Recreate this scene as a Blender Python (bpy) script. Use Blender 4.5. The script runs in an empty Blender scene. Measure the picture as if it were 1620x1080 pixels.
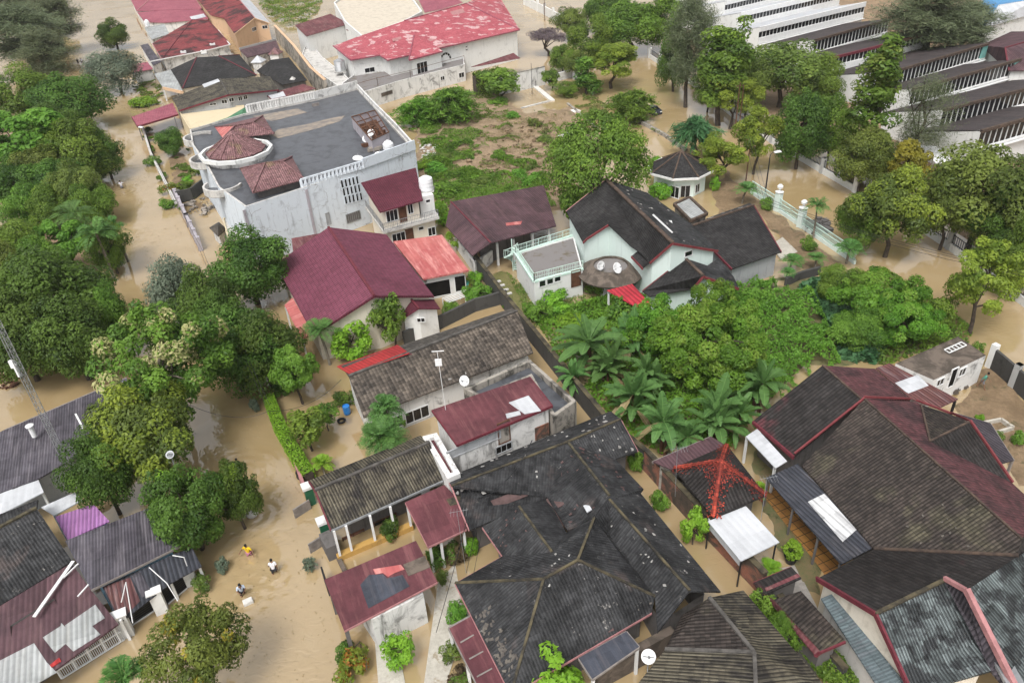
import bpy, bmesh, math, random
import numpy as np
from mathutils import Vector, Matrix, noise as mnoise
S = bpy.context.scene
COL = S.collection
R = math.radians
# ---------------------------------------------------------------- camera, sky, sun, exposure
CAM_H, FPX, PITCH, ROLL = 41.0, 1200.0, R(32.86), R(3.547)
_R0 = Vector((1, 0, 0)); _U0 = Vector((0, math.sin(PITCH), math.cos(PITCH))); CF = Vector((0, math.cos(PITCH), -math.sin(PITCH)))
CR = _R0 * math.cos(ROLL) - _U0 * math.sin(ROLL); CU = _R0 * math.sin(ROLL) + _U0 * math.cos(ROLL)
CP = Vector((0, 0, CAM_H))
cd = bpy.data.cameras.new('camera'); cam = bpy.data.objects.new('camera', cd); COL.objects.link(cam)
cd.sensor_width = 36.0; cd.lens = 36.0 * FPX / 1620.0; cd.clip_start = 0.5; cd.clip_end = 3000.0
cam.matrix_world = Matrix(((CR.x, CU.x, -CF.x, CP.x), (CR.y, CU.y, -CF.y, CP.y), (CR.z, CU.z, -CF.z, CP.z), (0, 0, 0, 1)))
S.camera = cam
SUN_EL, SUN_AZ = R(58), R(200)
w = bpy.data.worlds.new('World'); S.world = w; w.use_nodes = True
wt = w.node_tree; bg = wt.nodes['Background']
sky = wt.nodes.new('ShaderNodeTexSky'); sky.sky_type = 'NISHITA'; sky.sun_disc = False
sky.sun_elevation = SUN_EL; sky.sun_rotation = SUN_AZ; sky.air_density = 1.0; sky.dust_density = 5.0; sky.ozone_density = 1.0
hs = wt.nodes.new('ShaderNodeHueSaturation'); hs.inputs['Saturation'].default_value = 0.12
wt.links.new(sky.outputs[0], hs.inputs['Color']); wt.links.new(hs.outputs[0], bg.inputs['Color'])
bg.inputs['Strength'].default_value = 0.145
sl = bpy.data.lights.new('sun', 'SUN'); sl.energy = 1.3; sl.angle = R(18); sl.color = (1.0, 0.98, 0.945)
so = bpy.data.objects.new('sun', sl); COL.objects.link(so)
so.rotation_euler = Vector((math.sin(SUN_AZ) * math.cos(SUN_EL), math.cos(SUN_AZ) * math.cos(SUN_EL), math.sin(SUN_EL))).to_track_quat('Z', 'Y').to_euler()
S.view_settings.view_transform = 'Standard'; S.view_settings.look = 'None'
S.view_settings.exposure = 0.50; S.view_settings.gamma = 1.0
try:
    S.cycles.max_bounces = 6; S.cycles.diffuse_bounces = 2; S.cycles.transparent_max_bounces = 4
except Exception: pass

# ---------------------------------------------------------------- survey: photo sight lines to ground points
def ray(px, py):
    return (CR * ((px - 810) / FPX) + CU * ((540 - py) / FPX) + CF).normalized()
def G(px, py, z=0.0):
    d = ray(px, py); return CP + d * ((z - CAM_H) / d.z)
def onplane(px, py, p0, n):
    d = ray(px, py); return CP + d * ((p0 - CP).dot(n) / d.dot(n))
def mpp(p): return (p - CP).dot(CF) / FPX

# ---------------------------------------------------------------- mesh helpers
LOC = {}
class MB:
    def __init__(s): s.v = []; s.f = []; s.uv = []; s.m = []
    def face(s, pts, mi=0, uv=None):
        b = len(s.v); s.v += [tuple(p) for p in pts]; s.f.append(tuple(range(b, b + len(pts)))); s.m.append(mi)
        s.uv.append(uv if uv else autouv(pts)); return s
    def box(s, c, sx, sy, sz, rz=0, mi=0):
        cx, cy, cz = c; co, si = math.cos(rz), math.sin(rz)
        P = [Vector((cx + co * x * sx / 2 - si * y * sy / 2, cy + si * x * sx / 2 + co * y * sy / 2, cz + z * sz / 2)) for z in (-1, 1) for x, y in ((-1, -1), (1, -1), (1, 1), (-1, 1))]
        for q in ((3, 2, 1, 0), (4, 5, 6, 7), (0, 1, 5, 4), (1, 2, 6, 5), (2, 3, 7, 6), (3, 0, 4, 7)): s.face([P[i] for i in q], mi)
        return s
    def bar(s, p, q, w, h=None, mi=0, up=Vector((0, 0, 1))):
        p = Vector(p); q = Vector(q); h = h or w; d = (q - p)
        if d.length < 1e-5: return s
        d.normalize()
        if abs(d.dot(up)) > .95: up = Vector((1, 0, 0))
        a = d.cross(up).normalized(); b = a.cross(d).normalized(); a = a * w / 2; b = b * h / 2
        P = [x + u + v for x in (p, q) for u, v in ((-a, -b), (a, -b), (a, b), (-a, b))]
        for qd in ((0, 1, 2, 3), (7, 6, 5, 4), (1, 0, 4, 5), (2, 1, 5, 6), (3, 2, 6, 7), (0, 3, 7, 4)): s.face([P[i] for i in qd], mi)
        return s
    def tube(s, pts, rad, n=6, mi=0, cap=True):
        pts = [Vector(p) for p in pts]; k = len(pts)
        if not hasattr(rad, '__len__'): rad = [rad] * k
        b = len(s.v); ref = Vector((0.3, 1, 0.1)).normalized()
        for i in range(k):
            d = (pts[min(i + 1, k - 1)] - pts[max(i - 1, 0)]).normalized()
            u = d.cross(ref); u = u.normalized() if u.length > .01 else d.cross(Vector((1, 0, 0))).normalized(); vv = d.cross(u)
            for j in range(n):
                a = 2 * math.pi * j / n; s.v.append(tuple(pts[i] + (u * math.cos(a) + vv * math.sin(a)) * rad[i]))
        for i in range(k - 1):
            for j in range(n):
                s.f.append((b + i * n + j, b + i * n + (j + 1) % n, b + (i + 1) * n + (j + 1) % n, b + (i + 1) * n + j)); s.m.append(mi)
                s.uv.append([(j / n, i), ((j + 1) / n, i), ((j + 1) / n, i + 1), (j / n, i + 1)])
        if cap:
            for i, o in ((0, 1), (k - 1, -1)):
                s.f.append(tuple(b + i * n + j for j in range(n))[::o]); s.m.append(mi); s.uv.append([(0, 0)] * n)
        return s
    def lathe(s, c, prof, n=16, mi=0, ang=2 * math.pi):
        c = Vector(c); b = len(s.v)
        for r, z in prof:
            for j in range(n): a = 2 * math.pi * j / n; s.v.append((c.x + r * math.cos(a), c.y + r * math.sin(a), c.z + z))
        for i in range(len(prof) - 1):
            for j in range(n):
                s.f.append((b + i * n + j, b + i * n + (j + 1) % n, b + (i + 1) * n + (j + 1) % n, b + (i + 1) * n + j)); s.m.append(mi)
                s.uv.append([(j / n, i), ((j + 1) / n, i), ((j + 1) / n, i + 1), (j / n, i + 1)])
        return s
    def prism(s, ring, z0, z1, mi=0, mtop=None):
        ring = [Vector(p) for p in ring]
        if area(ring) < 0: ring = ring[::-1]
        n = len(ring); lo = [Vector((p.x, p.y, z0)) for p in ring]; hi = [Vector((p.x, p.y, z1)) for p in ring]
        for i in range(n): j = (i + 1) % n; s.face([lo[i], lo[j], hi[j], hi[i]], mi)
        s.face(hi, mi if mtop is None else mtop); s.face(lo[::-1], mi); return s
    def build(s, name, mats, parent=None, loc=None, smooth=False):
        if not isinstance(mats, (list, tuple)): mats = [mats]
        o0 = LOC[parent.name] if parent is not None else Vector(loc if loc is not None else (0, 0, 0))
        me = bpy.data.meshes.new(name)
        me.from_pydata([(x - o0.x, y - o0.y, z - o0.z) for x, y, z in s.v], [], s.f)
        for m in mats: me.materials.append(M(m) if isinstance(m, str) else m)
        me.polygons.foreach_set('material_index', s.m)
        if smooth: me.polygons.foreach_set('use_smooth', [True] * len(s.f))
        ul = me.uv_layers.new(name='UVMap'); ul.data.foreach_set('uv', [c for fu in s.uv for q in fu for c in q])
        me.update()
        o = bpy.data.objects.new(name, me); COL.objects.link(o)
        if parent is not None: o.parent = parent
        else: o.location = o0
        LOC[o.name] = o0.copy(); return o
def area(r): return sum(r[i].x * r[(i + 1) % len(r)].y - r[(i + 1) % len(r)].x * r[i].y for i in range(len(r))) / 2
def newell(p):
    n = Vector((0, 0, 0))
    for i in range(len(p)):
        a, b = p[i], p[(i + 1) % len(p)]; n += Vector(((a.y - b.y) * (a.z + b.z), (a.z - b.z) * (a.x + b.x), (a.x - b.x) * (a.y + b.y)))
    return n.normalized() if n.length > 1e-9 else Vector((0, 0, 1))
def uvaxes(n):
    if abs(n.z) > .985: return UVFLAT
    u = Vector((0, 0, 1)).cross(n).normalized(); return u, n.cross(u)
UVFLAT = (Vector((0.93, 0.37, 0)), Vector((-0.37, 0.93, 0)))
def autouv(p, n=None):
    p = [Vector(q) for q in p]; n = n or newell(p); u, v = uvaxes(n); return [(q.dot(u), q.dot(v)) for q in p]
def thing(name, label, cat, loc, group=None):
    o = bpy.data.objects.new(name, None); COL.objects.link(o); o.empty_display_size = .3
    o.location = loc; LOC[o.name] = Vector(loc); return tag(o, label, cat, group)
def tag(o, label, cat, group=None, kind=None):
    o['label'] = label
    if cat: o['category'] = cat
    if group: o['group'] = group
    if kind: o['kind'] = kind
    return o

# ---------------------------------------------------------------- materials
class NT:
    def __init__(s, name):
        s.m = bpy.data.materials.new(name); s.m.use_nodes = True; s.t = s.m.node_tree; s.b = s.t.nodes['Principled BSDF']
        s.b.inputs['Specular IOR Level'].default_value = .3
    def n(s, t): return s.t.nodes.new('ShaderNode' + t)
    def link(s, a, b): s.t.links.new(a, b)
    def put(s, sock, v):
        if isinstance(v, bpy.types.NodeSocket): s.link(v, sock)
        elif isinstance(v, (tuple, list)) and len(v) == 3 and sock.type == 'RGBA': sock.default_value = (*v, 1)
        else: sock.default_value = v
    def math(s, op, a, b=0.0, c=0.0):
        x = s.n('Math'); x.operation = op; s.put(x.inputs[0], a); s.put(x.inputs[1], b); s.put(x.inputs[2], c); return x.outputs[0]
    def mix(s, f, a, b, bt='MIX'):
        x = s.n('Mix'); x.data_type = 'RGBA'; x.blend_type = bt; s.put(x.inputs[0], f); s.put(x.inputs[6], a); s.put(x.inputs[7], b); return x.outputs[2]
    def noise(s, vec, scale, det=3, rough=.6, dist=0):
        x = s.n('TexNoise'); x.inputs['Scale'].default_value = scale; x.inputs['Detail'].default_value = det; x.inputs['Roughness'].default_value = rough; x.inputs['Distortion'].default_value = dist
        if vec is not None: s.link(vec, x.inputs['Vector'])
        return x.outputs[0]
    def step(s, v, lo, hi):
        x = s.n('MapRange'); x.interpolation_type = 'SMOOTHSTEP'; s.put(x.inputs[0], v); x.inputs[1].default_value = lo; x.inputs[2].default_value = hi; return x.outputs[0]
    def pos(s): return s.n('NewGeometry').outputs['Position']
    def uv(s):
        x = s.n('UVMap'); x.uv_map = 'UVMap'; sp = s.n('SeparateXYZ'); s.link(x.outputs[0], sp.inputs[0]); return sp.outputs[0], sp.outputs[1]
    def vec(s, x, y, z=0.0):
        c = s.n('CombineXYZ'); s.put(c.inputs[0], x); s.put(c.inputs[1], y); s.put(c.inputs[2], z); return c.outputs[0]
    def white(s, v):
        x = s.n('TexWhiteNoise'); x.noise_dimensions = '3D'; s.link(v, x.inputs['Vector']); return x.outputs[0]
    def scale(s, v, k):
        x = s.n('VectorMath'); x.operation = 'MULTIPLY'; s.link(v, x.inputs[0]); x.inputs[1].default_value = k; return x.outputs[0]
    def bump(s, h, st, dist=.05):
        x = s.n('Bump'); s.link(h, x.inputs['Height']); x.inputs['Strength'].default_value = st; x.inputs['Distance'].default_value = dist; s.link(x.outputs[0], s.b.inputs['Normal'])
    def done(s, col, rough=.8, spec=.3):
        s.put(s.b.inputs['Base Color'], col); s.put(s.b.inputs['Roughness'], rough); s.b.inputs['Specular IOR Level'].default_value = spec; return s.m
MATS = {}
def M(k): return MATS[k]
def roofmat(name, a, b, rib=.3, course=.38, ribk=1.0, crsk=1.0, cell=.25, blot=(.35, .65), blots=.25, lich=None, streak=None, sheet=None, rough=.75, spec=.25, groove_shade=.55, second=None):
    """roof covering: ribs along the slope, courses across it, per-tile tone, blotches, lichen and run-off streaks"""
    t = NT(name); u, v = t.uv(); P = t.pos()
    ru = t.math('MULTIPLY', u, 1 / rib); cv = t.math('MULTIPLY', v, 1 / course)
    wv = t.math('MULTIPLY_ADD', t.math('SINE', t.math('MULTIPLY', ru, 6.2832)), .5, .5)
    saw = t.math('FRACT', cv)
    big = t.noise(P, blots, 4, .62, .4); mid = t.noise(P, 1.7, 4, .65)
    col = t.mix(t.step(t.math('MULTIPLY_ADD', mid, .35, t.math('MULTIPLY', big, .65)), *blot), a, b)
    if second:
        col = t.mix(t.math('MULTIPLY', t.step(t.noise(P, second[1], 3, .6, .3), second[2], second[3]), 1.0), col, second[0])
    cw = t.white(t.vec(t.math('FLOOR', ru), t.math('FLOOR', cv)))
    k = t.math('MULTIPLY_ADD', cw, 2 * cell, 1 - cell)
    if sheet:
        sw = t.white(t.vec(t.math('FLOOR', t.math('MULTIPLY', u, 1 / sheet[0])), t.math('FLOOR', t.math('MULTIPLY', v, 1 / sheet[1])), 7.0))
        k = t.math('MULTIPLY', k, t.math('MULTIPLY_ADD', sw, 2 * sheet[2], 1 - sheet[2]))
    col = t.mix(1.0, col, t.vec(k, k, k), 'MULTIPLY')
    if streak:
        sn = t.noise(t.vec(t.math('MULTIPLY', u, streak[2] if len(streak) > 2 else 3.0), t.math('MULTIPLY', v, .22), 1.3), 1.0, 4, .7)
        col = t.mix(t.math('MULTIPLY', t.step(sn, .48, .68), streak[1]), col, streak[0])
    if lich:
        ln = t.noise(P, lich[2] if len(lich) > 2 else 2.6, 5, .75); lm = t.math('MULTIPLY', t.step(ln, lich[3] if len(lich) > 3 else .6, (lich[3] if len(lich) > 3 else .6) + .07), lich[1])
        lm = t.math('MULTIPLY', lm, t.step(t.noise(P, .3, 2), .36, .62)); col = t.mix(lm, col, lich[0])
    gd = t.math('MULTIPLY', t.math('SUBTRACT', 1.0, t.step(wv, .0, .45)), groove_shade * ribk)
    gc = t.math('MULTIPLY', t.math('SUBTRACT', 1.0, t.step(saw, .0, .22)), groove_shade * crsk)
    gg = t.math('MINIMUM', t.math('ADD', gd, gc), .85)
    col = t.mix(gg, col, tuple(c * .3 for c in b))  # shade of rib grooves and course steps painted in as a darker colour
    h = t.math('ADD', t.math('MULTIPLY', wv, ribk), t.math('MULTIPLY', saw, -.7 * crsk))
    h = t.math('ADD', h, t.math('MULTIPLY', t.noise(P, 9, 3), .5))
    t.bump(h, .8, .06)
    MATS[name] = t.done(col, t.math('MULTIPLY_ADD', mid, .3, rough - .15), spec)
def wallmat(name, a, stain=(.12, .11, .1), amt=.5, streak=.5, thr=.52, brick=None, rough=.85, cracks=False):
    t = NT(name); P = t.pos(); n1 = t.noise(P, .7, 5, .68, .6)
    n2 = t.noise(t.scale(P, (2.2, 2.2, .22)), 1.0, 4, .7)
    col = t.mix(t.math('MULTIPLY', t.noise(P, 3.1, 3), .25), a, tuple(c * .72 for c in a))
    col = t.mix(t.math('MULTIPLY', t.step(n1, thr, thr + .2), amt), col, stain)
    col = t.mix(t.math('MULTIPLY', t.step(n2, .54, .74), streak), col, stain)
    if cracks:
        vo = t.n('TexVoronoi'); vo.feature = 'DISTANCE_TO_EDGE'; vo.inputs['Scale'].default_value = .42; dv = t.n('VectorMath'); dv.operation = 'ADD'; t.link(P, dv.inputs[0]); nz = t.n('TexNoise'); nz.inputs['Scale'].default_value = 1.2; t.link(P, nz.inputs['Vector']); t.link(nz.outputs['Color'], dv.inputs[1]); t.link(dv.outputs[0], vo.inputs['Vector'])
        col = t.mix(t.math('MULTIPLY', t.math('SUBTRACT', 1.0, t.step(vo.outputs[0], .0, .022)), t.step(t.noise(P, .5, 2), .5, .62)), col, (.30, .30, .31))
    if brick:
        u, v = t.uv(); bt = t.n('TexBrick'); t.link(t.vec(u, v), bt.inputs[0]); bt.inputs['Scale'].default_value = 4.0
        t.put(bt.inputs[1], brick[0]); t.put(bt.inputs[2], brick[1]); t.put(bt.inputs[3], (.2, .18, .16)); col = t.mix(t.step(n1, .40, .55), bt.outputs[0], col)
    t.bump(t.noise(P, 14, 4, .7), .35, .03)
    MATS[name] = t.done(col, rough, .2)
def flatmat(name, a, var=.25, rough=.6, spec=.3, sc=2.0, b=None, metal=0):
    t = NT(name); P = t.pos(); n = t.noise(P, sc, 4, .65)
    MATS[name] = t.done(t.mix(t.step(n, .3, .72), a, b if b else tuple(c * (1 - var) for c in a)), rough, spec); t.b.inputs['Metallic'].default_value = metal
def groundmat(name, a, b, c=None, sc=.5, bumpk=.6, rough=.85, fine=5.0, thr=.55):
    t = NT(name); P = t.pos(); n = t.noise(P, sc, 6, .68, .5); m = t.noise(P, fine, 4, .7)
    col = t.mix(t.step(t.math('MULTIPLY_ADD', m, .4, t.math('MULTIPLY', n, .6)), .38, .62), a, b)
    if c: col = t.mix(t.step(t.noise(P, sc * 1.7, 5, .7, .8), thr, thr + .12), col, c)
    t.bump(t.math('ADD', m, t.noise(P, fine * 4, 3)), bumpk, .05); MATS[name] = t.done(col, rough, .25)
def leafmat(name, a, b, trans=.36, jit=.25, hue=.03, rough=.5):
    t = NT(name); at = t.n('Attribute'); at.attribute_name = 'rnd'; oi = t.n('ObjectInfo')
    col = t.mix(at.outputs['Fac'], a, b)
    h = t.n('HueSaturation'); t.link(col, h.inputs['Color'])
    t.put(h.inputs['Hue'], t.math('MULTIPLY_ADD', oi.outputs['Random'], hue, .5 - hue / 2)); t.put(h.inputs['Value'], t.math('MULTIPLY_ADD', oi.outputs['Random'], jit, 1 - jit / 2))
    t.done(h.outputs[0], rough, .25)
    tr = t.n('BsdfTranslucent'); t.link(h.outputs[0], tr.inputs[0]); ms = t.n('MixShader'); ms.inputs[0].default_value = trans
    t.link(t.b.outputs[0], ms.inputs[1]); t.link(tr.outputs[0], ms.inputs[2]); t.link(ms.outputs[0], t.t.nodes['Material Output'].inputs[0]); MATS[name] = t.m

BLK = (.018, .018, .020)
roofmat('black_tile', (.046, .046, .048), (.016, .016, .017), .20, .30, .5, .5, .3, blot=(.38, .62), blots=.5, second=((.074, .060, .057), .42, .60, .74), lich=((.30, .28, .26), .75, 2.2, .62), groove_shade=.5)
roofmat('black_tile_plain', (.038, .036, .036), (.015, .014, .014), .30, .36, .5, .8, .25, lich=((.22, .21, .2), .4, 2.0, .68), groove_shade=.5)
roofmat('black_tile_rust', (.034, .030, .029), (.017, .014, .013), .28, .34, .8, .9, .35, second=((.11, .033, .04), .22, .56, .72), lich=((.30, .27, .25), .45, 3.0, .66), groove_shade=.5)
roofmat('brown_tile', (.060, .047, .040), (.026, .021, .019), .22, .28, .9, .9, .4, second=((.085, .075, .05), .3, .55, .7), groove_shade=.6)
roofmat('rust_tile', (.125, .045, .050), (.045, .026, .028), .28, .34, .7, 1.0, .35, groove_shade=.55)
roofmat('teal_tile', (.125, .146, .147), (.034, .037, .039), .19, .9, 1.0, .25, .35, blot=(.44, .56), blots=.9, sheet=(1.04, .9, .5), groove_shade=.75)
roofmat('grey_tile', (.135, .110, .088), (.050, .042, .036), .34, .34, .7, 1.0, .45, blots=.4, lich=((.26, .24, .2), .3), groove_shade=.6)
roofmat('grey_tile_dim', (.10, .088, .075), (.05, .045, .04), .30, .38, .4, .5, .3, blots=.4, groove_shade=.4)
roofmat('dark_corrugated', (.120, .104, .074), (.032, .028, .025), .21, .8, 1.0, .25, .3, blot=(.42, .6), blots=.55, streak=((.20, .18, .13), .55, 4.0), groove_shade=.85)
roofmat('burgundy_tile', (.205, .058, .092), (.145, .038, .062), .34, .42, 1.0, .5, .14, blots=.15, groove_shade=.8)
roofmat('burgundy_dark', (.135, .028, .046), (.09, .018, .03), .26, .36, 1.0, .7, .15, groove_shade=.55)
roofmat('coral_sheet', (.46, .15, .135), (.37, .09, .09), .5, 3.0, .35, .1, .06, streak=((.62, .30, .27), .7, 1.6), groove_shade=.3)
roofmat('maroon_sheet', (.135, .044, .052), (.085, .029, .035), .5, 2.4, .25, .15, .06, sheet=(1.0, 2.4, .18), streak=((.24, .10, .10), .45, 2.0), groove_shade=.3)
roofmat('maroon_dull', (.100, .054, .062), (.062, .036, .042), .3, 2.4, .6, .2, .1, sheet=(.9, 2.4, .2), streak=((.19, .11, .11), .35, 2.0), groove_shade=.4)
roofmat('maroon_rust', (.16, .050, .056), (.10, .035, .04), .3, 2.0, .5, .15, .1, sheet=(1.0, 2.0, .15), streak=((.26, .15, .14), .5, 1.4), lich=((.28, .2, .17), .5, 1.2, .56), groove_shade=.35)
roofmat('red_sheet', (.40, .035, .035), (.30, .028, .03), .35, 3.0, .7, .1, .08, groove_shade=.4)
roofmat('red_corrugated', (.44, .035, .05), (.33, .028, .04), .42, 3.0, 1.0, .1, .08, groove_shade=.6)
roofmat('pinkred_tile', (.43, .105, .125), (.34, .07, .09), .34, .40, .3, 1.0, .15, groove_shade=.5, second=((.56, .36, .36), .45, .57, .60))
roofmat('pink_tile', (.34, .105, .135), (.26, .07, .10), .3, .4, .6, .8, .12, groove_shade=.4)
roofmat('red_stained', (.26, .055, .058), (.17, .035, .04), .3, .38, .7, .8, .2, second=((.045, .024, .024), .22, .46, .62), groove_shade=.5)
roofmat('mauve_tile', (.27, .15, .15), (.17, .085, .09), .26, .34, 1.0, .8, .35, blots=.5, second=((.22, .15, .10), .5, .58, .72), groove_shade=.65)
roofmat('slate_corrugated', (.070, .060, .070), (.040, .034, .040), .24, 3.0, 1.0, .1, .12, sheet=(.9, 3.0, .15), groove_shade=.6)
roofmat('slate_sheet', (.100, .092, .108), (.050, .044, .054), .2, 2.4, .7, .12, .12, sheet=(.9, 2.4, .2), streak=((.2, .18, .2), .45, 2.2), groove_shade=.5)
roofmat('rusty_corrugated', (.16, .065, .055), (.10, .045, .05), .28, 3.0, 1.0, .1, .2, streak=((.34, .28, .28), .6, 3.0), groove_shade=.6)
roofmat('navy_corrugated', (.055, .058, .072), (.032, .034, .042), .28, 3.0, 1.0, .1, .15, streak=((.15, .14, .15), .35, 2.0), groove_shade=.6)
roofmat('purple_corrugated', (.42, .20, .44), (.33, .15, .36), .26, 3.0, 1.0, .1, .12, streak=((.25, .12, .2), .4), groove_shade=.5)
roofmat('white_sheet', (.52, .53, .55), (.44, .45, .47), .5, 2.4, .3, .1, .05, sheet=(1.0, 2.4, .08), groove_shade=.15, rough=.6)
roofmat('pale_corrugated', (.40, .41, .41), (.29, .30, .295), .3, 1.8, .8, .3, .1, sheet=(1.0, 1.8, .12), streak=((.30, .29, .26), .4), groove_shade=.35)
roofmat('chalk_corrugated', (.66, .66, .66), (.52, .52, .53), .5, 1.2, 1.0, .3, .2, streak=((.2, .2, .2), .55, 5.0), groove_shade=.45)
roofmat('slate_blue', (.060, .066, .085), (.036, .040, .052), .5, 2.0, .2, .1, .06, sheet=(1.0, 1.0, .2), streak=((.12, .11, .12), .4), groove_shade=.2)
roofmat('teal_sheet', (.105, .135, .145), (.07, .088, .096), .2, .5, .4, .6, .2, streak=((.16, .15, .17), .4, 2.5), groove_shade=.4)
roofmat('school_roof', (.062, .050, .050), (.038, .032, .033), .5, 4.0, .3, .1, .08, streak=((.10, .075, .07), .5, 1.5), groove_shade=.3)
roofmat('red_moss_tile', (.40, .060, .034), (.17, .030, .024), .24, .30, .9, 1.0, .4, groove_shade=.6)
roofmat('green_sheet', (.10, .24, .13), (.06, .16, .09), .3, 2.0, .6, .2, .1, groove_shade=.4)
roofmat('blue_sheet', (.10, .30, .55), (.08, .22, .42), .4, 3.0, .6, .1, .06, groove_shade=.3)
wallmat('white_wall', (.72, .72, .70), (.22, .21, .2), .35, .3)
wallmat('white_dirty', (.68, .67, .65), (.07, .065, .06), .7, .75, .5)
wallmat('blue_white_wall', (.64, .69, .74), (.26, .27, .29), .5, .6, .52, cracks=True)
wallmat('cream_wall', (.70, .64, .54), (.28, .23, .17), .35, .4)
wallmat('mint_wall', (.66, .76, .72), (.3, .34, .32), .3, .25, .58)
wallmat('yellow_wall', (.60, .51, .35), (.34, .26, .16), .3, .3)
wallmat('orange_wall', (.62, .42, .27), (.3, .2, .13), .4, .35)
wallmat('grey_wall', (.36, .37, .38), (.12, .12, .12), .5, .5)
wallmat('lavender_wall', (.40, .37, .40), (.12, .11, .11), .5, .5)
wallmat('old_wall', (.34, .31, .27), (.035, .034, .03), .85, .8, .44)
wallmat('black_wall', (.07, .068, .064), (.02, .02, .018), .6, .6)
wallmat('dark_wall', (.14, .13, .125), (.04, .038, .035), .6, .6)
wallmat('brick_wall', (.10, .075, .06), (.03, .028, .025), .5, .5, .5, brick=((.34, .12, .07), (.24, .085, .055)))
wallmat('orange_stone', (.50, .30, .09), (.2, .13, .06), .6, .4)
wallmat('concrete', (.40, .39, .37), (.09, .085, .08), .6, .4, .5)
wallmat('concrete_dark', (.095, .10, .112), (.035, .036, .04), .6, 0, .44, rough=.32)
wallmat('concrete_moss', (.150, .120, .098), (.05, .042, .034), .75, 0, .40)
wallmat('terrace_floor', (.20, .185, .18), (.10, .075, .035), .8, 0, .52)
wallmat('beige_floor', (.56, .50, .41), (.36, .31, .25), .6, .2, .46)
wallmat('pale_stone', (.55, .53, .50), (.16, .15, .14), .6, .5, .48)
flatmat('dark_glass', (.012, .013, .016), .4, .15, .5)
flatmat('dark_void', (.012, .011, .010), .4, .9, .1)
flatmat('white_paint', (.74, .74, .73), .12, .5)
flatmat('mint_paint', (.58, .74, .66), .15, .5)
flatmat('teal_paint', (.22, .50, .46), .2, .5)
flatmat('sky_paint', (.28, .50, .68), .2, .6)
flatmat('green_paint', (.02, .12, .06), .3, .5)
flatmat('red_paint', (.20, .045, .05), .35, .6)
flatmat('maroon_paint', (.15, .028, .04), .35, .65)
flatmat('pink_paint', (.42, .20, .20), .3, .7)
flatmat('cap_dark', (.028, .025, .022), .4, .85, b=(.10, .085, .05), sc=3.0)
flatmat('cap_moss', (.115, .095, .055), .4, .9, b=(.022, .02, .018), sc=1.1)
flatmat('chips', (.40, .39, .37), .5, .9, sc=.7, b=(.16, .15, .14))
flatmat('lichen', (.15, .135, .115), .5, .9, sc=1.2, b=(.07, .06, .055))
flatmat('red_chips', (.12, .075, .072), .5, .9, sc=1.0)
flatmat('cap_brown', (.11, .075, .055), .4, .85, b=(.04, .03, .026))
flatmat('cap_grey', (.12, .11, .10), .4, .85, b=(.05, .046, .042))
flatmat('dry_patch', (.30, .25, .20), .4, .9, sc=.8, b=(.17, .155, .145))
flatmat('wood_brown', (.13, .06, .035), .5, .75)
flatmat('wood_grey', (.27, .24, .22), .4, .85)
flatmat('bark', (.085, .065, .05), .5, .95, b=(.035, .028, .022), sc=4)
flatmat('bark_pale', (.22, .19, .15), .5, .95, b=(.10, .085, .065), sc=4)
flatmat('black_metal', (.02, .02, .022), .3, .5)
flatmat('grey_metal', (.32, .33, .34), .3, .45, metal=.3)
flatmat('rust_metal', (.17, .075, .04), .5, .8, b=(.06, .035, .025))
flatmat('dish_white', (.78, .78, .78), .06, .45)
flatmat('tank_white', (.76, .77, .78), .1, .4)
flatmat('steel', (.62, .63, .64), .2, .25, metal=.7)
flatmat('car_paint', (.03, .034, .05), .2, .2, .6)
flatmat('blue_plastic', (.03, .20, .55), .2, .4)
flatmat('teal_plastic', (.03, .42, .42), .2, .4)
flatmat('rubble', (.34, .30, .26), .5, .9, sc=1.0)
flatmat('foam_white', (.70, .68, .64), .25, .9)
flatmat('skin', (.22, .115, .07), .15, .6)
flatmat('hair', (.010, .009, .009), .2, .5)
for k, c in dict(shirt_yellow=(.75, .50, .02), shirt_white=(.72, .70, .74), shirt_blue=(.52, .60, .72), shirt_black=(.015, .015, .018), shirt_green=(.10, .30, .22), shorts_dark=(.02, .02, .024), shorts_pink=(.42, .18, .24), shorts_grey=(.2, .2, .22)).items(): flatmat(k, c, .12, .8)
groundmat('mud', (.30, .21, .13), (.21, .145, .09), (.13, .10, .06), .25, .8, .8)
groundmat('soil_rubble', (.31, .225, .145), (.20, .145, .09), (.13, .13, .06), .3, 1.0, .9, 2.2, .56)
groundmat('yard_mud', (.25, .175, .105), (.16, .11, .065), (.10, .085, .045), .35, .7, .55, 3.0)
groundmat('wet_grass', (.13, .145, .045), (.20, .17, .075), (.07, .09, .025), .5, .8, .6)
groundmat('wet_yard_green', (.115, .125, .055), (.17, .13, .07), (.06, .07, .03), .5, .5, .35)
groundmat('pale_slab', (.52, .49, .43), (.38, .35, .30), (.3, .25, .18), .5, .4, .8)
groundmat('gravel_grey', (.40, .37, .34), (.27, .25, .23), None, .6, .9)
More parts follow.
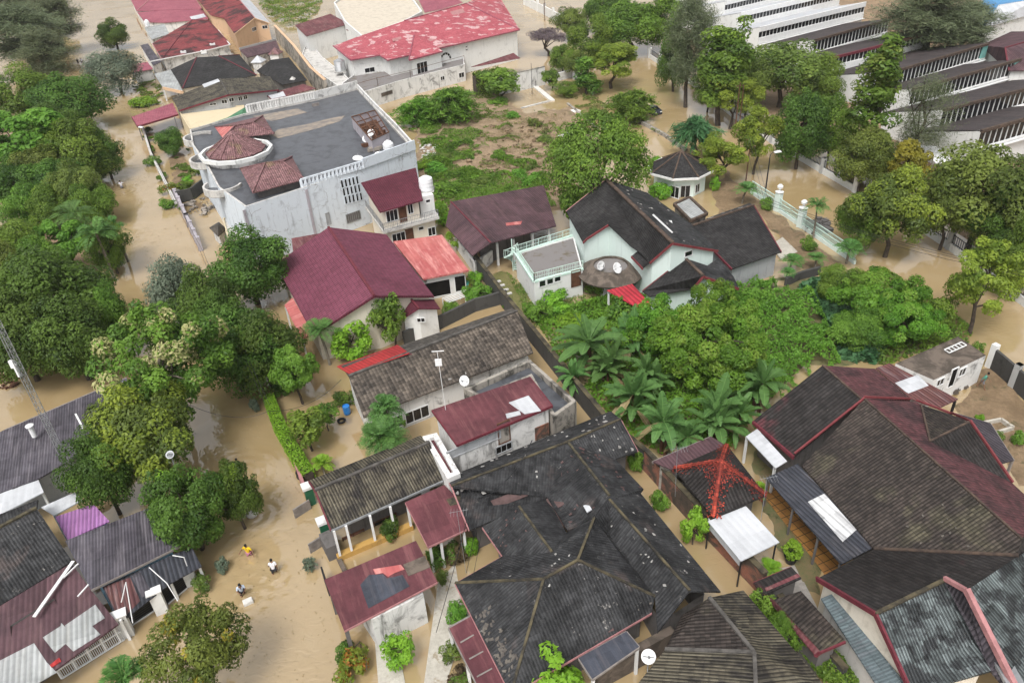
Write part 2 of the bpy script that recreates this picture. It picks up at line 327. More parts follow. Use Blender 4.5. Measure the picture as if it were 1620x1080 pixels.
def _tiles():
    t = NT('orange_tiles'); u, v = t.uv(); P = t.pos()
    fu = t.math('FRACT', t.math('MULTIPLY', u, 1 / .62)); fv = t.math('FRACT', t.math('MULTIPLY', v, 1 / .62))
    ln = t.math('MAXIMUM', t.math('GREATER_THAN', fu, .9), t.math('GREATER_THAN', fv, .9))
    col = t.mix(t.step(t.noise(P, .8, 4), .35, .65), (.40, .20, .055), (.24, .115, .04)); col = t.mix(ln, col, (.07, .045, .025)); MATS['orange_tiles'] = t.done(col, .4, .4)
    t = NT('flood_water'); P = t.pos()
    n = t.noise(P, .05, 3, .5, 1.2)
    col = t.mix(t.step(n, .36, .64), (.41, .300, .162), (.345, .248, .126)); col = t.mix(t.math('MULTIPLY', t.step(t.noise(P, .16, 3, .5, 2.0), .45, .7), .4), col, (.435, .332, .195))
    gx = t.step(t.noise(P, .09, 2, .5), .46, .70)
    rp = t.math('MULTIPLY', t.noise(t.scale(P, (1.0, 1.5, 1.0)), 1.15, 2, .45, 1.2), gx)
    h = t.math('ADD', t.math('MULTIPLY', rp, .42), t.math('MULTIPLY', t.noise(P, .22, 1, .4, .6), .25))
    for px, py in ((398, 886), (437, 913), (387, 947), (381, 752), (403, 818), (195, 303)):
        vm = t.n('VectorMath'); vm.operation = 'DISTANCE'; t.link(P, vm.inputs[0]); vm.inputs[1].default_value = G(px, py, 0); d = vm.outputs['Value']
        h = t.math('ADD', h, t.math('MULTIPLY', t.math('SINE', t.math('MULTIPLY', d, 7.0)), t.math('MULTIPLY', t.math('POWER', 2.0, t.math('MULTIPLY', d, -.75)), .13)))
    t.bump(h, 1.0, .16); MATS['flood_water'] = t.done(col, .02, 1.0); t.b.inputs['IOR'].default_value = 1.85
_tiles()
# ---------------------------------------------------------------- the setting
mb = MB(); mb.face([(-900, -60, -1.2), (900, -60, -1.2), (900, 1200, -1.2), (-900, 1200, -1.2)])
tag(mb.build('ground', 'mud'), 'brown earth lying under the whole flooded district', None, None, 'structure')
mb = MB(); mb.face([(-330, -20, 0), (330, -20, 0), (330, 560, 0), (-330, 560, 0)])
tag(mb.build('flood_water', 'flood_water'), 'muddy tan flood water covering the streets and yards', None, None, 'structure')
def pix(s): a = [float(x) for x in s.split()]; return list(zip(a[::2], a[1::2]))
def ring(s, z=0.0): return [G(x, y, z) for x, y in pix(s)]
def inside(p, r):
    c = False; j = len(r) - 1
    for i in range(len(r)):
        if (r[i].y > p[1]) != (r[j].y > p[1]) and p[0] < (r[j].x - r[i].x) * (p[1] - r[i].y) / (r[j].y - r[i].y) + r[i].x: c = not c
        j = i
    return c
def edged(p, r):
    best = 1e9
    for i in range(len(r)):
        a, b = r[i], r[(i + 1) % len(r)]; dx, dy = b.x - a.x, b.y - a.y; L = dx * dx + dy * dy
        t = max(0, min(1, ((p[0] - a.x) * dx + (p[1] - a.y) * dy) / L)) if L else 0
        best = min(best, math.hypot(p[0] - a.x - t * dx, p[1] - a.y - t * dy))
    return best
def land(name, label, px, z, mat, amp=.15, cell=.7, skirt=1.2, rough=2.0):
    """a patch of ground rising out of the flood, with an uneven shoreline"""
    r = ring(px, z); x0, x1 = min(p.x for p in r) - 1, max(p.x for p in r) + 1; y0, y1 = min(p.y for p in r) - 1, max(p.y for p in r) + 1
    nx, ny = int((x1 - x0) / cell) + 2, int((y1 - y0) / cell) + 2; idx = {}; b = MB()
    H = {}
    for i in range(nx):
        for j in range(ny):
            x, y = x0 + i * cell, y0 + j * cell; d = edged((x, y), r) * (1 if inside((x, y), r) else -1)
            d += rough * .5 * mnoise.noise((x * .35, y * .35, z))
            zz = z + amp * (mnoise.noise((x * .3, y * .3, 3.1)) + .5 * mnoise.noise((x * .9, y * .9, 1.7))) if d > 0 else z
            k = min(1.0, max(0.0, d / skirt)); H[i, j] = (d, (z - .45) * (1 - k) * (1 if d < skirt else 0) + zz * k if d < skirt else zz)
    for i in range(nx - 1):
        for j in range(ny - 1):
            q = [(i, j), (i + 1, j), (i + 1, j + 1), (i, j + 1)]
            if max(H[a][0] for a in q) > -.3: b.face([Vector((x0 + a[0] * cell, y0 + a[1] * cell, H[a][1])) for a in q])
    o = b.build(name, mat, smooth=True); return tag(o, label, None, None, 'structure')
land('ground', 'torn up bare soil of the cleared lot beside the flat roofed block', '655 195 690 170 770 135 835 175 905 165 935 215 965 250 900 330 700 335 660 290', .30, 'soil_rubble', .32, .6)
land('ground', 'muddy forecourt behind the dark gate at the road side annex', '1478 640 1520 600 1566 566 1640 620 1700 760 1600 790 1560 690', .12, 'yard_mud', .05)
land('ground', 'grass garden half under water before the mint house', '740 450 800 415 830 440 850 470 935 470 960 470 1010 500 900 520 840 520', .05, 'wet_grass', .10)
land('ground', 'soaked earth yard around the dark octagonal gazebo house', '1110 300 1150 262 1200 305 1350 420 1290 440 1240 420 1200 350 1130 340', .10, 'yard_mud', .12)
land('ground', 'overgrown plot behind the banana plants', '900 590 1000 470 1160 440 1340 425 1500 480 1540 540 1420 580 1290 590 1200 660 1080 720 960 650', .12, 'wet_yard_green', .2)
land('ground', 'school grounds behind the white road wall', '1040 70 1150 150 1300 245 1500 370 1640 460 1900 420 1800 60 1300 -60', .10, 'mud', .1, 2.0, 1.0)
land('ground', 'narrow green algae covered court between the brick wall and the long house', '1170 700 1215 680 1260 760 1330 890 1345 960 1300 1000 1230 930 1215 870 1180 790', .06, 'wet_yard_green', .03)
land('ground', 'garden soil beside the street wall of the flat roofed block', '262 220 300 240 330 320 345 345 300 330 262 290', .08, 'yard_mud', .16)
land('ground', 'muddy bank under the left hand trees', '-40 150 90 150 150 240 165 330 190 400 150 480 60 560 -60 520', .06, 'mud', .2, 1.0)
for lb, px in (('pale concrete garden path leading past the round lime shrub', '590 975 618 962 645 1100 600 1100'), ('pale drowned driveway slab beside the brown garage', '693 920 720 890 735 985 700 1100 668 1100'), ('grey paving strip beside the cream gable', '1228 900 1258 893 1345 1060 1300 1060')):
    mb = MB(); mb.prism(ring(px, .05), -.2, .05); tag(mb.build('path', 'pale_slab' if 'grey' not in lb else 'gravel_grey'), lb, None, None, 'structure')
mb = MB(); mb.prism(ring('1205 780 1228 758 1348 905 1318 924', .09), -.2, .09); tag(mb.build('path', 'orange_tiles'), 'wet orange tiled walkway under the dark lean-to eave', None, None, 'structure')
mb = MB(); mb.prism(ring('1218 388 1238 375 1262 398 1236 410', .16), -.2, .16); tag(mb.build('path', 'pale_slab'), 'short concrete drive at the mint fence', None, None, 'structure')

# ---------------------------------------------------------------- house kit
def inset(rg, d):
    n = len(rg); ccw = area(rg) > 0; out = []
    for i in range(n):
        a, b, c = rg[i - 1], rg[i], rg[(i + 1) % n]
        def nrm(p, q):
            e = Vector((q.x - p.x, q.y - p.y, 0)); e.normalize(); return Vector((-e.y, e.x, 0)) * (1 if ccw else -1)
        n1, n2 = nrm(a, b), nrm(b, c); m = n1 + n2
        if m.length < .2: m = n1
        m.normalize(); k = d / max(.35, m.dot(n1)); out.append(Vector((b.x + m.x * k, b.y + m.y * k, b.z)))
    return out
class House:
    def __init__(s, label, pts, cat='house', name='house', group=None):
        s.P = {}; s.px = {}
        for e in pts.split(';'):
            k, x, y, z = e.split(); s.P[k] = G(float(x), float(y), float(z)); s.px[k] = (float(x), float(y))
        c = sum(s.P.values(), Vector()) / len(s.P); s.root = thing(name, label, cat, (c.x, c.y, 0), group); s.W = []; s.pl = []; s.roof_o = None
    def planar(s, base, rest):
        q = s.pp(base); n = newell(q)
        for k in rest.split(): s.P[k] = onplane(*s.px[k], q[0], n)
        return s
    def pp(s, k): return [s.P[x] for x in k.split()]
    def roof(s, spec, th=.13, name='roof', label=None):
        b = MB(); mats = []; edges = {}
        for f in spec.split('|'):
            ks, m = f.split(':'); ks = ks.split(); m = m.strip()
            if m not in mats: mats.append(m)
            p = [s.P[k] for k in ks]; n = newell(p)
            if n.z < 0: p = p[::-1]; ks = ks[::-1]; n = -n
            s.pl.append((sum(p, Vector()) / len(p), n, p)); b.face(p, mats.index(m), autouv(p, n))
            lo = [q - Vector((0, 0, th)) for q in p]; b.face(lo[::-1], mats.index(m))
            for i in range(len(ks)):
                e = (ks[i], ks[(i + 1) % len(ks)]); edges[e] = (p[i], p[(i + 1) % len(ks)], mats.index(m))
        for (a, c), (p, q, mi) in edges.items():
            if (c, a) not in edges: z = Vector((0, 0, th)); b.face([p - z, q - z, q, p], mi)
        o = b.build(name, mats, s.root)
        if label: o['label'] = label
        if s.roof_o is None: s.roof_o = o
        return s
    def ridge(s, spec, mat='cap_dark', w=.26, h=.14, lift=.05):
        b = MB()
        for e in spec.split('|'):
            k = e.split()
            for a, c in zip(k, k[1:]):
                z = Vector((0, 0, lift)); b.bar(s.P[a] + z, s.P[c] + z, w, h)
        b.build('ridge_cap', mat, s.roof_o); return s
    def fascia(s, spec, mat='red_paint', w=.10, h=.26, drop=.1):
        b = MB()
        for e in spec.split('|'):
            k = e.split()
            for a, c in zip(k, k[1:]):
                z = Vector((0, 0, drop)); b.bar(s.P[a] - z, s.P[c] - z, w, h)
        b.build('fascia', mat, s.root); return s
    def walls(s, keys, mat='white_wall', ov=.45, base=-.6, drop=.16, name='wall'):
        rg = inset(s.pp(keys), ov); return s.wallring(rg, mat, base, drop, name)
    def wallring(s, rg, mat, base=-.6, drop=.16, name='wall', cap=False):
        if area(rg) < 0: rg = rg[::-1]
        b = MB(); n = len(rg)
        for i in range(n):
            p, q = rg[i], rg[(i + 1) % n]; b.face([Vector((p.x, p.y, base)), Vector((q.x, q.y, base)), q - Vector((0, 0, drop)), p - Vector((0, 0, drop))])
        if cap: b.face([p - Vector((0, 0, drop)) for p in rg])
        o = b.build(name, mat, s.root); s.W.append((rg, o)); return s
    def hit(s, px, py):
        best = None; d = ray(px, py)
        for rg, o in s.W:
            for i in range(len(rg)):
                p, q = rg[i], rg[(i + 1) % len(rg)]; e = Vector((q.x - p.x, q.y - p.y, 0)); L = e.length
                if L < .2: continue
                e /= L; n = Vector((e.y, -e.x, 0))
                if n.dot(d) > -.02: continue
                t = (p - CP).dot(n) / d.dot(n); h = CP + d * t; u = (h - Vector((p.x, p.y, 0))).dot(e)
                if -.3 < u < L + .3 and (best is None or t < best[0]): best = (t, h, e, n)
        return best
    def win(s, px, py, w=1.2, h=1.1, kind='window', frame='white_paint', pane='dark_glass', bars=1, label=None):
        r = s.hit(px, py)
        if not r: return s
        _, c, e, n = r; z = Vector((0, 0, 1)); f = .07; b = MB()
        for sx in (-1, 1): b.bar(c + e * (sx * w / 2) - z * h / 2 + n * .02, c + e * (sx * w / 2) + z * h / 2 + n * .02, f, .1, up=n)
        for sz in (-1, 1): b.bar(c - e * (w / 2 + f / 2) + z * (sz * h / 2) + n * .021, c + e * (w / 2 + f / 2) + z * (sz * h / 2) + n * .021, f, .1, up=n)
        for k in range(bars): x = -w / 2 + w * (k + 1) / (bars + 1); b.bar(c + e * x - z * h / 2 + n * .02, c + e * x + z * h / 2 + n * .02, .05, .06, up=n)
        o = b.build(kind, frame, s.root)
        if label: o['label'] = label
        b = MB(); m = .012; b.face([c - e * w / 2 - z * h / 2 + n * m, c + e * w / 2 - z * h / 2 + n * m, c + e * w / 2 + z * h / 2 + n * m, c - e * w / 2 + z * h / 2 + n * m])
        b.build('pane' if kind == 'window' else 'panel', pane, o); return s
    def patch(s, fi, px, mat, lift=.03, name='patch'):
        c, n, p = s.pl[fi]; q = [onplane(x, y, c, n) + n * lift for x, y in pix(px)]
        if newell(q).dot(n) < 0: q = q[::-1]
        b = MB(); b.face(q, 0, autouv(q, n)); m = len(q); dn = n * (lift + .02)
        for i in range(m): b.face([q[i] - dn, q[(i + 1) % m] - dn, q[(i + 1) % m], q[i]])
        b.build(name, mat, s.roof_o); return s
    def specks(s, fi, n, mat, seed, lo=.12, hi=.5, area_px=None, name='debris'):
        """litter and broken tile lying on a slope"""
        rnd = random.Random(seed); c, nn, p = s.pl[fi]; u, v = uvaxes(nn); b = MB()
        us = [q.dot(u) for q in p]; vs = [q.dot(v) for q in p]; o0 = nn * c.dot(nn); r2 = [Vector((q.dot(u), q.dot(v), 0)) for q in p]; k = 0
        reg = [Vector((onplane(x, y, c, nn).dot(u), onplane(x, y, c, nn).dot(v), 0)) for x, y in pix(area_px)] if area_px else r2
        a0, a1, b0, b1 = min(q.x for q in reg), max(q.x for q in reg), min(q.y for q in reg), max(q.y for q in reg)
        for _ in range(n * 12):
            x, y = rnd.uniform(a0, a1), rnd.uniform(b0, b1)
            if not inside((x, y), reg) or not inside((x, y), r2) or edged((x, y), r2) < .2: continue
            sx, sy = rnd.uniform(lo, hi) * .5, rnd.uniform(lo, hi) * .5; L = .035 + .02 * rnd.random(); an = rnd.choice((0, 0, .3, -.4)); ca, sa = math.cos(an), math.sin(an)
            q = [o0 + u * (x + ca * i * sx - sa * j * sy) + v * (y + sa * i * sx + ca * j * sy) + nn * L for i, j in ((-1, -rnd.uniform(.1, 1)), (rnd.uniform(-.2, 1), -1), (1, rnd.uniform(-.3, .8)), (-rnd.uniform(-.3, 1), 1))]
            b.face(q); dn = nn * (L + .01)
            for i in range(4): b.face([q[i] - dn, q[(i + 1) % 4] - dn, q[(i + 1) % 4], q[i]])
            k += 1
            if k >= n: break
        if b.f: b.build(name, mat, s.roof_o)['kind'] = 'stuff'
        return s
    def posts(s, px, z1, mat='white_paint', w=.16, z0=-.5, name='post'):
        for x, y in pix(px):
            p = G(x, y, z1); MB().box((p.x, p.y, (z0 + z1) / 2), w, w, z1 - z0, .38).build(name, mat, s.root)
        return s
    def add(s, name, mat, fn, parent=None, smooth=False, label=None):
        b = MB(); fn(b); o = b.build(name, mat, parent or s.root, smooth=smooth)
        if label: o['label'] = label
        return o
def flat(label, px, z, wall='white_wall', top='concrete_dark', base=-.6, par=.5, pw=.18, cat='house', name='house', wins=(), parm=None):
    h = House(label, ';'.join('p%d %s %s %s' % (i, x, y, z) for i, (x, y) in enumerate(pix(px))), cat, name)
    rg = list(h.P.values()); rg = rg if area(rg) > 0 else rg[::-1]
    h.wallring(rg, wall, base, 0.0); b = MB(); ins = inset(rg, pw); zt = z - par
    b.face([Vector((p.x, p.y, zt)) for p in ins]); o = b.build('roof', top, h.root); h.roof_o = o; h.pl.append((Vector((rg[0].x, rg[0].y, zt)), Vector((0, 0, 1)), [Vector((p.x, p.y, zt)) for p in ins]))
    b = MB(); n = len(rg)
    for i in range(n):
        j = (i + 1) % n; b.face([rg[i], rg[j], ins[j], ins[i]]); b.face([Vector((ins[j].x, ins[j].y, zt)), Vector((ins[i].x, ins[i].y, zt)), ins[i], ins[j]])
    b.build('parapet', parm or wall, h.root); return h
def rail(b, pts, h=.9, gap=.16, r=.022, posts=True):
    for p, q in zip(pts, pts[1:]):
        d = q - p; L = d.length; z = Vector((0, 0, 1))
        for k in (h, h * .5, .08): b.bar(p + z * k, q + z * k, .05 if k == h else .03)
        n = max(1, int(L / gap))
        for i in range(n + 1): a = p + d * (i / n); big = i % 8 == 0 or i == n; b.bar(a, a + z * h, .07 if big else r * 1.3)
def carport(label, pts, spec, posts='', z=2.6, pm='white_paint', cat='carport', name='carport', th=.08, fas=None):
    h = House(label, pts, cat, name); h.roof(spec, th)
    if posts: h.posts(posts, z, pm, .14)
    return h
exec_houses = True
# ---------------------------------------------------------------- houses, middle of the block
h = House('burgundy tiled gable house with cream gable wall and long ridge', 'r1 519.6 359.4 6.2;r2 591.9 467.8 6.2;a 436 417 3.3;b 495.6 529 3.3;c 611.3 370.6 3.6;d 686.3 467.8 3.6')
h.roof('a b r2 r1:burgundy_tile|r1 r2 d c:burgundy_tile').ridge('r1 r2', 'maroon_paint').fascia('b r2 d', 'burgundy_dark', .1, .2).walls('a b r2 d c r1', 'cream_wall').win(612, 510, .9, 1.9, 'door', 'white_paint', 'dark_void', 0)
h = House('small burgundy gable porch with a square window joined to the cream gable', 'r1 649.3 472.4 3.9;r2 662.2 488.1 3.9;a 632.6 483 2.7;b 634.4 505.7 2.7;c 686.3 473.3 2.9;d 696.5 488.1 2.9', 'porch', 'porch')
h.roof('a b r2 r1:burgundy_dark|r1 r2 d c:burgundy_dark', .1).ridge('r1 r2', 'maroon_paint', .2).walls('a b r2 d c r1', 'white_wall', .3).win(666, 506, .8, .5, bars=1)
h = House('narrow red sheet lean-to along the left eave of the burgundy house', 'a 450 482.6 2.9;b 463 470.6 3.1;c 492 522 3.1;d 480 541 2.9', 'lean-to', 'lean_to')
h.roof('a d c b:coral_sheet', .08).posts('452 486 479 537', 2.7)
h = House('brown red canopy tucked behind the burgundy house against the blue white wall', 'a 461 377 2.9;b 512 368 2.9;c 530 384 2.9;d 464 400 2.9', 'canopy', 'canopy')
h.roof('a d c b:maroon_rust', .08).walls('a d c b', 'old_wall', .25)
h = House('coral red flat sheet carport with white front wall', 'a 622.4 381.7 3.3;b 698.3 371.5 3.3;c 741 427 3.0;d 669.6 440.5 3.0', 'carport', 'carport')
h.roof('a d c b:coral_sheet', .1).fascia('a d c b', 'coral_sheet', .08, .2).walls('a d c b', 'white_wall', .5).win(690, 457, 3.2, 1.9, 'door', 'white_paint', 'dark_void', 0).win(728, 448, 1.2, 1.9, 'door', 'white_paint', 'dark_void', 0)

h = House('two storey cream house with dark red tile roof and wrap around balcony', 'a 571 289 6.9;b 657.8 265.2 6.9;c 668.9 316.3 6.0;d 600.7 335.5 6.0')
h.roof('a d c b:burgundy_dark', .14).walls('a d c b', 'cream_wall', .55, 3.5)
h.win(620, 341, 1.5, 1.4, bars=2).win(637, 338, .95, 2.1, 'door', 'wood_brown', 'wood_brown', 0).win(649, 330, .7, 1.3)
def _balc():
    A, B, C, D = G(577.8, 327, 3.5), G(606.5, 366.5, 3.5), G(695, 343, 3.5), G(668, 300, 3.5); rg = [A, B, C, D]
    h.add('balcony', 'pale_stone', lambda b: b.prism(rg, 3.2, 3.5))
    h.add('railing', 'grey_metal', lambda b: rail(b, [inset(rg, .1)[i] if area(rg) > 0 else inset(rg, .1)[i] for i in (0, 1, 2)], .95, .22))
    lo = [p.copy() for p in inset(rg, .55)]
    h.wallring(lo, 'cream_wall', -.6, .3); h.win(631, 376, 1.7, 1.3, bars=2).win(648, 374, 1.0, 2.0, 'door', 'wood_brown', 'wood_brown', 0).win(666, 361, .7, .45, bars=0).win(683, 366, 1.0, 1.1)
    q = [G(666.7, 304.4, 6.0), G(687.4, 301, 6.0), G(690, 338, 3.6)]
    w1 = G(667, 341, 3.5); w2 = G(689, 336, 3.5); e = Vector((-(w2 - w1).y, (w2 - w1).x, 0)).normalized() * 3.2
    if e.y < 0: e = -e
    rg2 = [w1, w2, w2 + e, w1 + e]; r6 = [Vector((p.x, p.y, 5.9)) for p in rg2]
    h.wallring(r6, 'white_wall', 3.5, 0, 'side_block', True); h.win(677, 318, .6, .4, bars=0)
_balc()
t = thing('water_tank', 'white water tank on a stand behind the dark red roof of the two storey house', 'water tank', G(675, 300, 6.0))
b = MB(); b.lathe(G(675, 300, 6.0), [(0, 0), (.85, 0), (.9, .1), (.86, .5), (.9, .55), (.86, 1.0), (.9, 1.05), (.84, 1.5), (.4, 1.75), (0, 1.78)], 18); b.build('body', 'tank_white', t, smooth=False)
b = MB(); b.box(G(675, 300, 5.95), 1.9, 1.9, .1); b.build('platform', 'concrete', t)

# ---------------------------------------------------------------- flat roofed blue-white block
h = flat('large blue white stained block with grey flat roof', '388 327 345 296 327 262 304 229 300 205 385 180 500 156 566 139 657 236 575 266', 7.6, 'blue_white_wall', 'concrete_dark', par=.3, pw=.22, cat='building', name='building', parm='pale_stone')
BL = h
for i, (x, y) in enumerate(((345, 293), (326, 258), (306, 226))):
    pass
def _block():
    # raised parapet with slots along the right front, baluster parapet at the back
    P = [G(478, 296, 7.6), G(575, 266.5, 7.6), G(657, 236.5, 7.6)]
    z = Vector((0, 0, 1))
    def par(b):
        for p, q in ((P[0], P[1]),):
            d = (q - p); n = 16; up = 1.0
            b.bar(p + z * .16, q + z * .16, .22, .3); b.bar(p + z * .95, q + z * .95, .22, .2)
            for i in range(n + 1): a = p + d * (i / n); b.bar(a, a + z * .9, .22, .32)
        p, q = P[1], P[2]; b.bar(p + z * .65, q + z * .65, .2, 1.3)
    h.add('front_parapet', 'blue_white_wall', par)
    B0, B1, B2 = G(392, 178, 7.6), G(497, 157, 7.6), G(566, 139, 7.6)
    def bk(b):
        d = B1 - B0; b.bar(B0 + z * .15, B1 + z * .15, .25, .3); b.bar(B0 + z * 1.15, B1 + z * 1.15, .3, .18)
        for i in range(27): a = B0 + d * (i / 26); b.bar(a, a + z * 1.1, .26, .34)
        b.bar(B1 + z * .6, B2 + z * .6, .25, 1.2)
    h.add('back_parapet', 'white_dirty', bk)
    rg = ring('566 139 590 165 625 200 657 236', 7.6)
    h.add('side_parapet', 'white_dirty', lambda b: [b.bar(p + z * .3, q + z * .3, .22, .6) for p, q in zip(rg, rg[1:])])
    # scalloped street parapet
    ctr = sum(h.P.values(), Vector()) / len(h.P)
    for c in ((316, 216), (328, 250), (352, 292)):
        o = G(c[0], c[1], 7.6); d0 = math.atan2(o.y - ctr.y, o.x - ctr.x); rr_ = 2.3
        pts = [o + Vector((rr_ * math.cos(a), rr_ * math.sin(a), 0)) for a in [d0 - 1.75 + 3.5 * k / 12 for k in range(13)]]
        h.add('street_parapet', 'pale_stone', lambda b: [b.bar(p - Vector((0, 0, .35)), q - Vector((0, 0, .35)), .28, .9) for p, q in zip(pts, pts[1:])])
        h.add('bay_floor', 'concrete_dark', lambda b: b.prism([p - Vector((0, 0, .8)) for p in pts], 6.7, 7.02))
    # slot windows, vents
    for r_ in range(3):
        for k in range(5): h.win(541 + k * 6.0 + r_ * 3.0, 291 - k * 1.5 + r_ * 12.8, .34, 1.05, frame='blue_white_wall', pane='dark_void', bars=0)
    h.win(559, 343, 2.1, 1.2, frame='grey_metal', pane='dark_wall', bars=6); h.win(519, 346, .55, 1.6, frame='grey_wall', pane='grey_wall', bars=0)
    for x, y in ((484, 300), (387, 337)):
        r = h.hit(x, y)
        if r: c, e, n = r[1], r[2], r[3]; h.add('pilaster', 'lavender_wall', lambda b: b.bar(Vector((c.x, c.y, -.4)) + n * .05, Vector((c.x, c.y, 7.3)) + n * .05, .35, .12, up=n))
_block()
# octagonal and hipped pavilions standing on the flat roof
g = House('pink tiled many sided pavilion with white gutter rim on the flat roof', 'x 373 237 8.6', 'pavilion', 'pavilion')
c = g.P['x']; rr = 46 * mpp(c)
n8 = 12
for i in range(n8):
    a = 2 * math.pi * (i + .5) / n8; g.P['e%d' % i] = c + Vector((rr * math.cos(a), rr * math.sin(a), 0)); g.P['o%d' % i] = c + Vector(((rr + .75) * math.cos(a), (rr + .75) * math.sin(a), -.25))
g.P['t'] = c + Vector((-.2, .6, 2.3))
g.roof('|'.join('e%d e%d t:mauve_tile' % (i, (i + 1) % n8) for i in range(n8))).ridge('|'.join('t e%d' % i for i in range(n8)), 'mauve_tile', .22, .12)
g.add('gutter_rim', 'white_wall', lambda b: [b.bar(g.P['o%d' % i], g.P['o%d' % ((i + 1) % n8)], .4, .5) for i in range(n8)])
g.wallring([g.P['e%d' % i] for i in range(n8)], 'white_dirty', 7.05, .2)
g = House('mauve hipped roof pavilion at the front edge of the flat roof', 'a 380 267 8.4;b 400 305 8.4;c 481 283 8.4;d 462 248 8.4;r 420 258 9.7;s 447 256 9.7', 'pavilion', 'pavilion')
g.roof('a b r:mauve_tile|b c s r:mauve_tile|c d s:mauve_tile|d a r s:mauve_tile').ridge('a r s d|b r|s c', 'mauve_tile', .22).walls('a b c d', 'dark_wall', .7, 7.05)
g = House('mauve hipped roof pavilion with a red flank at the street end of the flat roof', 'a 340 201 8.4;b 353 219 8.4;c 434 211 8.4;d 416 183 8.4;r 372 199 9.6;s 400 194 9.6', 'pavilion', 'pavilion')
g.roof('a b r:coral_sheet|b c s r:mauve_tile|c d s:mauve_tile|d a r s:mauve_tile').ridge('a r s d|b r|s c', 'mauve_tile', .22).walls('a b c d', 'dark_wall', .7, 7.05)
rnd = random.Random(21)
for lb, x, y, m, sz in (('pile of brown planks on the flat roof by the stair room', 585, 232, 'wood_brown', (1.8, .5, .3)), ('heap of grey rubble sacks on the flat roof near the tanks', 592, 240, 'rubble', (1.4, .9, .4)), ('pale board leaning on the flat roof below the back parapet', 500, 170, 'wood_grey', (1.2, .1, .7)), ('low concrete upstand beside the stair room on the flat roof', 575, 214, 'concrete', (.4, 5.0, .35))):
    c = G(x, y, 7.1); b = MB()
    for k in range(1 if 'low' in lb or 'board' in lb else 4): b.box(c + Vector((rnd.uniform(-.3, .3) * (k > 0), rnd.uniform(-.4, .4) * (k > 0), sz[2] / 2 + .12 * k)), sz[0], sz[1], sz[2], .45 + rnd.uniform(-.3, .3) * (k > 0))
    tag(b.build('roof_clutter', m, loc=c), lb, 'clutter')
# stair head with rusty open roof frame
g = House('open topped stair room with rusty roof frame at the corner of the flat roof', 'a 556 185 9.0;b 593 174.5 9.0;c 615 209 9.0;d 588 222 9.0', 'stair room', 'stair_room')
rg = g.pp('a d c b'); g.wallring(rg, 'lavender_wall', 7.05, 0)
g.add('floor', 'wood_brown', lambda b: b.face([Vector((p.x, p.y, 7.6)) for p in (rg if area(rg) > 0 else rg[::-1])]))
def _fr(b):
    A, B_, C, D = g.pp('a b c d')
    for k in range(5): f = k / 4; b.bar(A.lerp(D, f), B_.lerp(C, f), .12, .12)
    for k in range(4): f = k / 3; b.bar(A.lerp(B_, f), D.lerp(C, f), .12, .12)
g.add('roof_frame', 'rust_metal', _fr)
rnd = random.Random(4)
g.add('scrap', 'rust_metal', lambda b: [b.box(rg[0].lerp(rg[2], rnd.uniform(.2, .8)) + Vector((rnd.uniform(-1, 1), rnd.uniform(-1, 1), -.9)), rnd.uniform(.3, .9), rnd.uniform(.2, .6), rnd.uniform(.2, .8), rnd.random() * 3) for _ in range(14)])
def tank(label, px, py, z, r=.75, hh=1.1):
    c = G(px, py, z); t = thing('water_tank', label, 'water tank', c)
    b = MB(); b.lathe(c, [(0, 0), (r, 0), (r * 1.04, .1), (r, hh * .4), (r * 1.04, hh * .45), (r, hh * .8), (r * .6, hh * 1.1), (0, hh * 1.18)], 18); b.build('body', 'tank_white', t)
    b = MB(); b.lathe(c + Vector((0, 0, hh * 1.14)), [(0, .1), (.2, .1), (.22, 0), (.22, -.05)], 12); b.build('lid', 'white_paint', t)
tank('white round water tank on the flat roof nearest the rusty stair room', 608, 229, 7.1)
tank('white round water tank on the flat roof nearer the front parapet', 615, 237, 7.1)
def dish(label, px, py, z, r=.55, az=math.pi, el=.8, pole=.6, mat='dish_white'):
    c = G(px, py, z); t = thing('satellite_dish', label, 'satellite dish', c - Vector((0, 0, pole)))
    b = MB(); b.lathe((0, 0, 0), [(0, -.18 * r), (.4 * r, -.14 * r), (.8 * r, .02 * r), (r, .14 * r), (.98 * r, .16 * r), (.7 * r, .04 * r), (0, -.12 * r)], 24)
    d = Vector((math.sin(az) * math.cos(el), math.cos(az) * math.cos(el), math.sin(el))); q = d.to_track_quat('Z', 'Y')
    b.v = [tuple(q @ Vector(v) + c) for v in b.v]; b.build('reflector', mat, t, smooth=True)
    b = MB(); b.tube([c + q @ Vector((r * .8, 0, 0)), c + d * r * .95], .025, 5); b.tube([c + q @ Vector((-r * .8, 0, 0)), c + d * r * .95], .025, 5); b.box(c + d * r * .98, .1, .1, .14); b.build('feed_arm', 'grey_metal', t)
    b = MB(); b.tube([c - Vector((0, 0, pole)), c - d * .1], .045, 6); b.build('mount', 'grey_metal', t)
dish('white dish beside the white tanks on the flat roof', 581, 220, 7.7, .7, 3.0, .9)
dish('small white dish on the wall of the rusty stair room', 587, 210, 8.6, .5, 3.2, .7)
dish('white dish lying by the front parapet of the flat roof', 601, 246, 7.5, .75, 2.8, 1.2, .3)
dish('white flat slab dish at the corner of the grey flat roof', 566, 251, 7.4, .7, 2.6, 1.35, .2)
BL.patch(0, '428 214 440 205 480 198 520 188 546 183 538 192 500 204 462 214 440 219', 'dry_patch', .02, 'dry_patch').patch(0, '400 184 470 172 486 178 430 192', 'dry_patch', .02, 'dry_patch')
h = House('small dark pyramid roofed well house beside the lavender garden wall', 'a 331 360 1.8;b 345 374 1.8;c 359 362 1.8;d 346 351 1.8;t 345 356 2.9', 'kiosk', 'kiosk')
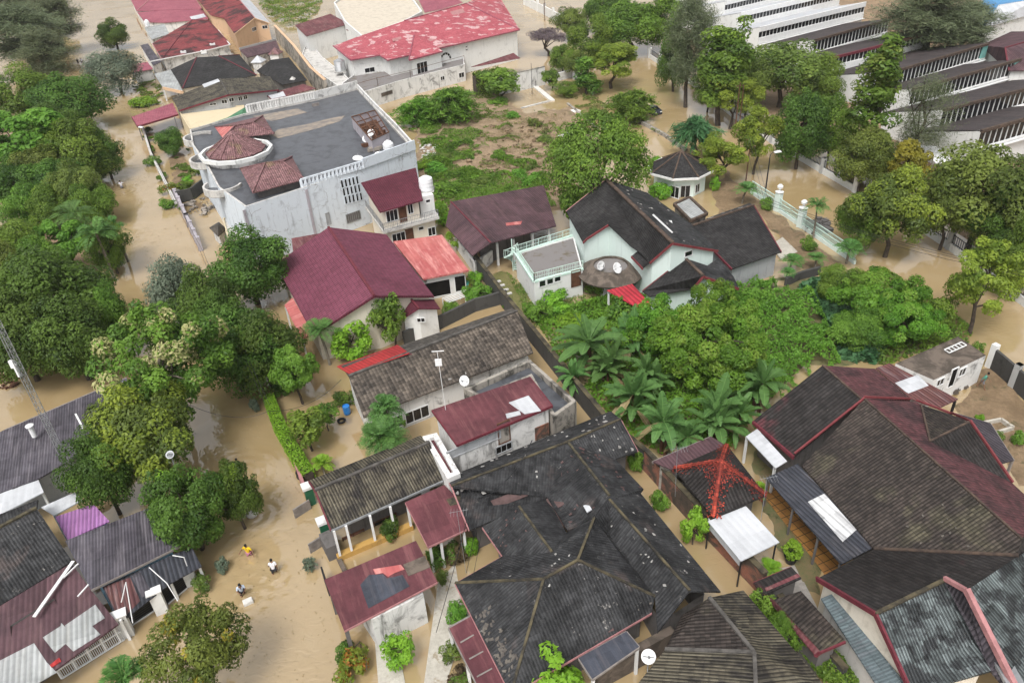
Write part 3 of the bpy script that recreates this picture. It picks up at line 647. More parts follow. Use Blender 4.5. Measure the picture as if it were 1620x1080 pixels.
h.roof('a b t:grey_tile_dim|b c t:grey_tile_dim|c d t:grey_tile_dim|d a t:grey_tile_dim', .08).walls('a b c d', 'white_dirty', .3)
h = flat('low beige block at the foot of the blue white wall', '352 345 386 337 392 372 362 385', 2.6, 'yellow_wall', 'pale_stone', par=.2)

# ---------------------------------------------------------------- maroon shed, mint house, terraces
h = House('open sided shed with large maroon corrugated roof', 'r1 713 319 4.6;r2 776 384 4.2;a 860 293 3.4;b 880 357 3.2;c 747 404 3.1;d 705 356 3.2', 'shed', 'shed')
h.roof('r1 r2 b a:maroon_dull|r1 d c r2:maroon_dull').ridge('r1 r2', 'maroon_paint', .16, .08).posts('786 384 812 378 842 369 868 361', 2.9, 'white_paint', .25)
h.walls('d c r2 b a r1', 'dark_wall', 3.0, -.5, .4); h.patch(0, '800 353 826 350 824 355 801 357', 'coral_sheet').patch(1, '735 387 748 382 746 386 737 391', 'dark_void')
def _sw(b):
    for p, q in ((G(750, 414, 1.6), G(778, 396, 1.6)), (G(750, 414, 1.6), G(720, 372, 1.6))): b.bar(Vector((p.x, p.y, .6)), Vector((q.x, q.y, .6)), .2, 2.0)
h.add('low_wall', 'white_dirty', _sw)
h = House('white two storey house with black tiled gable roof and red bargeboards', 'r1 958.5 284 8.0;r2 1063.7 384 8.0;a 895.6 333.7 5.6;b 922.5 383 5.2;c 929 376.5 5.4;d 962.5 355 6.4;e 998.5 389 5.6;f 1009 396 5.5;g 1028 415 5.2;k 1023.7 304.8 5.6;l 1092 353 5.6;m 1136 396 5.4')
h.roof('r1 a b c d e f g r2:black_tile_plain|r1 r2 m l k:black_tile').ridge('r1 r2', 'cap_brown', .4, .16).fascia('g r2 m|c d|b c', 'red_paint', .1, .24).fascia('a r1', 'pink_paint', .12, .2)
h.walls('a b c d e f g r2 m l k r1', 'mint_wall', .35).specks(1, 26, 'chips', 5, 0.08, 0.30).patch(1, '1032 340 1034 339 1065 368 1063 369', 'white_paint').patch(1, '1058 349 1062 349 1092 373 1088 375', 'white_paint')
h.win(1089, 401, 1.0, .6, bars=0)
h = House('small black tiled hood with red edge over the balcony of the white two storey house', 'a 999 405 4.6;b 1010 396 5.2;c 1029 414 5.2;d 1017 424 4.6', 'awning', 'awning')
h.roof('a d c b:black_tile_plain', .1).fascia('b c|a d', 'red_paint', .12, .25)
h = House('lower front wing with black tiled gable roof and vented white gable', 'r1 1083 408 5.4;r2 1112.5 436.5 5.2;a 1016.5 460 3.4;b 1028 468.5 3.4;c 1096 456 3.6;d 1119 420 4.4;e 1137 408 4.2;f 1161 438 3.4;g 1169 456 3.2')
h.roof('r1 a b c r2:black_tile_plain|r1 r2 g f e d:black_tile').ridge('r1 r2', 'cap_brown', .3).fascia('c r2 g|r1 a', 'red_paint', .1, .26).walls('a b c r2 g f e d r1', 'mint_wall', .5)
for x, y in ((1126.5, 466), (1134, 463.5), (1141.5, 461)): h.win(x, y, .22, .28, bars=0)
h = House('black tiled house wing facing the mint road fence', 'r1 1092.6 358 5.0;r2 1192.6 324.6 5.0;a 1158 425 3.0;b 1236 398 3.0;c 1122 344 4.0;d 1186 321 4.0')
h.roof('r1 a b r2:black_tile_plain|r1 r2 d c:black_tile').ridge('r1 r2', 'cap_brown', .25).fascia('r2 b|r1 a', 'maroon_paint', .12, .25).walls('r1 a b r2 d c', 'grey_wall', .4).specks(1, 10, 'chips', 3)
h = House('grey skylight sheet roof between the black tiled roofs', 'a 1066.7 323.7 4.6;b 1090.7 312.6 4.6;c 1118.5 338.5 4.6;d 1092.6 349.6 4.6', 'skylight', 'skylight')
h.roof('a d c b:pale_corrugated', .1).walls('a d c b', 'old_wall', .1, 2.8)
h.add('frame', 'cap_brown', lambda b: [b.bar(p, q, .3, .35) for p, q in zip(h.pp('a b c d'), h.pp('b c d a'))])
# octagonal gazebo house
g = House('white octagonal house with dark ribbed octagonal roof', 'x 1076 265 3.0', 'gazebo', 'gazebo'); c = g.P['x']; rr = 52 * mpp(c)
for i in range(8): a = 2 * math.pi * (i + .45) / 8; g.P['e%d' % i] = c + Vector((rr * math.cos(a), rr * math.sin(a), 0))
g.P['t'] = c + Vector((0, 0, 2.3))
g.roof('|'.join('e%d e%d t:black_tile_plain' % (i, (i + 1) % 8) for i in range(8))).ridge('|'.join('t e%d' % i for i in range(8)), 'cap_brown', .2, .12)
g.fascia(' '.join('e%d' % i for i in list(range(8)) + [0]), 'white_paint', .12, .3).walls(' '.join('e%d' % i for i in range(8)), 'mint_wall', .9)
g.win(1068, 304, 1.3, 1.6, bars=1).win(1084, 304, 1.3, 1.9, 'door', 'white_paint', 'dark_glass', 1).win(1103, 298, 1.0, 1.2)
h = flat('low white annex with brown terrace roof and mint railings', '816 401 845 446 922 426 908 374', 3.1, 'white_wall', 'terrace_floor', par=.12, pw=.15, cat='annex', name='annex')
def _ter():
    rg = [G(x, y, 3.1) for x, y in ((908, 372), (816, 401), (845, 445), (922, 425))]
    h.add('railing', 'mint_paint', lambda b: rail(b, rg, .95, .2))
    h.add('slab_edge', 'mint_paint', lambda b: [b.bar(p, q, .35, .22) for p, q in zip(rg, rg[1:])])
    for x, y in ((858, 448), (870, 444), (882, 440)): h.win(x, y, .75, .8, bars=0)
    h.win(911, 440, 1.1, 1.9, 'door', 'wood_brown', 'wood_brown', 0)
    # spiral stair at the back corner
    c = G(812, 428, 0)
    def st(b):
        for i in range(14):
            a = i * .42; z = .2 + i * .21; b.bar(c + Vector((.1 * math.cos(a), .1 * math.sin(a), z)), c + Vector((1.0 * math.cos(a), 1.0 * math.sin(a), z)), .3, .05)
            b.bar(c + Vector((math.cos(a), math.sin(a), z)), c + Vector((math.cos(a), math.sin(a), z + .9)), .04)
        b.tube([c, c + Vector((0, 0, 4))], .07, 6); pr = [c + Vector((math.cos(i * .42), math.sin(i * .42), 1.1 + i * .21)) for i in range(14)]; b.tube(pr, .035, 5)
    h.add('spiral_stair', 'mint_paint', st)
_ter()
g = House('round terrace with mossy floor and sloped brown canopy rim', 'x 966 420 3.2', 'terrace', 'terrace'); c = g.P['x']; r1 = 27 * mpp(c)
b = MB(); b.lathe(c, [(0, -.1), (r1, -.1), (r1, .12), (r1 + .25, .12), (r1 + 1.7, -.75), (r1 + 1.65, -.9), (r1 + .2, -.1), (r1 - .2, -.25)], 36, 0); g.roof_o = b.build('canopy_rim', 'concrete_moss', g.root)
b = MB(); b.lathe(c, [(0, -.05), (r1 - .05, -.05)], 36); b.build('floor', 'terrace_floor', g.root)
b = MB(); b.lathe(c, [(r1 - .5, -3.8), (r1 - .5, -.3)], 24); b.build('wall', 'white_dirty', g.root)
dish('upright white dish on the round terrace', 950, 420, 3.9, .5, 2.6, .15)
dish('tilted white dish with feed arm on the round terrace', 976, 424, 3.8, .6, 2.4, .55)
h = House('bright red ribbed canopy beside the round terrace', 'a 960 459 2.7;b 1000 449 3.0;c 1031 482 2.9;d 1012 489 2.6', 'canopy', 'canopy')
h.roof('a d c b:red_corrugated', .08).posts('963 461 1012 487', 2.5)

# ---------------------------------------------------------------- grey tile house and neighbours
h = House('grey weathered tile gable house with a red strip along its ridge', 'r1 551.7 595 5.0;r2 818 491.7 5.0;a 575 660 3.0;b 843.5 557 3.0;c 540 578 4.1;d 810 487 4.1')
h.roof('r1 a b r2:grey_tile|r1 r2 d c:grey_tile_dim').ridge('r1 r2', 'cap_grey', .25).walls('r1 a b r2 d c', 'white_dirty', .4)
h.patch(1, '533 580 629 546 648 559 553 592', 'red_sheet', .05).patch(0, '553 596 650 557 652 562 556 602', 'maroon_sheet', .04).specks(0, 14, 'chips', 9, 0.15, 0.45, '760 600 840 560 835 540 700 600').win(660, 655, 2.2, 1.2, bars=2).win(624, 668, 1.6, 1.2)
h = House('maroon flat roof above a stained white wall', 'a 683 648 4.9;b 838 595.5 4.9;c 874 641 4.7;d 723 703 4.7')
h.roof('a d c b:maroon_sheet', .12).walls('a d c b', 'white_dirty', .25).fascia('a d c b', 'maroon_paint', .08, .22).patch(0, '805 637 836 626 856 650 830 655', 'white_sheet', .04).patch(0, '800 655 822 650 824 656 802 662', 'white_sheet', .05)
h.win(797, 683, 1.0, 2.0, frame='wood_brown', pane='old_wall', bars=0).win(797, 708, 1.4, .7, frame='grey_wall', pane='dark_void', bars=2).win(857, 682, 1.2, 1.2, frame='brick_wall', pane='brick_wall', bars=0).win(750, 703, 4.5, .7, frame='grey_wall', pane='grey_wall', bars=0)
h = flat('blackened flat roof annex with slate grey floor and dirty parapet', '733 614 838 568 912 634 875 660 838 596 760 628', 4.0, 'old_wall', 'concrete_dark', par=.6, pw=.3, cat='annex', name='annex')
h = flat('narrow white annex with a maroon gutter strip down its middle', '668 690 691 684 728 748 708 757', 4.0, 'white_dirty', 'maroon_sheet', par=.3, pw=.4, cat='annex', name='annex')
h = House('long house under dark ribbed tiles with white porch posts', 'r1 498.5 775.6 4.2;r2 680 699.6 4.2;a 523 837.5 3.0;b 700 759 3.0;c 488 760 3.5;d 665 688.5 3.5')
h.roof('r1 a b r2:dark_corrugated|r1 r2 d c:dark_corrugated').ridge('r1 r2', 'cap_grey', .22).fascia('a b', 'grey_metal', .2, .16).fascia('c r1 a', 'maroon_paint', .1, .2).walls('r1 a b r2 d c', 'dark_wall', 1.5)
h.posts('528 839 547 831 585 815 617 801', 2.9).win(560, 850, 1.6, .9, frame='wood_brown', pane='brick_wall').win(610, 826, 1.8, 1.0, frame='wood_brown')
def _kerb(b):
    p, q = G(533, 880, .3), G(652, 830, .3); b.bar(Vector((p.x, p.y, .05)), Vector((q.x, q.y, .05)), .5, .8)
h.add('plinth', 'orange_stone', _kerb)
h = House('maroon flat carport between the dark ribbed roof and the black roof', 'a 641 794 2.9;b 703 766.5 3.0;c 722 786 3.0;d 738 836 2.9;e 677 864 2.8', 'carport', 'carport')
h.roof('a e d c b:maroon_sheet', .1).fascia('a e d', 'pink_paint', .07, .16).posts('680 862 697 855 733 838 644 797', 2.6).patch(0, '706 790 728 783 730 796 712 800', 'cap_dark')
h = House('maroon flat garage roof with slate blue and coral patches', 'a 513 916 2.9;a2 536 906.5 3.0;b 658 854.6 3.2;c 691.7 919.4 3.1;d 544.4 996.5 2.8', 'garage', 'garage')
h.roof('a d c b a2:maroon_sheet', .12).fascia('d c', 'pink_paint', .08, .14).patch(0, '570 925 584 909 606 908 612 915 637 909 648 927 583 962', 'slate_blue').patch(0, '590 900 634 893 640 900 624 906 614 912 606 906 594 908', 'coral_sheet', .025).patch(0, '638 893 672 879 681 897 646 911', 'concrete_moss', .035)
h.add('wall', 'white_dirty', lambda b: b.prism([G(588, 980, 2.7), G(670, 940, 2.7), G(655, 905, 2.7), G(565, 945, 2.7)], -.6, 2.7)); h.posts('547 992 521 925', 2.7, 'dark_wall', .25)
# big black roof
K = House('rambling house under blackened tiles with many hips and valleys', 'a1 707 755 3.0;a2 966 650 3.0;b1 714 769 4.0;d1 898 699 4.5;b2 982 663 4.5;c1 742 838 3.0;c2 1009 713 3.0;c3 973 725 3.1;v1 866 786 3.1;'
  'd2 964 784 4.8;e2 1018 773 3.0;f2 898 838 3.2;g2 932 828 3.2;'
  'h1 860 916 5.4;h2 914 886 5.7;h3 940 819 5.0;k1 720 922 2.9;o2 795 879 2.9;n1 821 801 4.5;n2 873 873 4.6;o1 763 833 3.0;p1 866 787 3.0;p2 896 842 3.6;q1 962 842 3.9;q2 1036 943 3.5;r1 1031 968 2.9;s 808 1098 2.9;'
  't1 964 790 5.0;t2 1091 934 4.8;u1 1013 779 3.0;u2 1140 935 3.0;w1 942 820 3.6;w3 1040 1000 2.9')
K.planar('b1 d1 c1', 'v1')
K.roof('a1 c1 v1 d1 b1:black_tile|d1 c3 c2 b2:black_tile|b1 d1 b2 a2 a1:black_tile|d1 v1 f2 g2 d2:black_tile|d1 d2 e2 c3:black_tile|n1 o1 o2 n2:black_tile|n1 n2 p2 p1:black_tile|k1 h1 h2 h3 p2 n2 o2:black_tile|h2 q2 q1 h3:black_tile|h1 s r1 q2 h2:black_tile|k1 s h1:black_tile|t1 q1 q2 w3 t2:black_tile|t1 t2 u2 u1:black_tile|d2 e2 u1 t1:black_tile|d2 t1 h3 g2:black_tile|t1 q1 h3:black_tile')
K.ridge('b1 d1 b2|n1 n2|h1 h2 q2|h2 h3|k1 h1 s|t1 t2', 'cap_moss', .15, .09).ridge('d1 d2', 'cap_dark', .15).fascia('a1 b1 c1|o1 o2|o2 k1 s|r1 s|c2 b2', 'pink_paint', .08, .16)
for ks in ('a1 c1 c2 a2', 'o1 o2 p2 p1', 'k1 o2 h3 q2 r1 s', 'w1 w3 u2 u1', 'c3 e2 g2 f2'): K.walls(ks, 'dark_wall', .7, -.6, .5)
K.patch(0, '776 792 838 769 841 777 835 784 792 801 781 800', 'red_chips', .05).patch(3, '863 785 870 783 880 810 903 832 897 838 870 806', 'red_chips', .05).patch(3, '873 795 887 788 893 797 880 806', 'red_chips', .06).patch(0, '822 766 833 763 836 772 826 775', 'white_sheet', .06).patch(3, '923 800 931 797 937 806 929 811', 'white_sheet', .06)
K.specks(0, 30, 'chips', 11, 0.08, 0.38, '712 775 850 725 860 745 850 775 790 815 740 830').specks(0, 12, 'chips', 12, 0.15, 0.45, '765 800 790 790 800 808 775 820').specks(2, 20, 'chips', 13, 0.08, 0.34).specks(3, 30, 'red_chips', 14, 0.08, 0.30).specks(4, 20, 'red_chips', 15, 0.08, 0.30).specks(1, 10, 'chips', 16, 0.08, 0.30)
K.specks(5, 14, 'red_chips', 17, 0.08, 0.19).specks(7, 10, 'chips', 18, 0.08, 0.22).specks(9, 16, 'lichen', 19, .12, .35).specks(9, 40, 'red_chips', 20, 0.09, 0.30, '905 1035 970 995 962 985 900 1020').specks(10, 70, 'lichen', 21, .1, .32, '745 960 775 960 830 1060 800 1070 770 1020').specks(12, 10, 'chips', 22, 0.09, 0.22).specks(11, 8, 'chips', 23, 0.08, 0.22).specks(9, 7, 'chips', 24, 0.11, 0.30)
h = House('slate grey flat canopy with pale rim beside the black roof', 'a 915.6 1040 2.7;b 991 998 2.7;c 1011 1022 2.6;d 937 1073 2.6', 'canopy', 'canopy')
h.roof('a d c b:slate_blue', .1).fascia('a d c b a', 'wood_grey', .12, .16).posts('938 1071 1008 1023', 2.5)
h = House('maroon flat side roof along the left wall of the black roof', 'a 710 992 2.7;b 745.6 972.5 2.8;c 812 1090 2.8;d 764 1100 2.7', 'lean-to', 'lean_to')
h.roof('a d c b:maroon_sheet', .1).fascia('b a d', 'wood_grey', .12, .2).posts('712 994 738 1042', 2.6)
for k in range(5): pass
h.patch(0, '728 1015 749 1003 750 1004.5 729 1017', 'wood_grey').patch(0, '742 1041 764 1029 765 1030.5 743 1043', 'wood_grey').patch(0, '754 1069 778 1056 779 1057.5 755 1071', 'wood_grey')
h = House('dark olive tile hip roof house at the lower edge', 'a 1176 933 3.0;r1 1122 945 4.3;c 1078 973 3.2;r2 1193 1032 4.8;v 1052 1027 3.3;e 1000 1092 3.0;f 1197 1120 4.8;g 1322 1104 3.0')
h.roof('a r1 r2 f g:dark_corrugated|r1 c v r2:brown_tile|r2 v e f:dark_corrugated').ridge('r1 r2 f|r2 v', 'cap_grey', .2).walls('a r1 c v e f g', 'dark_wall', .6)

# ---------------------------------------------------------------- long house on the right
h = House('long house with dark reddish tile slopes and red verge ridge', 'T 1301 578 6.4;a 1191 666 3.4;b 1256 722 3.4;m 1363 632 6.2;c 1384.5 583 4.6;d 1440 632 4.4;'
  'M 1367 631 6.6;e 1269 736 3.4;f 1327 800 3.4;g 1383 867 3.4;V 1610 877 5.0;N 1617 853 6.6;k 1449 635 4.4;l 1457 640 4.6;o 1471 698 6.0;p 1534 667 6.0;q 1504 655 4.4;r 1602 764 3.4;s 1640 800 3.4;u 1700 850 3.4')
h.planar('M e f', 'g V N')

h.roof('T a b m:black_tile_rust|T m d c:rust_tile|M e f g V N:brown_tile|N V u s:black_tile_rust|M N s r o l k:rust_tile|l o p q:brown_tile|o r p:black_tile_rust', .16)
h.ridge('T m', 'cap_brown', .13, .08).ridge('M N|l o|o p', 'cap_brown', .13, .08).fascia('a b', 'maroon_paint', .14, .3).walls('T a b m d c', 'dark_wall', .5).walls('M e f g V N s r p q k', 'dark_wall', .6)
h.add('verge', 'red_paint', lambda b: (b.bar(h.P['b'] + Vector((0, 0, .3)), h.P['M'] + Vector((0, 0, .1)), .12, .14), b.bar(h.P['M'] + Vector((0, 0, .2)), h.P['d'] + Vector((0, 0, .1)), .12, .14), b.bar(h.P['p'] + Vector((0, 0, .15)), h.P['r'] + Vector((0, 0, .08)), .14, .14), b.bar(h.P['k'] + Vector((0, 0, .15)), h.P['q'] + Vector((0, 0, .1)), .12, .14), b.bar(h.P['q'] + Vector((0, 0, .15)), h.P['p'] + Vector((0, 0, .1)), .12, .14)))
h.specks(2, 12, 'lichen', 31, .08, .2, '1440 800 1500 790 1590 860 1480 870 1430 850')
L = House('front range of the long house with mottled teal tiles and pink capped verges', 'a 1292 915 3.6;y1 1385 971 5.8;y2 1493 918 5.8;z 1527 935 5.0;V 1611 879 5.0;g 1383 868 3.5;x 1553 1006 4.3;w 1568 1060 4.0;t 1442 1096 3.4;W 1700 830 5.0;X 1620 1120 3.6;Y 1720 1100 3.4')
L.planar('y1 y2 a', 'g z V')

L.roof('g a y1 y2 z V:black_tile_rust|y1 t w x y2:teal_tile|y2 x w X z:slate_corrugated|z X Y W V:teal_tile', .16)
L.ridge('y1 y2', 'cap_moss', .2).ridge('g V', 'cap_brown', .18)
L.add('verge', 'pink_paint', lambda b: (b.bar(L.P['y2'] + Vector((0, 0, .2)), L.P['z'] + Vector((0, 0, .1)), .2, .25), b.bar(L.P['z'] + Vector((0, 0, .2)), L.P['X'] + Vector((0, 0, .15)), .26, .35)))
L.add('bargeboard', 'maroon_paint', lambda b: (b.bar(L.P['a'], L.P['y1'], .14, .3), b.bar(L.P['y1'], L.P['t'], .14, .3)))
L.walls('g a y1 t w V', 'cream_wall', .35)
L.add('gutter', 'grey_metal', lambda b: (b.bar(L.P['x'] + Vector((.2, 0, .2)), L.P['w'] + Vector((.6, -1.0, .2)), .9, .2)))
h = House('teal grey corrugated lean-to under the cream gable', 'a 1299 946 3.0;b 1318 938 3.3;c 1440 1090 3.3;d 1398 1100 3.0', 'lean-to', 'lean_to')
h.roof('a d c b:teal_sheet', .1).walls('a d c b', 'pale_stone', .2)
h = House('dark corrugated lean-to with a chalky white patch under the long eave', 'a 1212 755 2.8;b 1262 733 3.2;c 1384 864 3.2;d 1331 892 2.8', 'lean-to', 'lean_to')
h.roof('a d c b:navy_corrugated', .1).patch(0, '1278 794 1304 781 1355 838 1333 857', 'chalk_corrugated', .05).posts('1216 756 1255 802 1295 848 1330 888', 2.7, 'dark_wall', .12).specks(0, 18, 'chips', 41, 0.22, 0.68, '1240 736 1262 732 1268 742 1248 748').specks(0, 20, 'lichen', 42, .1, .35)
h = House('white sheet awning on the left eave of the long house', 'a 1180 690 2.8;b 1198 678 3.1;c 1245 729 3.1;d 1227 740 2.8', 'awning', 'awning')
h.roof('a d c b:white_sheet', .08).posts('1182 691 1226 738', 2.6)
h = House('pavilion under a dark tile pyramid roof with bright red mossy hips', 't 1141 728 5.0;a 1065.6 740 3.0;b 1128 817 3.0;c 1212 783 3.0;d 1150 703 3.0', 'pavilion', 'pavilion')
h.roof('a b t:black_tile_rust|b c t:black_tile_rust|c d t:black_tile_rust|d a t:black_tile_rust').ridge('t a|t b|t c|t d', 'red_moss_tile', .26, .09).walls('a b c d', 'dark_wall', .6)
def lerp3(a, b_, k): return a + (b_ - a) * k
def _star(fi, ka, kb, fr, sd):
    rnd = random.Random(sd); T, A, B_ = h.P['t'], h.P[ka], h.P[kb]; b = MB(); n = newell([A, B_, T])
    if n.z < 0: n = -n
    for i in range(520):
        e = rnd.random(); s_ = rnd.random() ** 1.6 * fr; p = T.lerp(A.lerp(B_, e), s_)
        if rnd.random() < s_ * 1.3: continue
        x = Vector((rnd.uniform(-1, 1), rnd.uniform(-1, 1), 0)); x = (x - n * x.dot(n)).normalized(); y = n.cross(x); r_ = rnd.uniform(.03, .075); o = p + n * (.02 + .02 * rnd.random())
        b.face([o - x * r_ - y * r_ * .6, o + x * r_ - y * r_ * .6, o + x * r_ + y * r_ * .6, o - x * r_ + y * r_ * .6])
    b.build('moss_patch', 'red_moss_tile', h.roof_o)['kind'] = 'stuff'
_star(0, 'a', 'b', .55, 1); _star(1, 'b', 'c', .6, 2)
def _fringe(sd):
    rnd = random.Random(sd); b = MB(); T = h.P['t']
    for k in 'abcd':
        A = h.P[k]; d = (A - T).normalized(); s_ = d.cross(Vector((0, 0, 1))).normalized()
        for i in range(260):
            f = rnd.random() ** .8; off = rnd.gauss(0, .28); p = T + (A - T) * f + s_ * off + Vector((0, 0, .03 - abs(off) * .38)); r_ = rnd.uniform(.02, .06)
            b.face([p - d * r_ - s_ * r_, p + d * r_ - s_ * r_, p + d * r_ + s_ * r_, p - d * r_ + s_ * r_][::-1])
    b.build('moss_fringe', 'red_moss_tile', h.roof_o)['kind'] = 'stuff'
_fringe(5)
h = House('grey lean-to roof behind the red hipped pavilion', 'a 1032 730 2.7;b 1125 690 2.8;c 1150 705 2.8;d 1062 742 2.7', 'lean-to', 'lean_to')
h.roof('a d c b:maroon_dull', .08).fascia('a b', 'wood_grey', .15, .15).walls('a d c b', 'old_wall', .3)
h = House('plain white flat canopy below the red hipped pavilion', 'a 1120 824 2.7;b 1180 800 2.7;c 1233 857 2.7;d 1172 887 2.7', 'canopy', 'canopy')
h.roof('a d c b:white_sheet', .09).posts('1122 825 1173 884 1228 857', 2.6, 'black_metal', .08)
h.add('side_sheet', 'white_sheet', lambda b: b.bar(G(1120, 826, 2.2), G(1171, 888, 2.2), .06, .8))
h = House('small dark tile roof with red eave at the end of the brick wall', 'a 1224 948 3.0;b 1267 934 3.2;c 1338 1013 3.2;d 1298 1030 2.8;e 1208 938 2.6;f 1290 1036 2.5', 'outbuilding', 'outbuilding')
h.roof('a d c b:brown_tile|e f d a:maroon_rust', .1).fascia('f d c', 'maroon_paint', .1, .2).walls('a d c b', 'dark_wall', .3)
h = House('burnt looking dark tile roof fragments above the brick wall', 'a 1192 921 2.6;b 1252 896 2.7;c 1268 914 2.7;d 1206 942 2.5', 'outbuilding', 'outbuilding')
h.roof('a d c b:black_tile_rust', .1).fascia('a b', 'red_paint', .1, .16).walls('a d c b', 'dark_wall', .2).patch(0, '1210 930 1262 907 1266 912 1212 935', 'maroon_rust')
# annex by the road, upper right
h = flat('low annex with mossy flat concrete roof by the road gate', '1417 575 1516 532 1560 562 1477 601', 2.9, 'white_dirty', 'concrete_moss', par=.04, pw=.06, cat='annex', name='annex', parm='concrete_moss')
h.win(1487, 604, .9, .7, bars=1).win(1507, 597, .8, 1.9, 'door', 'white_paint', 'dark_void', 0).win(1522, 588, .9, .8)
b = MB(); A, B_ = G(1494, 553, 3.0), G(1521, 541, 3.0); o_ = G(1502, 558, 3.0) - A
for p in (A, A + o_): b.bar(p, p + (B_ - A), .08)
for k in range(6): b.bar(A + (B_ - A) * (k / 5), A + (B_ - A) * (k / 5) + o_, .07)
tag(b.build('ladder', 'white_paint', loc=A), 'white ladder lying on the mossy annex roof', 'ladder')
h = House('faded red corrugated canopy with a white panel beside the annex', 'a 1385.5 582 2.9;b 1407 574 3.0;c 1516 631 2.8;d 1484 646 2.7;e 1440 630 2.8', 'canopy', 'canopy')
h.roof('a e d c b:rusty_corrugated', .08).patch(0, '1416 606 1452 593 1469 610 1436 623', 'white_sheet', .04).posts('1511 634', 2.6, 'black_metal')
h = House('black flat canopy behind the wing of the long house', 'a 1511 653 2.8;b 1567 669 2.8;c 1604 727 2.7;d 1560 740 2.7', 'canopy', 'canopy')
h.roof('a d c b:slate_corrugated', .1).fascia('a b c', 'wood_grey', .12, .16).posts('1566 672 1602 727', 2.6, 'wood_grey')

# ---------------------------------------------------------------- lower left
h = House('grey purple corrugated roof house below the lattice mast', 'a -60 712 3.6;b 8 679 3.6;c 200 597 3.8;d 216 622 3.2;e 130 716 3.0;f 60 757 3.0;g -60 800 3.0')
h.planar('b c f', 'a d e g').roof('a g f e d c b:slate_sheet').fascia('b c', 'wood_grey', .12, .2).walls('a g f e d c b', 'grey_wall', .4).patch(0, '165 615 196 603 199 606 166 622', 'white_sheet').specks(0, 16, 'chips', 51, 0.15, 0.60, '150 625 200 600 205 610 165 632').patch(0, '118 655 121 654 133 677 130 678', 'white_paint')
h = House('white sheet roof angled along the left edge', 'a -20 742 3.0;b 2 753 3.0;c 20 774 2.9;d 60 757 2.9;e 69 778 2.8;f -20 824 2.7', 'canopy', 'canopy')
h.roof('a f e d c b:white_sheet', .09).posts('66 777 4 806', 2.7)
h = House('white sheet strip roof beside the lilac corrugated roof', 'a 65 802 2.9;b 121 777 2.9;c 129 791 2.8;d 85 815 2.8', 'canopy', 'canopy')
h.roof('a d c b:white_sheet', .09).posts('86 814', 2.6)
h = House('lilac purple corrugated roof', 'a 87 817 2.9;b 148 797 2.9;c 173 824 2.8;d 107 854 2.8', 'canopy', 'canopy')
h.roof('a d c b:purple_corrugated', .09).walls('a d c b', 'sky_paint', .15)
h = House('black tile roof house with plain ridge at the left edge', 'r1 -30 849 5.0;r2 58 803.5 5.0;a -30 975 3.2;b 114 887 3.2;c -30 824 4.2;d 60 790 4.2')
h.roof('r1 a b r2:black_tile|r1 r2 d c:black_tile').ridge('r1 r2', 'cap_dark', .25).walls('r1 a b r2 d c', 'sky_paint', .45)
h = House('brown corrugated roof house with blue painted wall', 'a 103 855 3.5;b 240 801 3.5;c 285 862 3.0;d 143.5 932 3.0')
h.roof('a d c b:slate_sheet').fascia('d c', 'wood_grey', .1, .16).walls('a d c b', 'sky_paint', .5).patch(0, '250 846 262 828 266 832 252 855', 'dark_void')
h = House('wide maroon sheet roof with pale replacement panels', 'a -40 982 3.2;b 113 890 3.2;c 146 935 3.1;d 187 986 2.1;e 56 1082 2.1;f -40 1140 2.1')
h.planar('a e b', 'c d f').roof('a f e d c b:maroon_dull').walls('a f e d c b', 'dark_wall', 1.9)
h.patch(0, '68 1008 96 990 97 985 104 992 103 989 151 956 166 977 146 990 159 1003 116 1030 104 1018 87 1032', 'pale_corrugated').patch(0, '-30 1060 54 1017 74 1047 90 1063 40 1092 -30 1130', 'pale_corrugated').patch(0, '79 1052 94 1040 97 1046 82 1056', 'red_sheet', .06)
h = House('rusty to navy corrugated carport roof behind the iron gate', 'a 162 928 2.5;b 275 876 2.6;c 304 866 2.6;d 319 895 2.1;e 270 922 2.0;f 188 986 2.0', 'carport', 'carport')
h.planar('a b e', 'c d f').roof('a f e d c b:navy_corrugated', .08).patch(0, '164 928 206 913 222 950 190 982', 'rusty_corrugated', .03).patch(0, '208 911 222 905 240 935 225 945', 'slate_sheet', .03).posts('190 980 268 916 314 893', 1.95)
for lb, px in (('pale plank lying across the maroon sheet roof beside the black tiles', (54, 975, 116, 887, 3.25, .22)), ('thin pale batten resting on the maroon sheet roof', (123, 943, 140, 924, 3.15, .08)), ('short white batten at the corner of the brown corrugated roof', (100, 914, 124, 891, 3.3, .08))):
    b = MB(); p, q = G(px[0], px[1], px[4]), G(px[2], px[3], px[4] + .12); b.bar(p, q, px[5], .07); tag(b.build('plank', 'white_paint', loc=p), lb, 'plank')
# ---------------------------------------------------------------- white mansion at the top
h = House('white mansion with red tile hip roof patched in pale pink', 'M1 640 33 9.6;M2 737 6 9.6;a 613 95 6.6;b 822 47 6.6;c 554 95 6.6;d 527 73 6.8;e 567 58 7.6;f 600 87 6.6;g 806 23 7.2;i 775 -14 8.0;j 700 -14 8.6;q 790 -5 6.6')
h.roof('M1 a b M2:pinkred_tile|e d c f:pinkred_tile|M1 e f a:pinkred_tile|M2 b q i:pinkred_tile').ridge('d c|M1 M2 b', 'pink_tile', .3).fascia('c f a b', 'pink_tile', .12, .25).walls('d c f a b q i M2 M1 e', 'white_wall', .6)
for px in ('712 19 732 14 736 20 716 25', '692 38 706 35 709 43 696 46', '702 48 712 46 716 54 705 57', '720 45 731 43 735 49 724 52', '738 39 776 32 784 45 750 54', '660 66 686 60 688 64 662 70', '726 55 740 50 742 53 728 58', '620 62 634 58 636 62 622 66', '690 74 712 68 713 71 692 77'): h.patch(0, px, 'pink_paint', .04)
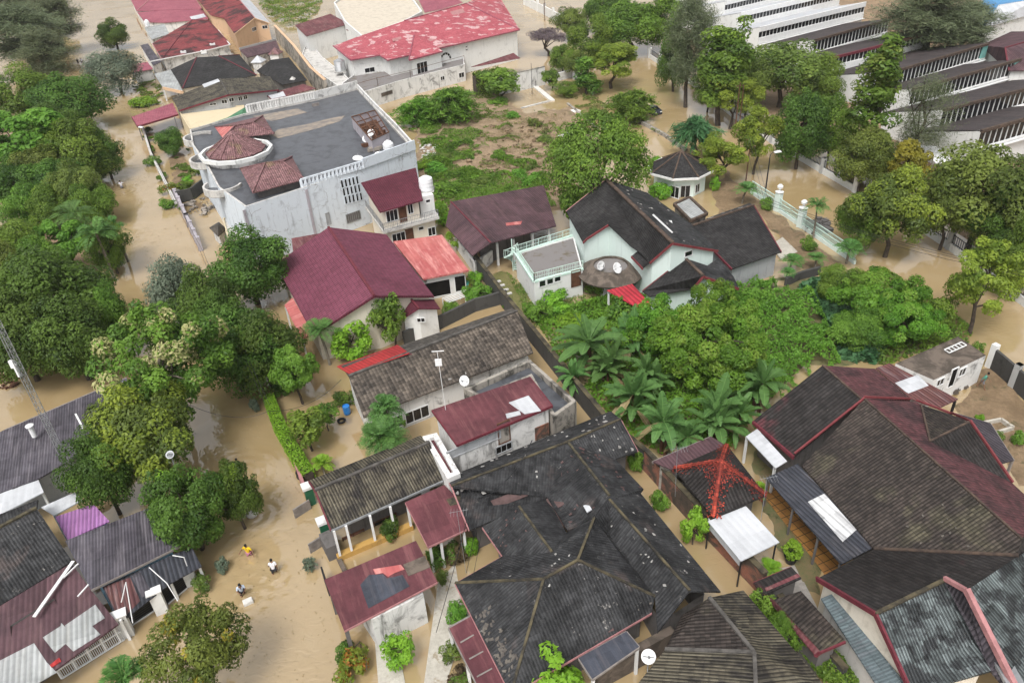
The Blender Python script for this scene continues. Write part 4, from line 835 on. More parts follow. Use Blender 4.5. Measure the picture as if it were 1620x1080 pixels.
h.win(666, 106, 2.6, 2.2, bars=2).win(699, 95, .01, .01, bars=0)
def _arch():
    r = h.hit(705, 95)
    if not r: return
    _, c, e, n = r; b = MB()
    for k in range(6):
        a0, a1 = math.pi * (k + .08) / 6, math.pi * (k + .92) / 6
        q = [c + e * (rr * math.cos(a)) + Vector((0, 0, rr * math.sin(a))) + n * .03 for rr, a in ((1.1, a0), (1.55, a0), (1.55, a1), (1.1, a1))]
        if newell(q).dot(n) < 0: q = q[::-1]
        b.face(q)
    b.build('fanlight', 'dark_glass', h.root)
_arch()
h.win(738, 74, .6, .25, bars=0).win(738, 79, .6, .25, bars=0).win(585, 112, 2.2, 1.2)
h = House('small red hipped front bay of the mansion with a large window', 't 655 56 8.4;a 647 95 6.4;b 700 81 6.4;c 668 52 8.0', 'bay', 'bay')
h.roof('t a b:pinkred_tile|t b c:pinkred_tile').ridge('t a', 'pink_tile', .25).fascia('a b', 'pink_tile', .12, .25).walls('a b c', 'white_wall', .3).win(668, 108, 2.8, 2.4, bars=2)
h = House('pale pink tiled rear roof of the mansion', 'a 655 -16 8.2;b 700 -16 9.2;c 732 4 9.0;d 700 14 8.0;e 672 20 7.6')
h.roof('a e d c b:pink_tile')
h = flat('beige empty flat roof terrace behind the red mansion roof', '528 4 545 34 572 57 640 33 668 18 645 -14 560 -22', 7.6, 'white_wall', 'beige_floor', par=.5, pw=.35, cat='terrace', name='terrace')
h = House('white side block with maroon lean-to roof left of the mansion', 'a 466.7 40 6.6;b 523 22 7.0;c 552 38 6.6;d 484.5 57.5 6.2')
h.roof('a d c b:maroon_rust').walls('a d c b', 'white_wall', .3).win(489, 70, 1.2, 1.0).patch(0, '0 0 0 1 1 1', 'maroon_rust') if False else h.roof('a d c b:maroon_rust', .1).walls('a d c b', 'white_wall', .3)
b = MB(); c = G(556, 47, 6.0); tag(b.box((c.x, c.y, 6.0), 2.2, 1.6, .12, .5).box((c.x, c.y, 3.0), .3, .3, 6, .5).build('awning', ['maroon_paint'], loc=c), 'tiny maroon diamond shaped awning on the white mansion wall', 'awning')
h = flat('white terrace block below the mansion with weathered brown floor', '540 132 560 150 632 128 735 102 735 88 615 110 560 118', 3.4, 'white_dirty', 'terrace_floor', par=.25, pw=.25, cat='terrace', name='terrace')
h.win(612, 148, 3.0, .8, frame='concrete', pane='concrete_moss', bars=0).win(730, 119, 1.4, 1.0).win(700, 124, 1.0, .8)
pts = [G(x, y, 3.4) for x, y in ((560, 147), (598, 136), (650, 124), (735, 100))]
h.add('railing', 'rust_metal', lambda b: [(b.bar(p, p + Vector((0, 0, 1.6)), .08), b.bar(q, q + Vector((0, 0, 1.6)), .08), b.bar(p + Vector((0, 0, 1.5)), q + Vector((0, 0, 1.5)), .06)) for p, q in zip(pts, pts[1:])])
h = House('red lean-to canopy over the ivy at the foot of the mansion', 'a 745 106 3.6;b 812 84 3.8;c 823 92 3.2;d 760 104 3.0', 'canopy', 'canopy')
h.roof('a d c b:maroon_rust', .1)
c = G(539, 112, 3.4); t = thing('water_tank', 'ribbed steel water tank on the terrace of the white mansion', 'water tank', c)
b = MB(); b.lathe(c, [(0, 0)] + [(1.15 + .05 * (k % 2), .12 * k) for k in range(18)] + [(.5, 2.4), (0, 2.45)], 20); b.build('body', 'steel', t)
b = MB(); b.box((c.x, c.y, 3.3), 2.4, 2.4, .2); b.build('stand', 'concrete', t)
h = flat('grey concrete yard structure between the retaining wall and the mansion', '487 62 510 90 545 118 560 132 540 140 500 112 478 85', 2.8, 'white_dirty', 'pale_stone', par=.3, pw=.2, cat='terrace', name='terrace')

# ---------------------------------------------------------------- houses along the street, upper left
h = House('wide pink hip roof house at the top of the street', 'r1 250 -12 5.2;r2 300 -16 5.2;a 205 -4 3.6;b 216 18 3.4;c 319 14 3.4;d 306 -8 3.6')
h.roof('a b r1:pink_tile|r1 b c r2:pink_tile|r2 c d:pink_tile').ridge('r1 b|r2 c', 'pink_paint').walls('a b c d r2 r1', 'white_dirty', .4)
h = House('lower pink tiled wing with slipped sheets below the wide pink roof', 'r1 252 17 4.0;r2 316 15 3.8;a 217 20 3.0;b 229 35 2.8;c 262 36 2.8;d 330 30 2.8;e 322 17 3.0')
h.roof('a b c r1:pink_tile|r1 c d r2:pink_tile|r2 d e:pink_tile').walls('a b c d e r2 r1', 'white_dirty', .4).patch(1, '300 27 322 22 326 27 304 32', 'white_sheet')
h = House('red roof house streaked black with an orange gable wall', 'R1 372 -8 6.6;R2 403 28.5 6.4;g 371 54 4.6;v 354 29 4.8;a 333 24 4.6;b 308 -6 4.8;w 427 37 4.6;x 388 -8 4.6')
h.roof('R1 b a v g R2:red_stained|R1 R2 w x:white_sheet').ridge('R1 R2', 'pink_paint', .22).fascia('g R2 w', 'orange_wall', .14, .25).walls('R1 b a v g R2 w x', 'orange_wall', .4).win(403, 46, 3.0, .9, bars=3).win(419, 43, 1.4, .8)
h = House('red tile hip roof house heavily stained black with a white pipe along its eave', 'r1 304 31.5 5.2;r2 330 33 5.2;a 241 69 3.3;b 256 94 3.2;c 365 71 3.2;d 343 46 3.4')
h.roof('r1 a b:red_stained|r1 b c r2:red_stained|r2 c d:red_stained|r1 r2 d a:red_stained').ridge('r1 b|r1 r2 c', 'maroon_paint', .2).walls('a b c d', 'white_dirty', .4).fascia('a b', 'pink_paint', .15, .3)
h.add('pipe', 'white_paint', lambda b: (b.bar(G(236, 98, 3.4), G(332, 79, 3.4), .22), b.bar(G(332, 79, 3.4), G(364, 71, 3.4), .22), b.bar(G(364, 71, 3.4), G(345, 48, 3.6), .22)))
for lb, x, y in (('white air conditioner on its frame at the eave of the stained red roof', 291, 86), ('grey air conditioner at the corner of the stained red roof', 337, 74), ('white boxed unit beside the gap between red and black roofs', 323, 85)):
    c = G(x, y, 3.0); t = thing('air_conditioner', lb, 'air conditioner', c); MB().box(c + Vector((0, 0, .4)), 1.3, .6, .8, .3).build('casing', 'white_paint', t); b = MB(); b.lathe(c + Vector((0, 0, .8)), [(0, .03), (.25, .03), (.28, 0)], 12); b.build('fan_grille', 'black_metal', t); MB().box(c, 1.6, .9, .08, .3).build('bracket', 'grey_metal', t)
h = House('black hip roof house with red hip caps', 'r1 311 91 5.0;r2 346 89 5.0;a 270 110 3.2;b 289 140 3.1;c 406 119 3.1;d 379 87 3.3')
h.roof('r1 a b:black_tile_plain|r1 b c r2:black_tile_plain|r2 c d:black_tile_plain|r1 r2 d a:black_tile_plain').ridge('r1 b|r2 c|r2 d', 'maroon_paint', .2).walls('a b c d', 'cream_wall', .4).specks(1, 5, 'foam_white', 7)
h = House('black hip roof house against the stained retaining wall', 'r1 428 95 5.0;r2 440 94 5.0;a 406 112 3.2;b 447 134 3.1;c 486 127 3.1;d 457 91 3.2')
h.roof('r1 a b:black_tile_plain|r1 b c r2:black_tile_plain|r2 c d:black_tile_plain|r1 r2 d a:black_tile_plain').walls('a b c d', 'dark_wall', .4)
h = House('grey sheet gable house with grey front gable and yellow side wall', 'r1 348 125 5.6;r2 361 150 5.6;a 272 155 3.8;b 283 175 3.8;c 427 121 4.4;d 441 142 4.2')
h.roof('r1 a b r2:dark_corrugated|r1 r2 d c:dark_corrugated').ridge('r1 r2', 'cap_grey', .2).fascia('b r2 d', 'maroon_paint', .14, .3).walls('r1 a b r2 d c', 'grey_wall', .4).patch(0, '320 134 345 125 348 129 323 139', 'white_sheet').win(355, 161, 1.0, .7).win(366, 158, 1.0, .7).win(380, 156, .8, .8).win(388, 154, .8, .8).win(337, 165, 1.2, .4)
h = flat('yellow walled side block with a curved green roof edge', '284 178 330 172 386 166 388 182 332 196 300 204', 3.2, 'yellow_wall', 'yellow_wall', par=.15, pw=.2, cat='house')
h.add('green_roof', 'green_sheet', lambda b: [b.face([G(x0, y0, 3.6 + z0), G(x0 + 14, y0 + 9, 3.2), G(x1 + 14, y1 + 9, 3.2), G(x1, y1, 3.6 + z1)][::-1]) for (x0, y0, z0), (x1, y1, z1) in (((328, 197, 0), (360, 186, .3)), ((360, 186, .3), (387, 170, .8)))])
h = House('pink flat sheet carport at the street edge', 'a 208 185 2.9;b 273 163 3.0;c 282 181 2.9;d 217 200 2.8', 'carport', 'carport')
h.roof('a d c b:pink_tile', .1).posts('219 200 276 186', 2.6, 'dark_wall').fascia('a d c', 'maroon_paint', .08, .3)
h = House('small pink sheet roof over a gateway beside the grey tree', 'a 207 103 2.8;b 233 98 2.9;c 242 109 2.8;d 212 115 2.7', 'gateway', 'gateway')
h.roof('a d c b:pink_tile', .1).posts('213 115 240 110', 2.5).walls('a d c b', 'white_dirty', .3)
h = House('maroon flat roof beside the orange walled house', 'a 379 79 3.0;b 437 64 3.0;c 443 79 2.9;d 391 91 2.9', 'annex', 'annex')
h.roof('a d c b:maroon_dull', .1).walls('a d c b', 'old_wall', .1).fascia('a b', 'concrete', .2, .5, -.2)
h = House('grey concrete porch roof with a red brick face in front of the black hip roof', 'a 244 117 2.9;b 272 110 2.9;c 290 146 2.9;d 258 139 2.9', 'porch', 'porch')
h.roof('a d c b:pale_corrugated', .2).posts('258 139 277 138', 2.7, 'white_dirty', .3).fascia('d c', 'orange_wall', .2, .6)
for lb, x, y, m in (('white pyramid roofed kiosk between the two black hip roofs', 409, 97, 'white_sheet'), ('mauve pyramid roofed kiosk under the retaining wall', 436, 84, 'mauve_tile'), ('small pale gabled kiosk in front of the black hip roof', 464, 131, 'pale_stone')):
    c = G(x, y, 2.6); g = House(lb, 'x %s %s 2.6' % (x, y), 'kiosk', 'kiosk'); rr = 13 * mpp(c)
    for i in range(4): a = math.pi / 2 * i + .6; g.P['e%d' % i] = c + Vector((rr * math.cos(a), rr * math.sin(a), 0))
    g.P['t'] = c + Vector((0, 0, 1.3)); g.roof('|'.join('e%d e%d t:%s' % (i, (i + 1) % 4, m) for i in range(4)), .1).walls('e0 e1 e2 e3', 'white_dirty', .3)
h = House('low pale roof with maroon sheets beside the white baluster parapet', 'a 420 150 3.6;b 480 133 3.6;c 500 140 3.4;d 430 158 3.4', 'annex', 'annex')
h.roof('a d c b:maroon_rust', .1).patch(0, '424 151 448 145 452 152 430 157', 'white_sheet').walls('a d c b', 'white_dirty', .2)
h = House('grey blue flat side roof along the stained red roof', 'a 222 72 2.9;b 234 69 3.0;c 255 98 2.9;d 242 104 2.8', 'lean-to', 'lean_to')
h.roof('a d c b:slate_sheet', .1).walls('a d c b', 'white_dirty', .2)
h = House('grey service block with tanks beside the pink wing', 'a 228 44 2.8;b 260 38 3.0;c 268 54 2.8;d 240 63 2.8', 'annex', 'annex')
h.roof('a d c b:pale_corrugated', .1).walls('a d c b', 'white_dirty', .2)
tank('grey white tank on the service block by the pink roofs', 234, 42, 3.0, .7, 1.6)

# ---------------------------------------------------------------- school halls with sawtooth roofs
def school(label, L, Rr, za, zb, depth_px, endw='white_wall', fas='white_paint', band=0.0, teal=False, group='sawtooth school halls', rm='school_roof', fh=.45):
    """one bay: an upright glazed face, the roof falling away behind it, a gutter below"""
    h = House(label, 'l %s %s %s;r %s %s %s' % (*L, za, *Rr, za), 'school hall', 'school_hall', group)
    p, q = h.P['l'], h.P['r']; e = (q - p); e.z = 0; W = e.length; e.normalize(); n = Vector((e.y, -e.x, 0))
    if n.dot(CP - p) < 0: n = -n
    top = Vector((0, 0, zb - za)); bk = -n * depth_px
    h.P.update(tl=p + top + n * .35, tr=q + top + n * .35, bl=p + bk + Vector((0, 0, .15)), br=q + bk + Vector((0, 0, .15)))
    h.roof('tl tr br bl:' + rm, .18)
    base = -.6
    b = MB()
    for a, o in ((p, -1), (q, 1)):
        f = [Vector((a.x, a.y, base)), Vector(((a + bk).x, (a + bk).y, base)), a + bk, a + top * .97]; b.face(f if o > 0 else f[::-1])
    b.face([Vector((p.x, p.y, base)), Vector((q.x, q.y, base)), q, p]); b.build('wall', endw, h.root)
    h.W.append(([p, q], None))
    k = max(6, int(W / 1.15)); g = MB(); gl = MB(); z0 = .25 + band; z1 = (zb - za) - fh
    gl.face([p + Vector((0, 0, .0)) , q, q + top * .98, p + top * .98]); gl.build('pane', 'dark_glass', h.root)
    for i in range(k + 1):
        a = p + e * (W * i / k) + n * .04; g.bar(a + Vector((0, 0, z0)), a + Vector((0, 0, z1)), .075, .12, up=n)
    for z in (z0, z1): g.bar(p + n * .05 + Vector((0, 0, z)), q + n * .05 + Vector((0, 0, z)), .07, .12)
    g.build('mullions', 'white_paint', h.root)
    b = MB(); b.bar(p + n * .1 + Vector((0, 0, z0 / 2)), q + n * .1 + Vector((0, 0, z0 / 2)), .25, z0); b.bar(p + n * .35 - Vector((0, 0, .15)), q + n * .35 - Vector((0, 0, .15)), .6, .12); b.build('gutter', 'white_paint', h.root)
    b = MB(); b.bar(p + n * .2 + Vector((0, 0, z1 + fh / 2)), q + n * .2 + Vector((0, 0, z1 + fh / 2)), .35, fh); b.build('fascia', fas, h.root)
    if teal: b = MB(); b.bar(q - e * 1.6 + n * .12 + Vector((0, 0, z1 / 2)), q + n * .12 + Vector((0, 0, z1 / 2)), .2, z1 + .5); b.build('end_panel', 'teal_paint', h.root)
    return h
school('nearest sawtooth hall with white triangular end wall beside the olive trees', (1542, 238), (1690, 195), 3.6, 6.5, 9.6, fas='cap_brown')
school('second sawtooth hall behind the nearest one, its brown eave edge pale', (1484, 203), (1690, 148), 3.6, 6.5, 9.6, fas='cap_brown')
school('third sawtooth hall with teal end panel nearest the right edge', (1436, 169), (1606, 119), 3.6, 6.5, 9.6, fas='cap_brown', teal=True)
school('fourth sawtooth hall with teal end panel below the big casuarina', (1400, 141), (1556, 93), 3.6, 6.5, 12.4, fas='cap_brown', teal=True)
school('fifth sawtooth hall with sky blue end sheets and open rafters', (1310, 116), (1464, 76), 3.6, 6.5, 12.0, fas='maroon_paint', band=.9)
school('sixth dark roofed sawtooth hall with mildewed lower band', (1285, 86), (1402, 52), 3.6, 6.5, 13.0, 'white_dirty', 'cap_brown')
school('white fronted hall with long window band, nearest of the white three', (1198, 70), (1364, 28), 4.4, 7.8, 13.6, band=.9, rm='white_sheet', fh=1.0)
school('white fronted hall with long window band, middle of the white three', (1168, 45), (1326, 7), 4.4, 7.8, 13.6, band=.9, rm='white_sheet', fh=1.0)
school('white fronted hall with long window band, farthest of the white three', (1145, 25), (1262, -4), 4.4, 7.8, 13.6, band=.9, rm='white_sheet', fh=1.0)
school('white fronted hall only partly seen at the top edge', (1130, 6), (1216, -14), 4.4, 7.8, 13.6, band=.9, rm='white_sheet', fh=1.0)
h = House('maroon hip roof school building at the right edge', 'r1 1590 76 7.5;r2 1680 50 7.5;a 1552 72 5.0;b 1596 112 5.0;c 1700 110 5.0;d 1600 50 5.0')
h.roof('a b r1:maroon_dull|r1 b c r2:maroon_dull|r1 r2 d a:maroon_dull').ridge('r1 b|r1 r2', 'maroon_paint').walls('a b c r2 d', 'white_wall', .5)
h = House('bright blue roofed building with white gable at the top right corner', 'r1 1580 8 8.0;r2 1640 -2 8.0;a 1536 24 5.4;b 1556 44 5.2;c 1640 20 5.2;d 1560 -6 5.6')
h.roof('a b r1:blue_sheet|r1 b c r2:white_sheet|r1 r2 d a:blue_sheet').walls('a b c r2 d', 'white_wall', .4)
h = House('teal roof with an ochre band in the top right corner', 'a 1575 -4 6;b 1660 -20 6;c 1680 12 5.4;d 1600 6 5.4', 'building', 'building')
h.roof('a d c b:teal_sheet').walls('a d c b', 'white_wall', .3).patch(0, '1590 -4 1630 -10 1640 -2 1600 2', 'yellow_wall', .05)
for lb, p in (('white covered walkway roof in front of the nearest sawtooth hall', ((1464, 231), (1495, 258), 3.0)), ('white covered walkway strip beside the pale wall of the school', ((1280, 120), (1300, 136), 3.0))):
    a, b_ = G(*p[0], p[2]), G(*p[1], p[2]); t = thing('walkway', lb, 'walkway', (a + b_) / 2 * 1 - Vector((0, 0, p[2]))); MB().bar(a, b_, 2.4, .14).build('roof', 'white_paint', t)
    for k in (0, .5, 1): c = a.lerp(b_, k); MB().box((c.x, c.y, p[2] / 2 - .2), .15, .15, p[2]).build('post', 'white_paint', t)

# ---------------------------------------------------------------- walls and fences
def wall(label, px, hgt, th=.2, mat='white_wall', name='wall', z0=-.5, cap=None, cat='wall', pil=None):
    P = [G(x, y, 0) for x, y in pix(px)]; t = thing(name, label, cat, P[0]); b = MB()
    for p, q in zip(P, P[1:]): b.bar(Vector((p.x, p.y, (hgt + z0) / 2)), Vector((q.x, q.y, (hgt + z0) / 2)), th, hgt - z0)
    b.build('masonry', mat, t)
    if cap:
        b = MB()
        for p, q in zip(P, P[1:]): z = Vector((0, 0, hgt + .05)); b.bar(p + z, q + z, th + .12, .1)
        b.build('coping', cap, t)
    if pil:
        for p, q in zip(P, P[1:]):
            n = max(1, round((q - p).length / pil[0]))
            for i in range(n + 1):
                a = p.lerp(q, i / n); MB().box((a.x, a.y, (pil[1] + z0) / 2), pil[2], pil[2], pil[1] - z0, .4).build('pillar', pil[3], t)
    return t
def schoolwall(label, px):
    P = [G(x, y, 0) for x, y in pix(px)]; t = wall(label, px, .9, .3, 'white_wall', cat='wall', pil=(6.0, 2.3, .55, 'white_wall')); b = MB()
    for p, q in zip(P, P[1:]):
        z = Vector((0, 0, 1)); L = (q - p).length; n = int(L / .35)
        for k in (1.0, 1.9): b.bar(p + z * k, q + z * k, .06)
        for i in range(n): a = p.lerp(q, i / n); b.bar(a + z * .9, a + z * 2.0, .05)
    b.build('railing', 'black_metal', t)
schoolwall('long white pillared school wall with black railings along the flooded road, near the lamp', '1098 137 1160 186 1220 226 1300 274 1352 304')
schoolwall('white pillared school wall with black railings beyond the big road trees', '1028 92 1062 115 1098 137')
schoolwall('white pillared school wall with black railings behind the yellow green road tree', '1440 354 1500 394 1562 440 1640 500')
wall('white wall with gate posts far up the flooded road', '830 8 862 24 905 48', 2.4, .3, pil=(8, 3.2, .6, 'white_wall'))
def mintfence():
    P = [G(x, y, 0) for x, y in pix('1188 306 1229 333 1266 359 1352 418')]; t = thing('fence', 'mint green ornamental fence along the road in front of the black tiled wing', 'fence', P[0]); b = MB(); b2 = MB()
    for p, q in zip(P, P[1:]):
        z = Vector((0, 0, 1)); b2.bar(Vector((p.x, p.y, 0)), Vector((q.x, q.y, 0)), .25, .9); L = (q - p).length; n = int(L / .22)
        for k in (.6, 1.25, 1.75): b.bar(p + z * k, q + z * k, .1)
        for i in range(n): a = p.lerp(q, i / n); c = p.lerp(q, (i + 1) / n); b.bar(a + z * .5, a + z * 1.75, .04); b.bar(a + z * .6, c + z * 1.25, .03)
    b.build('railing', 'mint_paint', t); b2.build('plinth', 'mint_wall', t)
    for x, y in ((1229, 333), (1266, 359)):
        c = G(x, y, 0); MB().box((c.x, c.y, 1.0), .7, .7, 3.0, .5).build('pillar', 'mint_wall', t)
        b = MB(); b.lathe(c + Vector((0, 0, 2.5)), [(.5, 0), (.55, .1), (.12, .25), (.12, .45), (.35, .6), (.38, .85), (.2, 1.05), (0, 1.1)], 14); b.build('lantern', 'white_paint', t)
mintfence()
wall('tall white compound wall stained at the top beside the vine covered trees', '790 150 830 142 862 134', 3.6, .3, 'white_dirty', cap='old_wall')
wall('low white grey wall stub beyond the tall white compound wall', '866 133 905 122', 1.6, .3, 'white_dirty')
wall('stained grey retaining wall below the orange topped yard', '440 66 470 100 497 138 520 160', 4.2, .5, 'old_wall', cap='orange_wall')
wall('old broken masonry wall at the mansion foot above the feathery bush', '612 158 640 150 690 138', 2.2, .3, 'old_wall')
wall('lavender grey garden wall with pillar caps beside the street', '281 318 300 358 318 396', 1.7, .35, 'lavender_wall', pil=(3.2, 1.9, .55, 'lavender_wall'))
wall('black curved garden wall at the street corner of the flat roofed block', '282 322 306 316 326 300 338 288', 1.8, .3, 'black_wall')
wall('old planted street wall with pink stones in front of the flooded garden', '228 210 240 248 262 292 281 330', .9, .35, 'pale_stone')
wall('orange brick boundary wall blackened by damp running down to the small dark roof', '1020 742 1090 820 1150 882 1205 940', 2.0, .3, 'brick_wall', cap='cap_moss')
wall('mossy boundary wall between the grey tile house and the banana plants', '752 425 800 490 850 552 905 622 960 690 1020 742', 1.9, .3, 'black_wall', cap='cap_moss')
wall('dark mossy wall continuing down past the clipped green bushes', '1205 940 1260 1005 1330 1085', 1.6, .3, 'black_wall', cap='cap_moss')
wall('black coping wall behind the burgundy house garden', '640 545 700 518 752 492 802 478', 1.5, .3, 'black_wall')
wall('black road wall beside the muddy forecourt', '1564 580 1600 612 1660 668', 2.0, .25, 'black_wall', pil=(30, 2.4, .5, 'white_wall'))
wall('dark wall in the green thicket beside the climbing vines', '1242 452 1270 441 1296 434', 1.0, .3, 'black_wall')
wall('mossy wall and ledge beside the slate grey canopy', '940 1088 1000 1055 1062 1020', 1.6, .5, 'concrete_moss')
wall('pink stained low wall beneath the lime hedge', '470 742 482 775 492 800', 1.0, .25, 'pink_paint')
wall('drowned garden kerb enclosing the pool of clear water left of the garage', '536 884 546 905 553 922', .25, .3, 'concrete_moss')
wall('broken white foundation strip in the cleared lot', '847 138 874 160', .22, 1.0, 'foam_white')
wall('pale foundation strip crossing the shallow flood of the cleared lot', '825 172 868 161', .2, .5, 'pale_stone')
wall('wide pale slab at the edge of the cleared lot', '876 184 915 175', .2, 1.6, 'foam_white')
wall('thick white beam lying at the right edge of the cleared lot', '884 220 922 209', .55, .7, 'white_wall')
wall('dark kerb between the cleared lot and the flooded lane', '898 165 945 205', .3, .4, 'old_wall')
wall('flooded lane kerb running to the octagonal house', '1000 188 1050 215 1085 240', .5, .5, 'old_wall')
# small masonry planters in the forecourt
wall('low square planter curb in the muddy forecourt', '1571 690 1601 681 1582 668 1552 674 1571 690', .45, .2, 'pale_slab' if 'pale_slab' in MATS else 'concrete', cat='planter', name='planter')

# iron gate and railings, lower left
def gatework():
    for lb, x, y, hh in (('white gate pillar nearest the maroon roof with pale panels', 203, 1003, 1.9), ('white gate pillar in the middle of the iron gates', 257, 966, 1.9), ('white gate pillar at the end by the grey shrub', 304, 922, 1.9)):
        c = G(x, y, 0); t = thing('gate_pillar', lb, 'pillar', c); MB().box((c.x, c.y, .7), .75, .55, 2.6, .45).build('shaft', 'white_wall', t); MB().box((c.x, c.y, 2.02), .95, .7, .1, .45).build('cap', 'white_paint', t)
    for lb, a, b_ in (('dark iron grille gate left of the middle pillar', (207, 990), (248, 963)), ('dark iron grille gate right of the middle pillar', (266, 955), (296, 930))):
        p, q = G(*a, 0), G(*b_, 0); t = thing('gate', lb, 'gate', p); b = MB(); z = Vector((0, 0, 1))
        for k in range(9): b.bar(p + z * (.1 + .18 * k), q + z * (.1 + .18 * k), .03)
        n = 26
        for i in range(n + 1): u = p.lerp(q, i / n); b.bar(u, u + z * 1.65, .035)
        b.build('grille', 'black_metal', t); b = MB(); b.bar(p + z * 1.68, q + z * 1.68, .09); b.bar(p, q, .12, .2); b.build('frame', 'white_paint', t)
    p, q = G(99, 1074, 0), G(198, 1012, 0); t = thing('fence', 'white and black pipe fence along the flooded lane', 'fence', p); b = MB(); z = Vector((0, 0, 1))
    for k in (.1, .9, 1.5): b.bar(p + z * k, q + z * k, .09)
    n = 34
    for i in range(n + 1): u = p.lerp(q, i / n); b.bar(u + z * .1, u + z * (1.5), .03 if i % 8 else .1)
    b.build('railing', 'white_paint', t)
    for lb, a, b_ in (('bent white pipe frame over the rusty carport roof', ((192, 952, 2.9), (199, 920, 3.0)), (210, 985)), ('bent white pipe frame over the navy carport roof', ((236, 897, 3.0), (264, 922, 2.9)), (281, 950)), ('bent white pipe frame at the far end of the navy carport roof', ((273, 878, 3.0), (291, 881, 3.0)), (298, 900))):
        q0, q1 = G(*a[0]), G(*a[1]); q2 = G(*b_, 1.9); bb = MB(); bb.tube([q0, q1, q2], .032, 6); tag(bb.build('pipe_frame', 'white_paint', loc=q0), lb, 'pipe frame')
gatework()
for lb, x, y, ex, ey in (('green gate post with white cap beside the dark ribbed roof', 493, 795, 466, 815), ('dark green gate post with white cap at the porch corner', 517, 850, 490, 870)):
    c = G(x, y, 0); t = thing('gate_pillar', lb, 'pillar', c); MB().box((c.x, c.y, .5), .62, .62, 2.3, .45).build('shaft', 'green_paint', t); MB().box((c.x, c.y, 1.74), .85, .8, .2, .45).build('cap', 'white_wall', t)
    p, q = G(x - 2, y + 4, .3), G(ex, ey, .3); b = MB(); b.bar(p, q, .12, 1.2); tag(b.build('gate', 'wood_grey', loc=p), 'open grey gate leaf swung out into the water ' + ('by the green post' if x < 500 else 'by the porch corner post'), 'gate')
c = G(525, 872, 0); b = MB(); b.box((c.x, c.y, .4), .9, 1.6, 1.8, .5); tag(b.build('meter_box', 'dark_wall', loc=c), 'dark masonry meter box standing in the flood at the porch corner', 'box')
p, q = G(508, 896, 1.4), G(516, 920, 1.4); b = MB(); b.bar(Vector((p.x, p.y, .4)), Vector((q.x, q.y, .4)), .12, 2.0); tag(b.build('gate', 'black_metal', loc=p), 'narrow black gate edge on at the corner of the garage', 'gate')
# ---------------------------------------------------------------- vegetation
leafmat('leaf_dark', (.028, .064, .012), (.135, .235, .036)); leafmat('leaf_mid', (.046, .102, .016), (.215, .345, .046)); leafmat('leaf_bright', (.075, .185, .020), (.21, .40, .055), .4)
leafmat('leaf_lush', (.060, .150, .016), (.200, .385, .040), .4)
leafmat('leaf_lime', (.14, .30, .02), (.30, .50, .05), .4); leafmat('leaf_olive', (.054, .090, .018), (.225, .295, .058)); leafmat('leaf_yellow', (.085, .15, .018), (.33, .41, .055), .4)
leafmat('leaf_gold', (.16, .17, .02), (.44, .40, .05), .4); leafmat('leaf_cream', (.20, .22, .08), (.40, .37, .17), .2); leafmat('leaf_grey', (0.086, 0.122, 0.086), (0.246, 0.297, 0.207)); leafmat('leaf_needle', (.085, .115, .058), (.165, .195, .10), .15)
leafmat('leaf_banana', (0.075, 0.165, 0.045), (0.165, 0.310, 0.090), .4, hue=.02); leafmat('leaf_brown', (.085, .06, .035), (.16, .12, .06)); leafmat('leaf_twig', (.07, .05, .06), (.13, .10, .11), .05); leafmat('leaf_red', (.22, .10, .02), (.40, .20, .03)); leafmat('leaf_taro', (.05, .13, .055), (.10, .215, .095), .2, rough=.35)
leafmat('leaf_palm', (.05, .13, .03), (.13, .26, .06), .25); leafmat('leaf_pandan', (.04, .11, .04), (.09, .19, .07), .15)
leafmat('leaf_dry', (.20, .15, .075), (.34, .27, .14), .1)
def rhombs(name, C, N, L, Wd, rnd, mats, mi=None, T=None, bend=.0):
    n = len(C); rs = np.random.RandomState(7)
    if T is None: T = rs.normal(size=(n, 3))
    T = T - N * (T * N).sum(1)[:, None]; T /= np.linalg.norm(T, axis=1)[:, None] + 1e-9; B = np.cross(N, T)
    L = np.broadcast_to(L, (n,))[:, None]; Wd = np.broadcast_to(Wd, (n,))[:, None]
    V = np.stack([C - T * L * .5, C + B * Wd * .5 + N * bend * L, C + T * L * .5, C - B * Wd * .5 + N * bend * L], 1).reshape(-1, 3)
    return rawmesh(name, V, np.arange(n * 4, dtype=np.int32).reshape(n, 4), rnd, mats, mi)
def rawmesh(name, V, Fq, rnd, mats, mi=None):
    me = bpy.data.meshes.new(name); nf, k = Fq.shape
    me.vertices.add(len(V)); me.vertices.foreach_set('co', V.astype(np.float32).ravel()); me.loops.add(nf * k); me.loops.foreach_set('vertex_index', Fq.astype(np.int32).ravel())
    me.polygons.add(nf); me.polygons.foreach_set('loop_start', np.arange(0, nf * k, k, dtype=np.int32)); me.polygons.foreach_set('loop_total', np.full(nf, k, dtype=np.int32))
    for m in mats: me.materials.append(M(m))
    if mi is not None: me.polygons.foreach_set('material_index', mi.astype(np.int32))
    at = me.attributes.new('rnd', 'FLOAT', 'FACE'); at.data.foreach_set('value', np.clip(rnd, 0, 1).astype(np.float32)); me.update(); me.validate(); return me
def unit(a): return a / (np.linalg.norm(a, axis=-1, keepdims=True) + 1e-9)
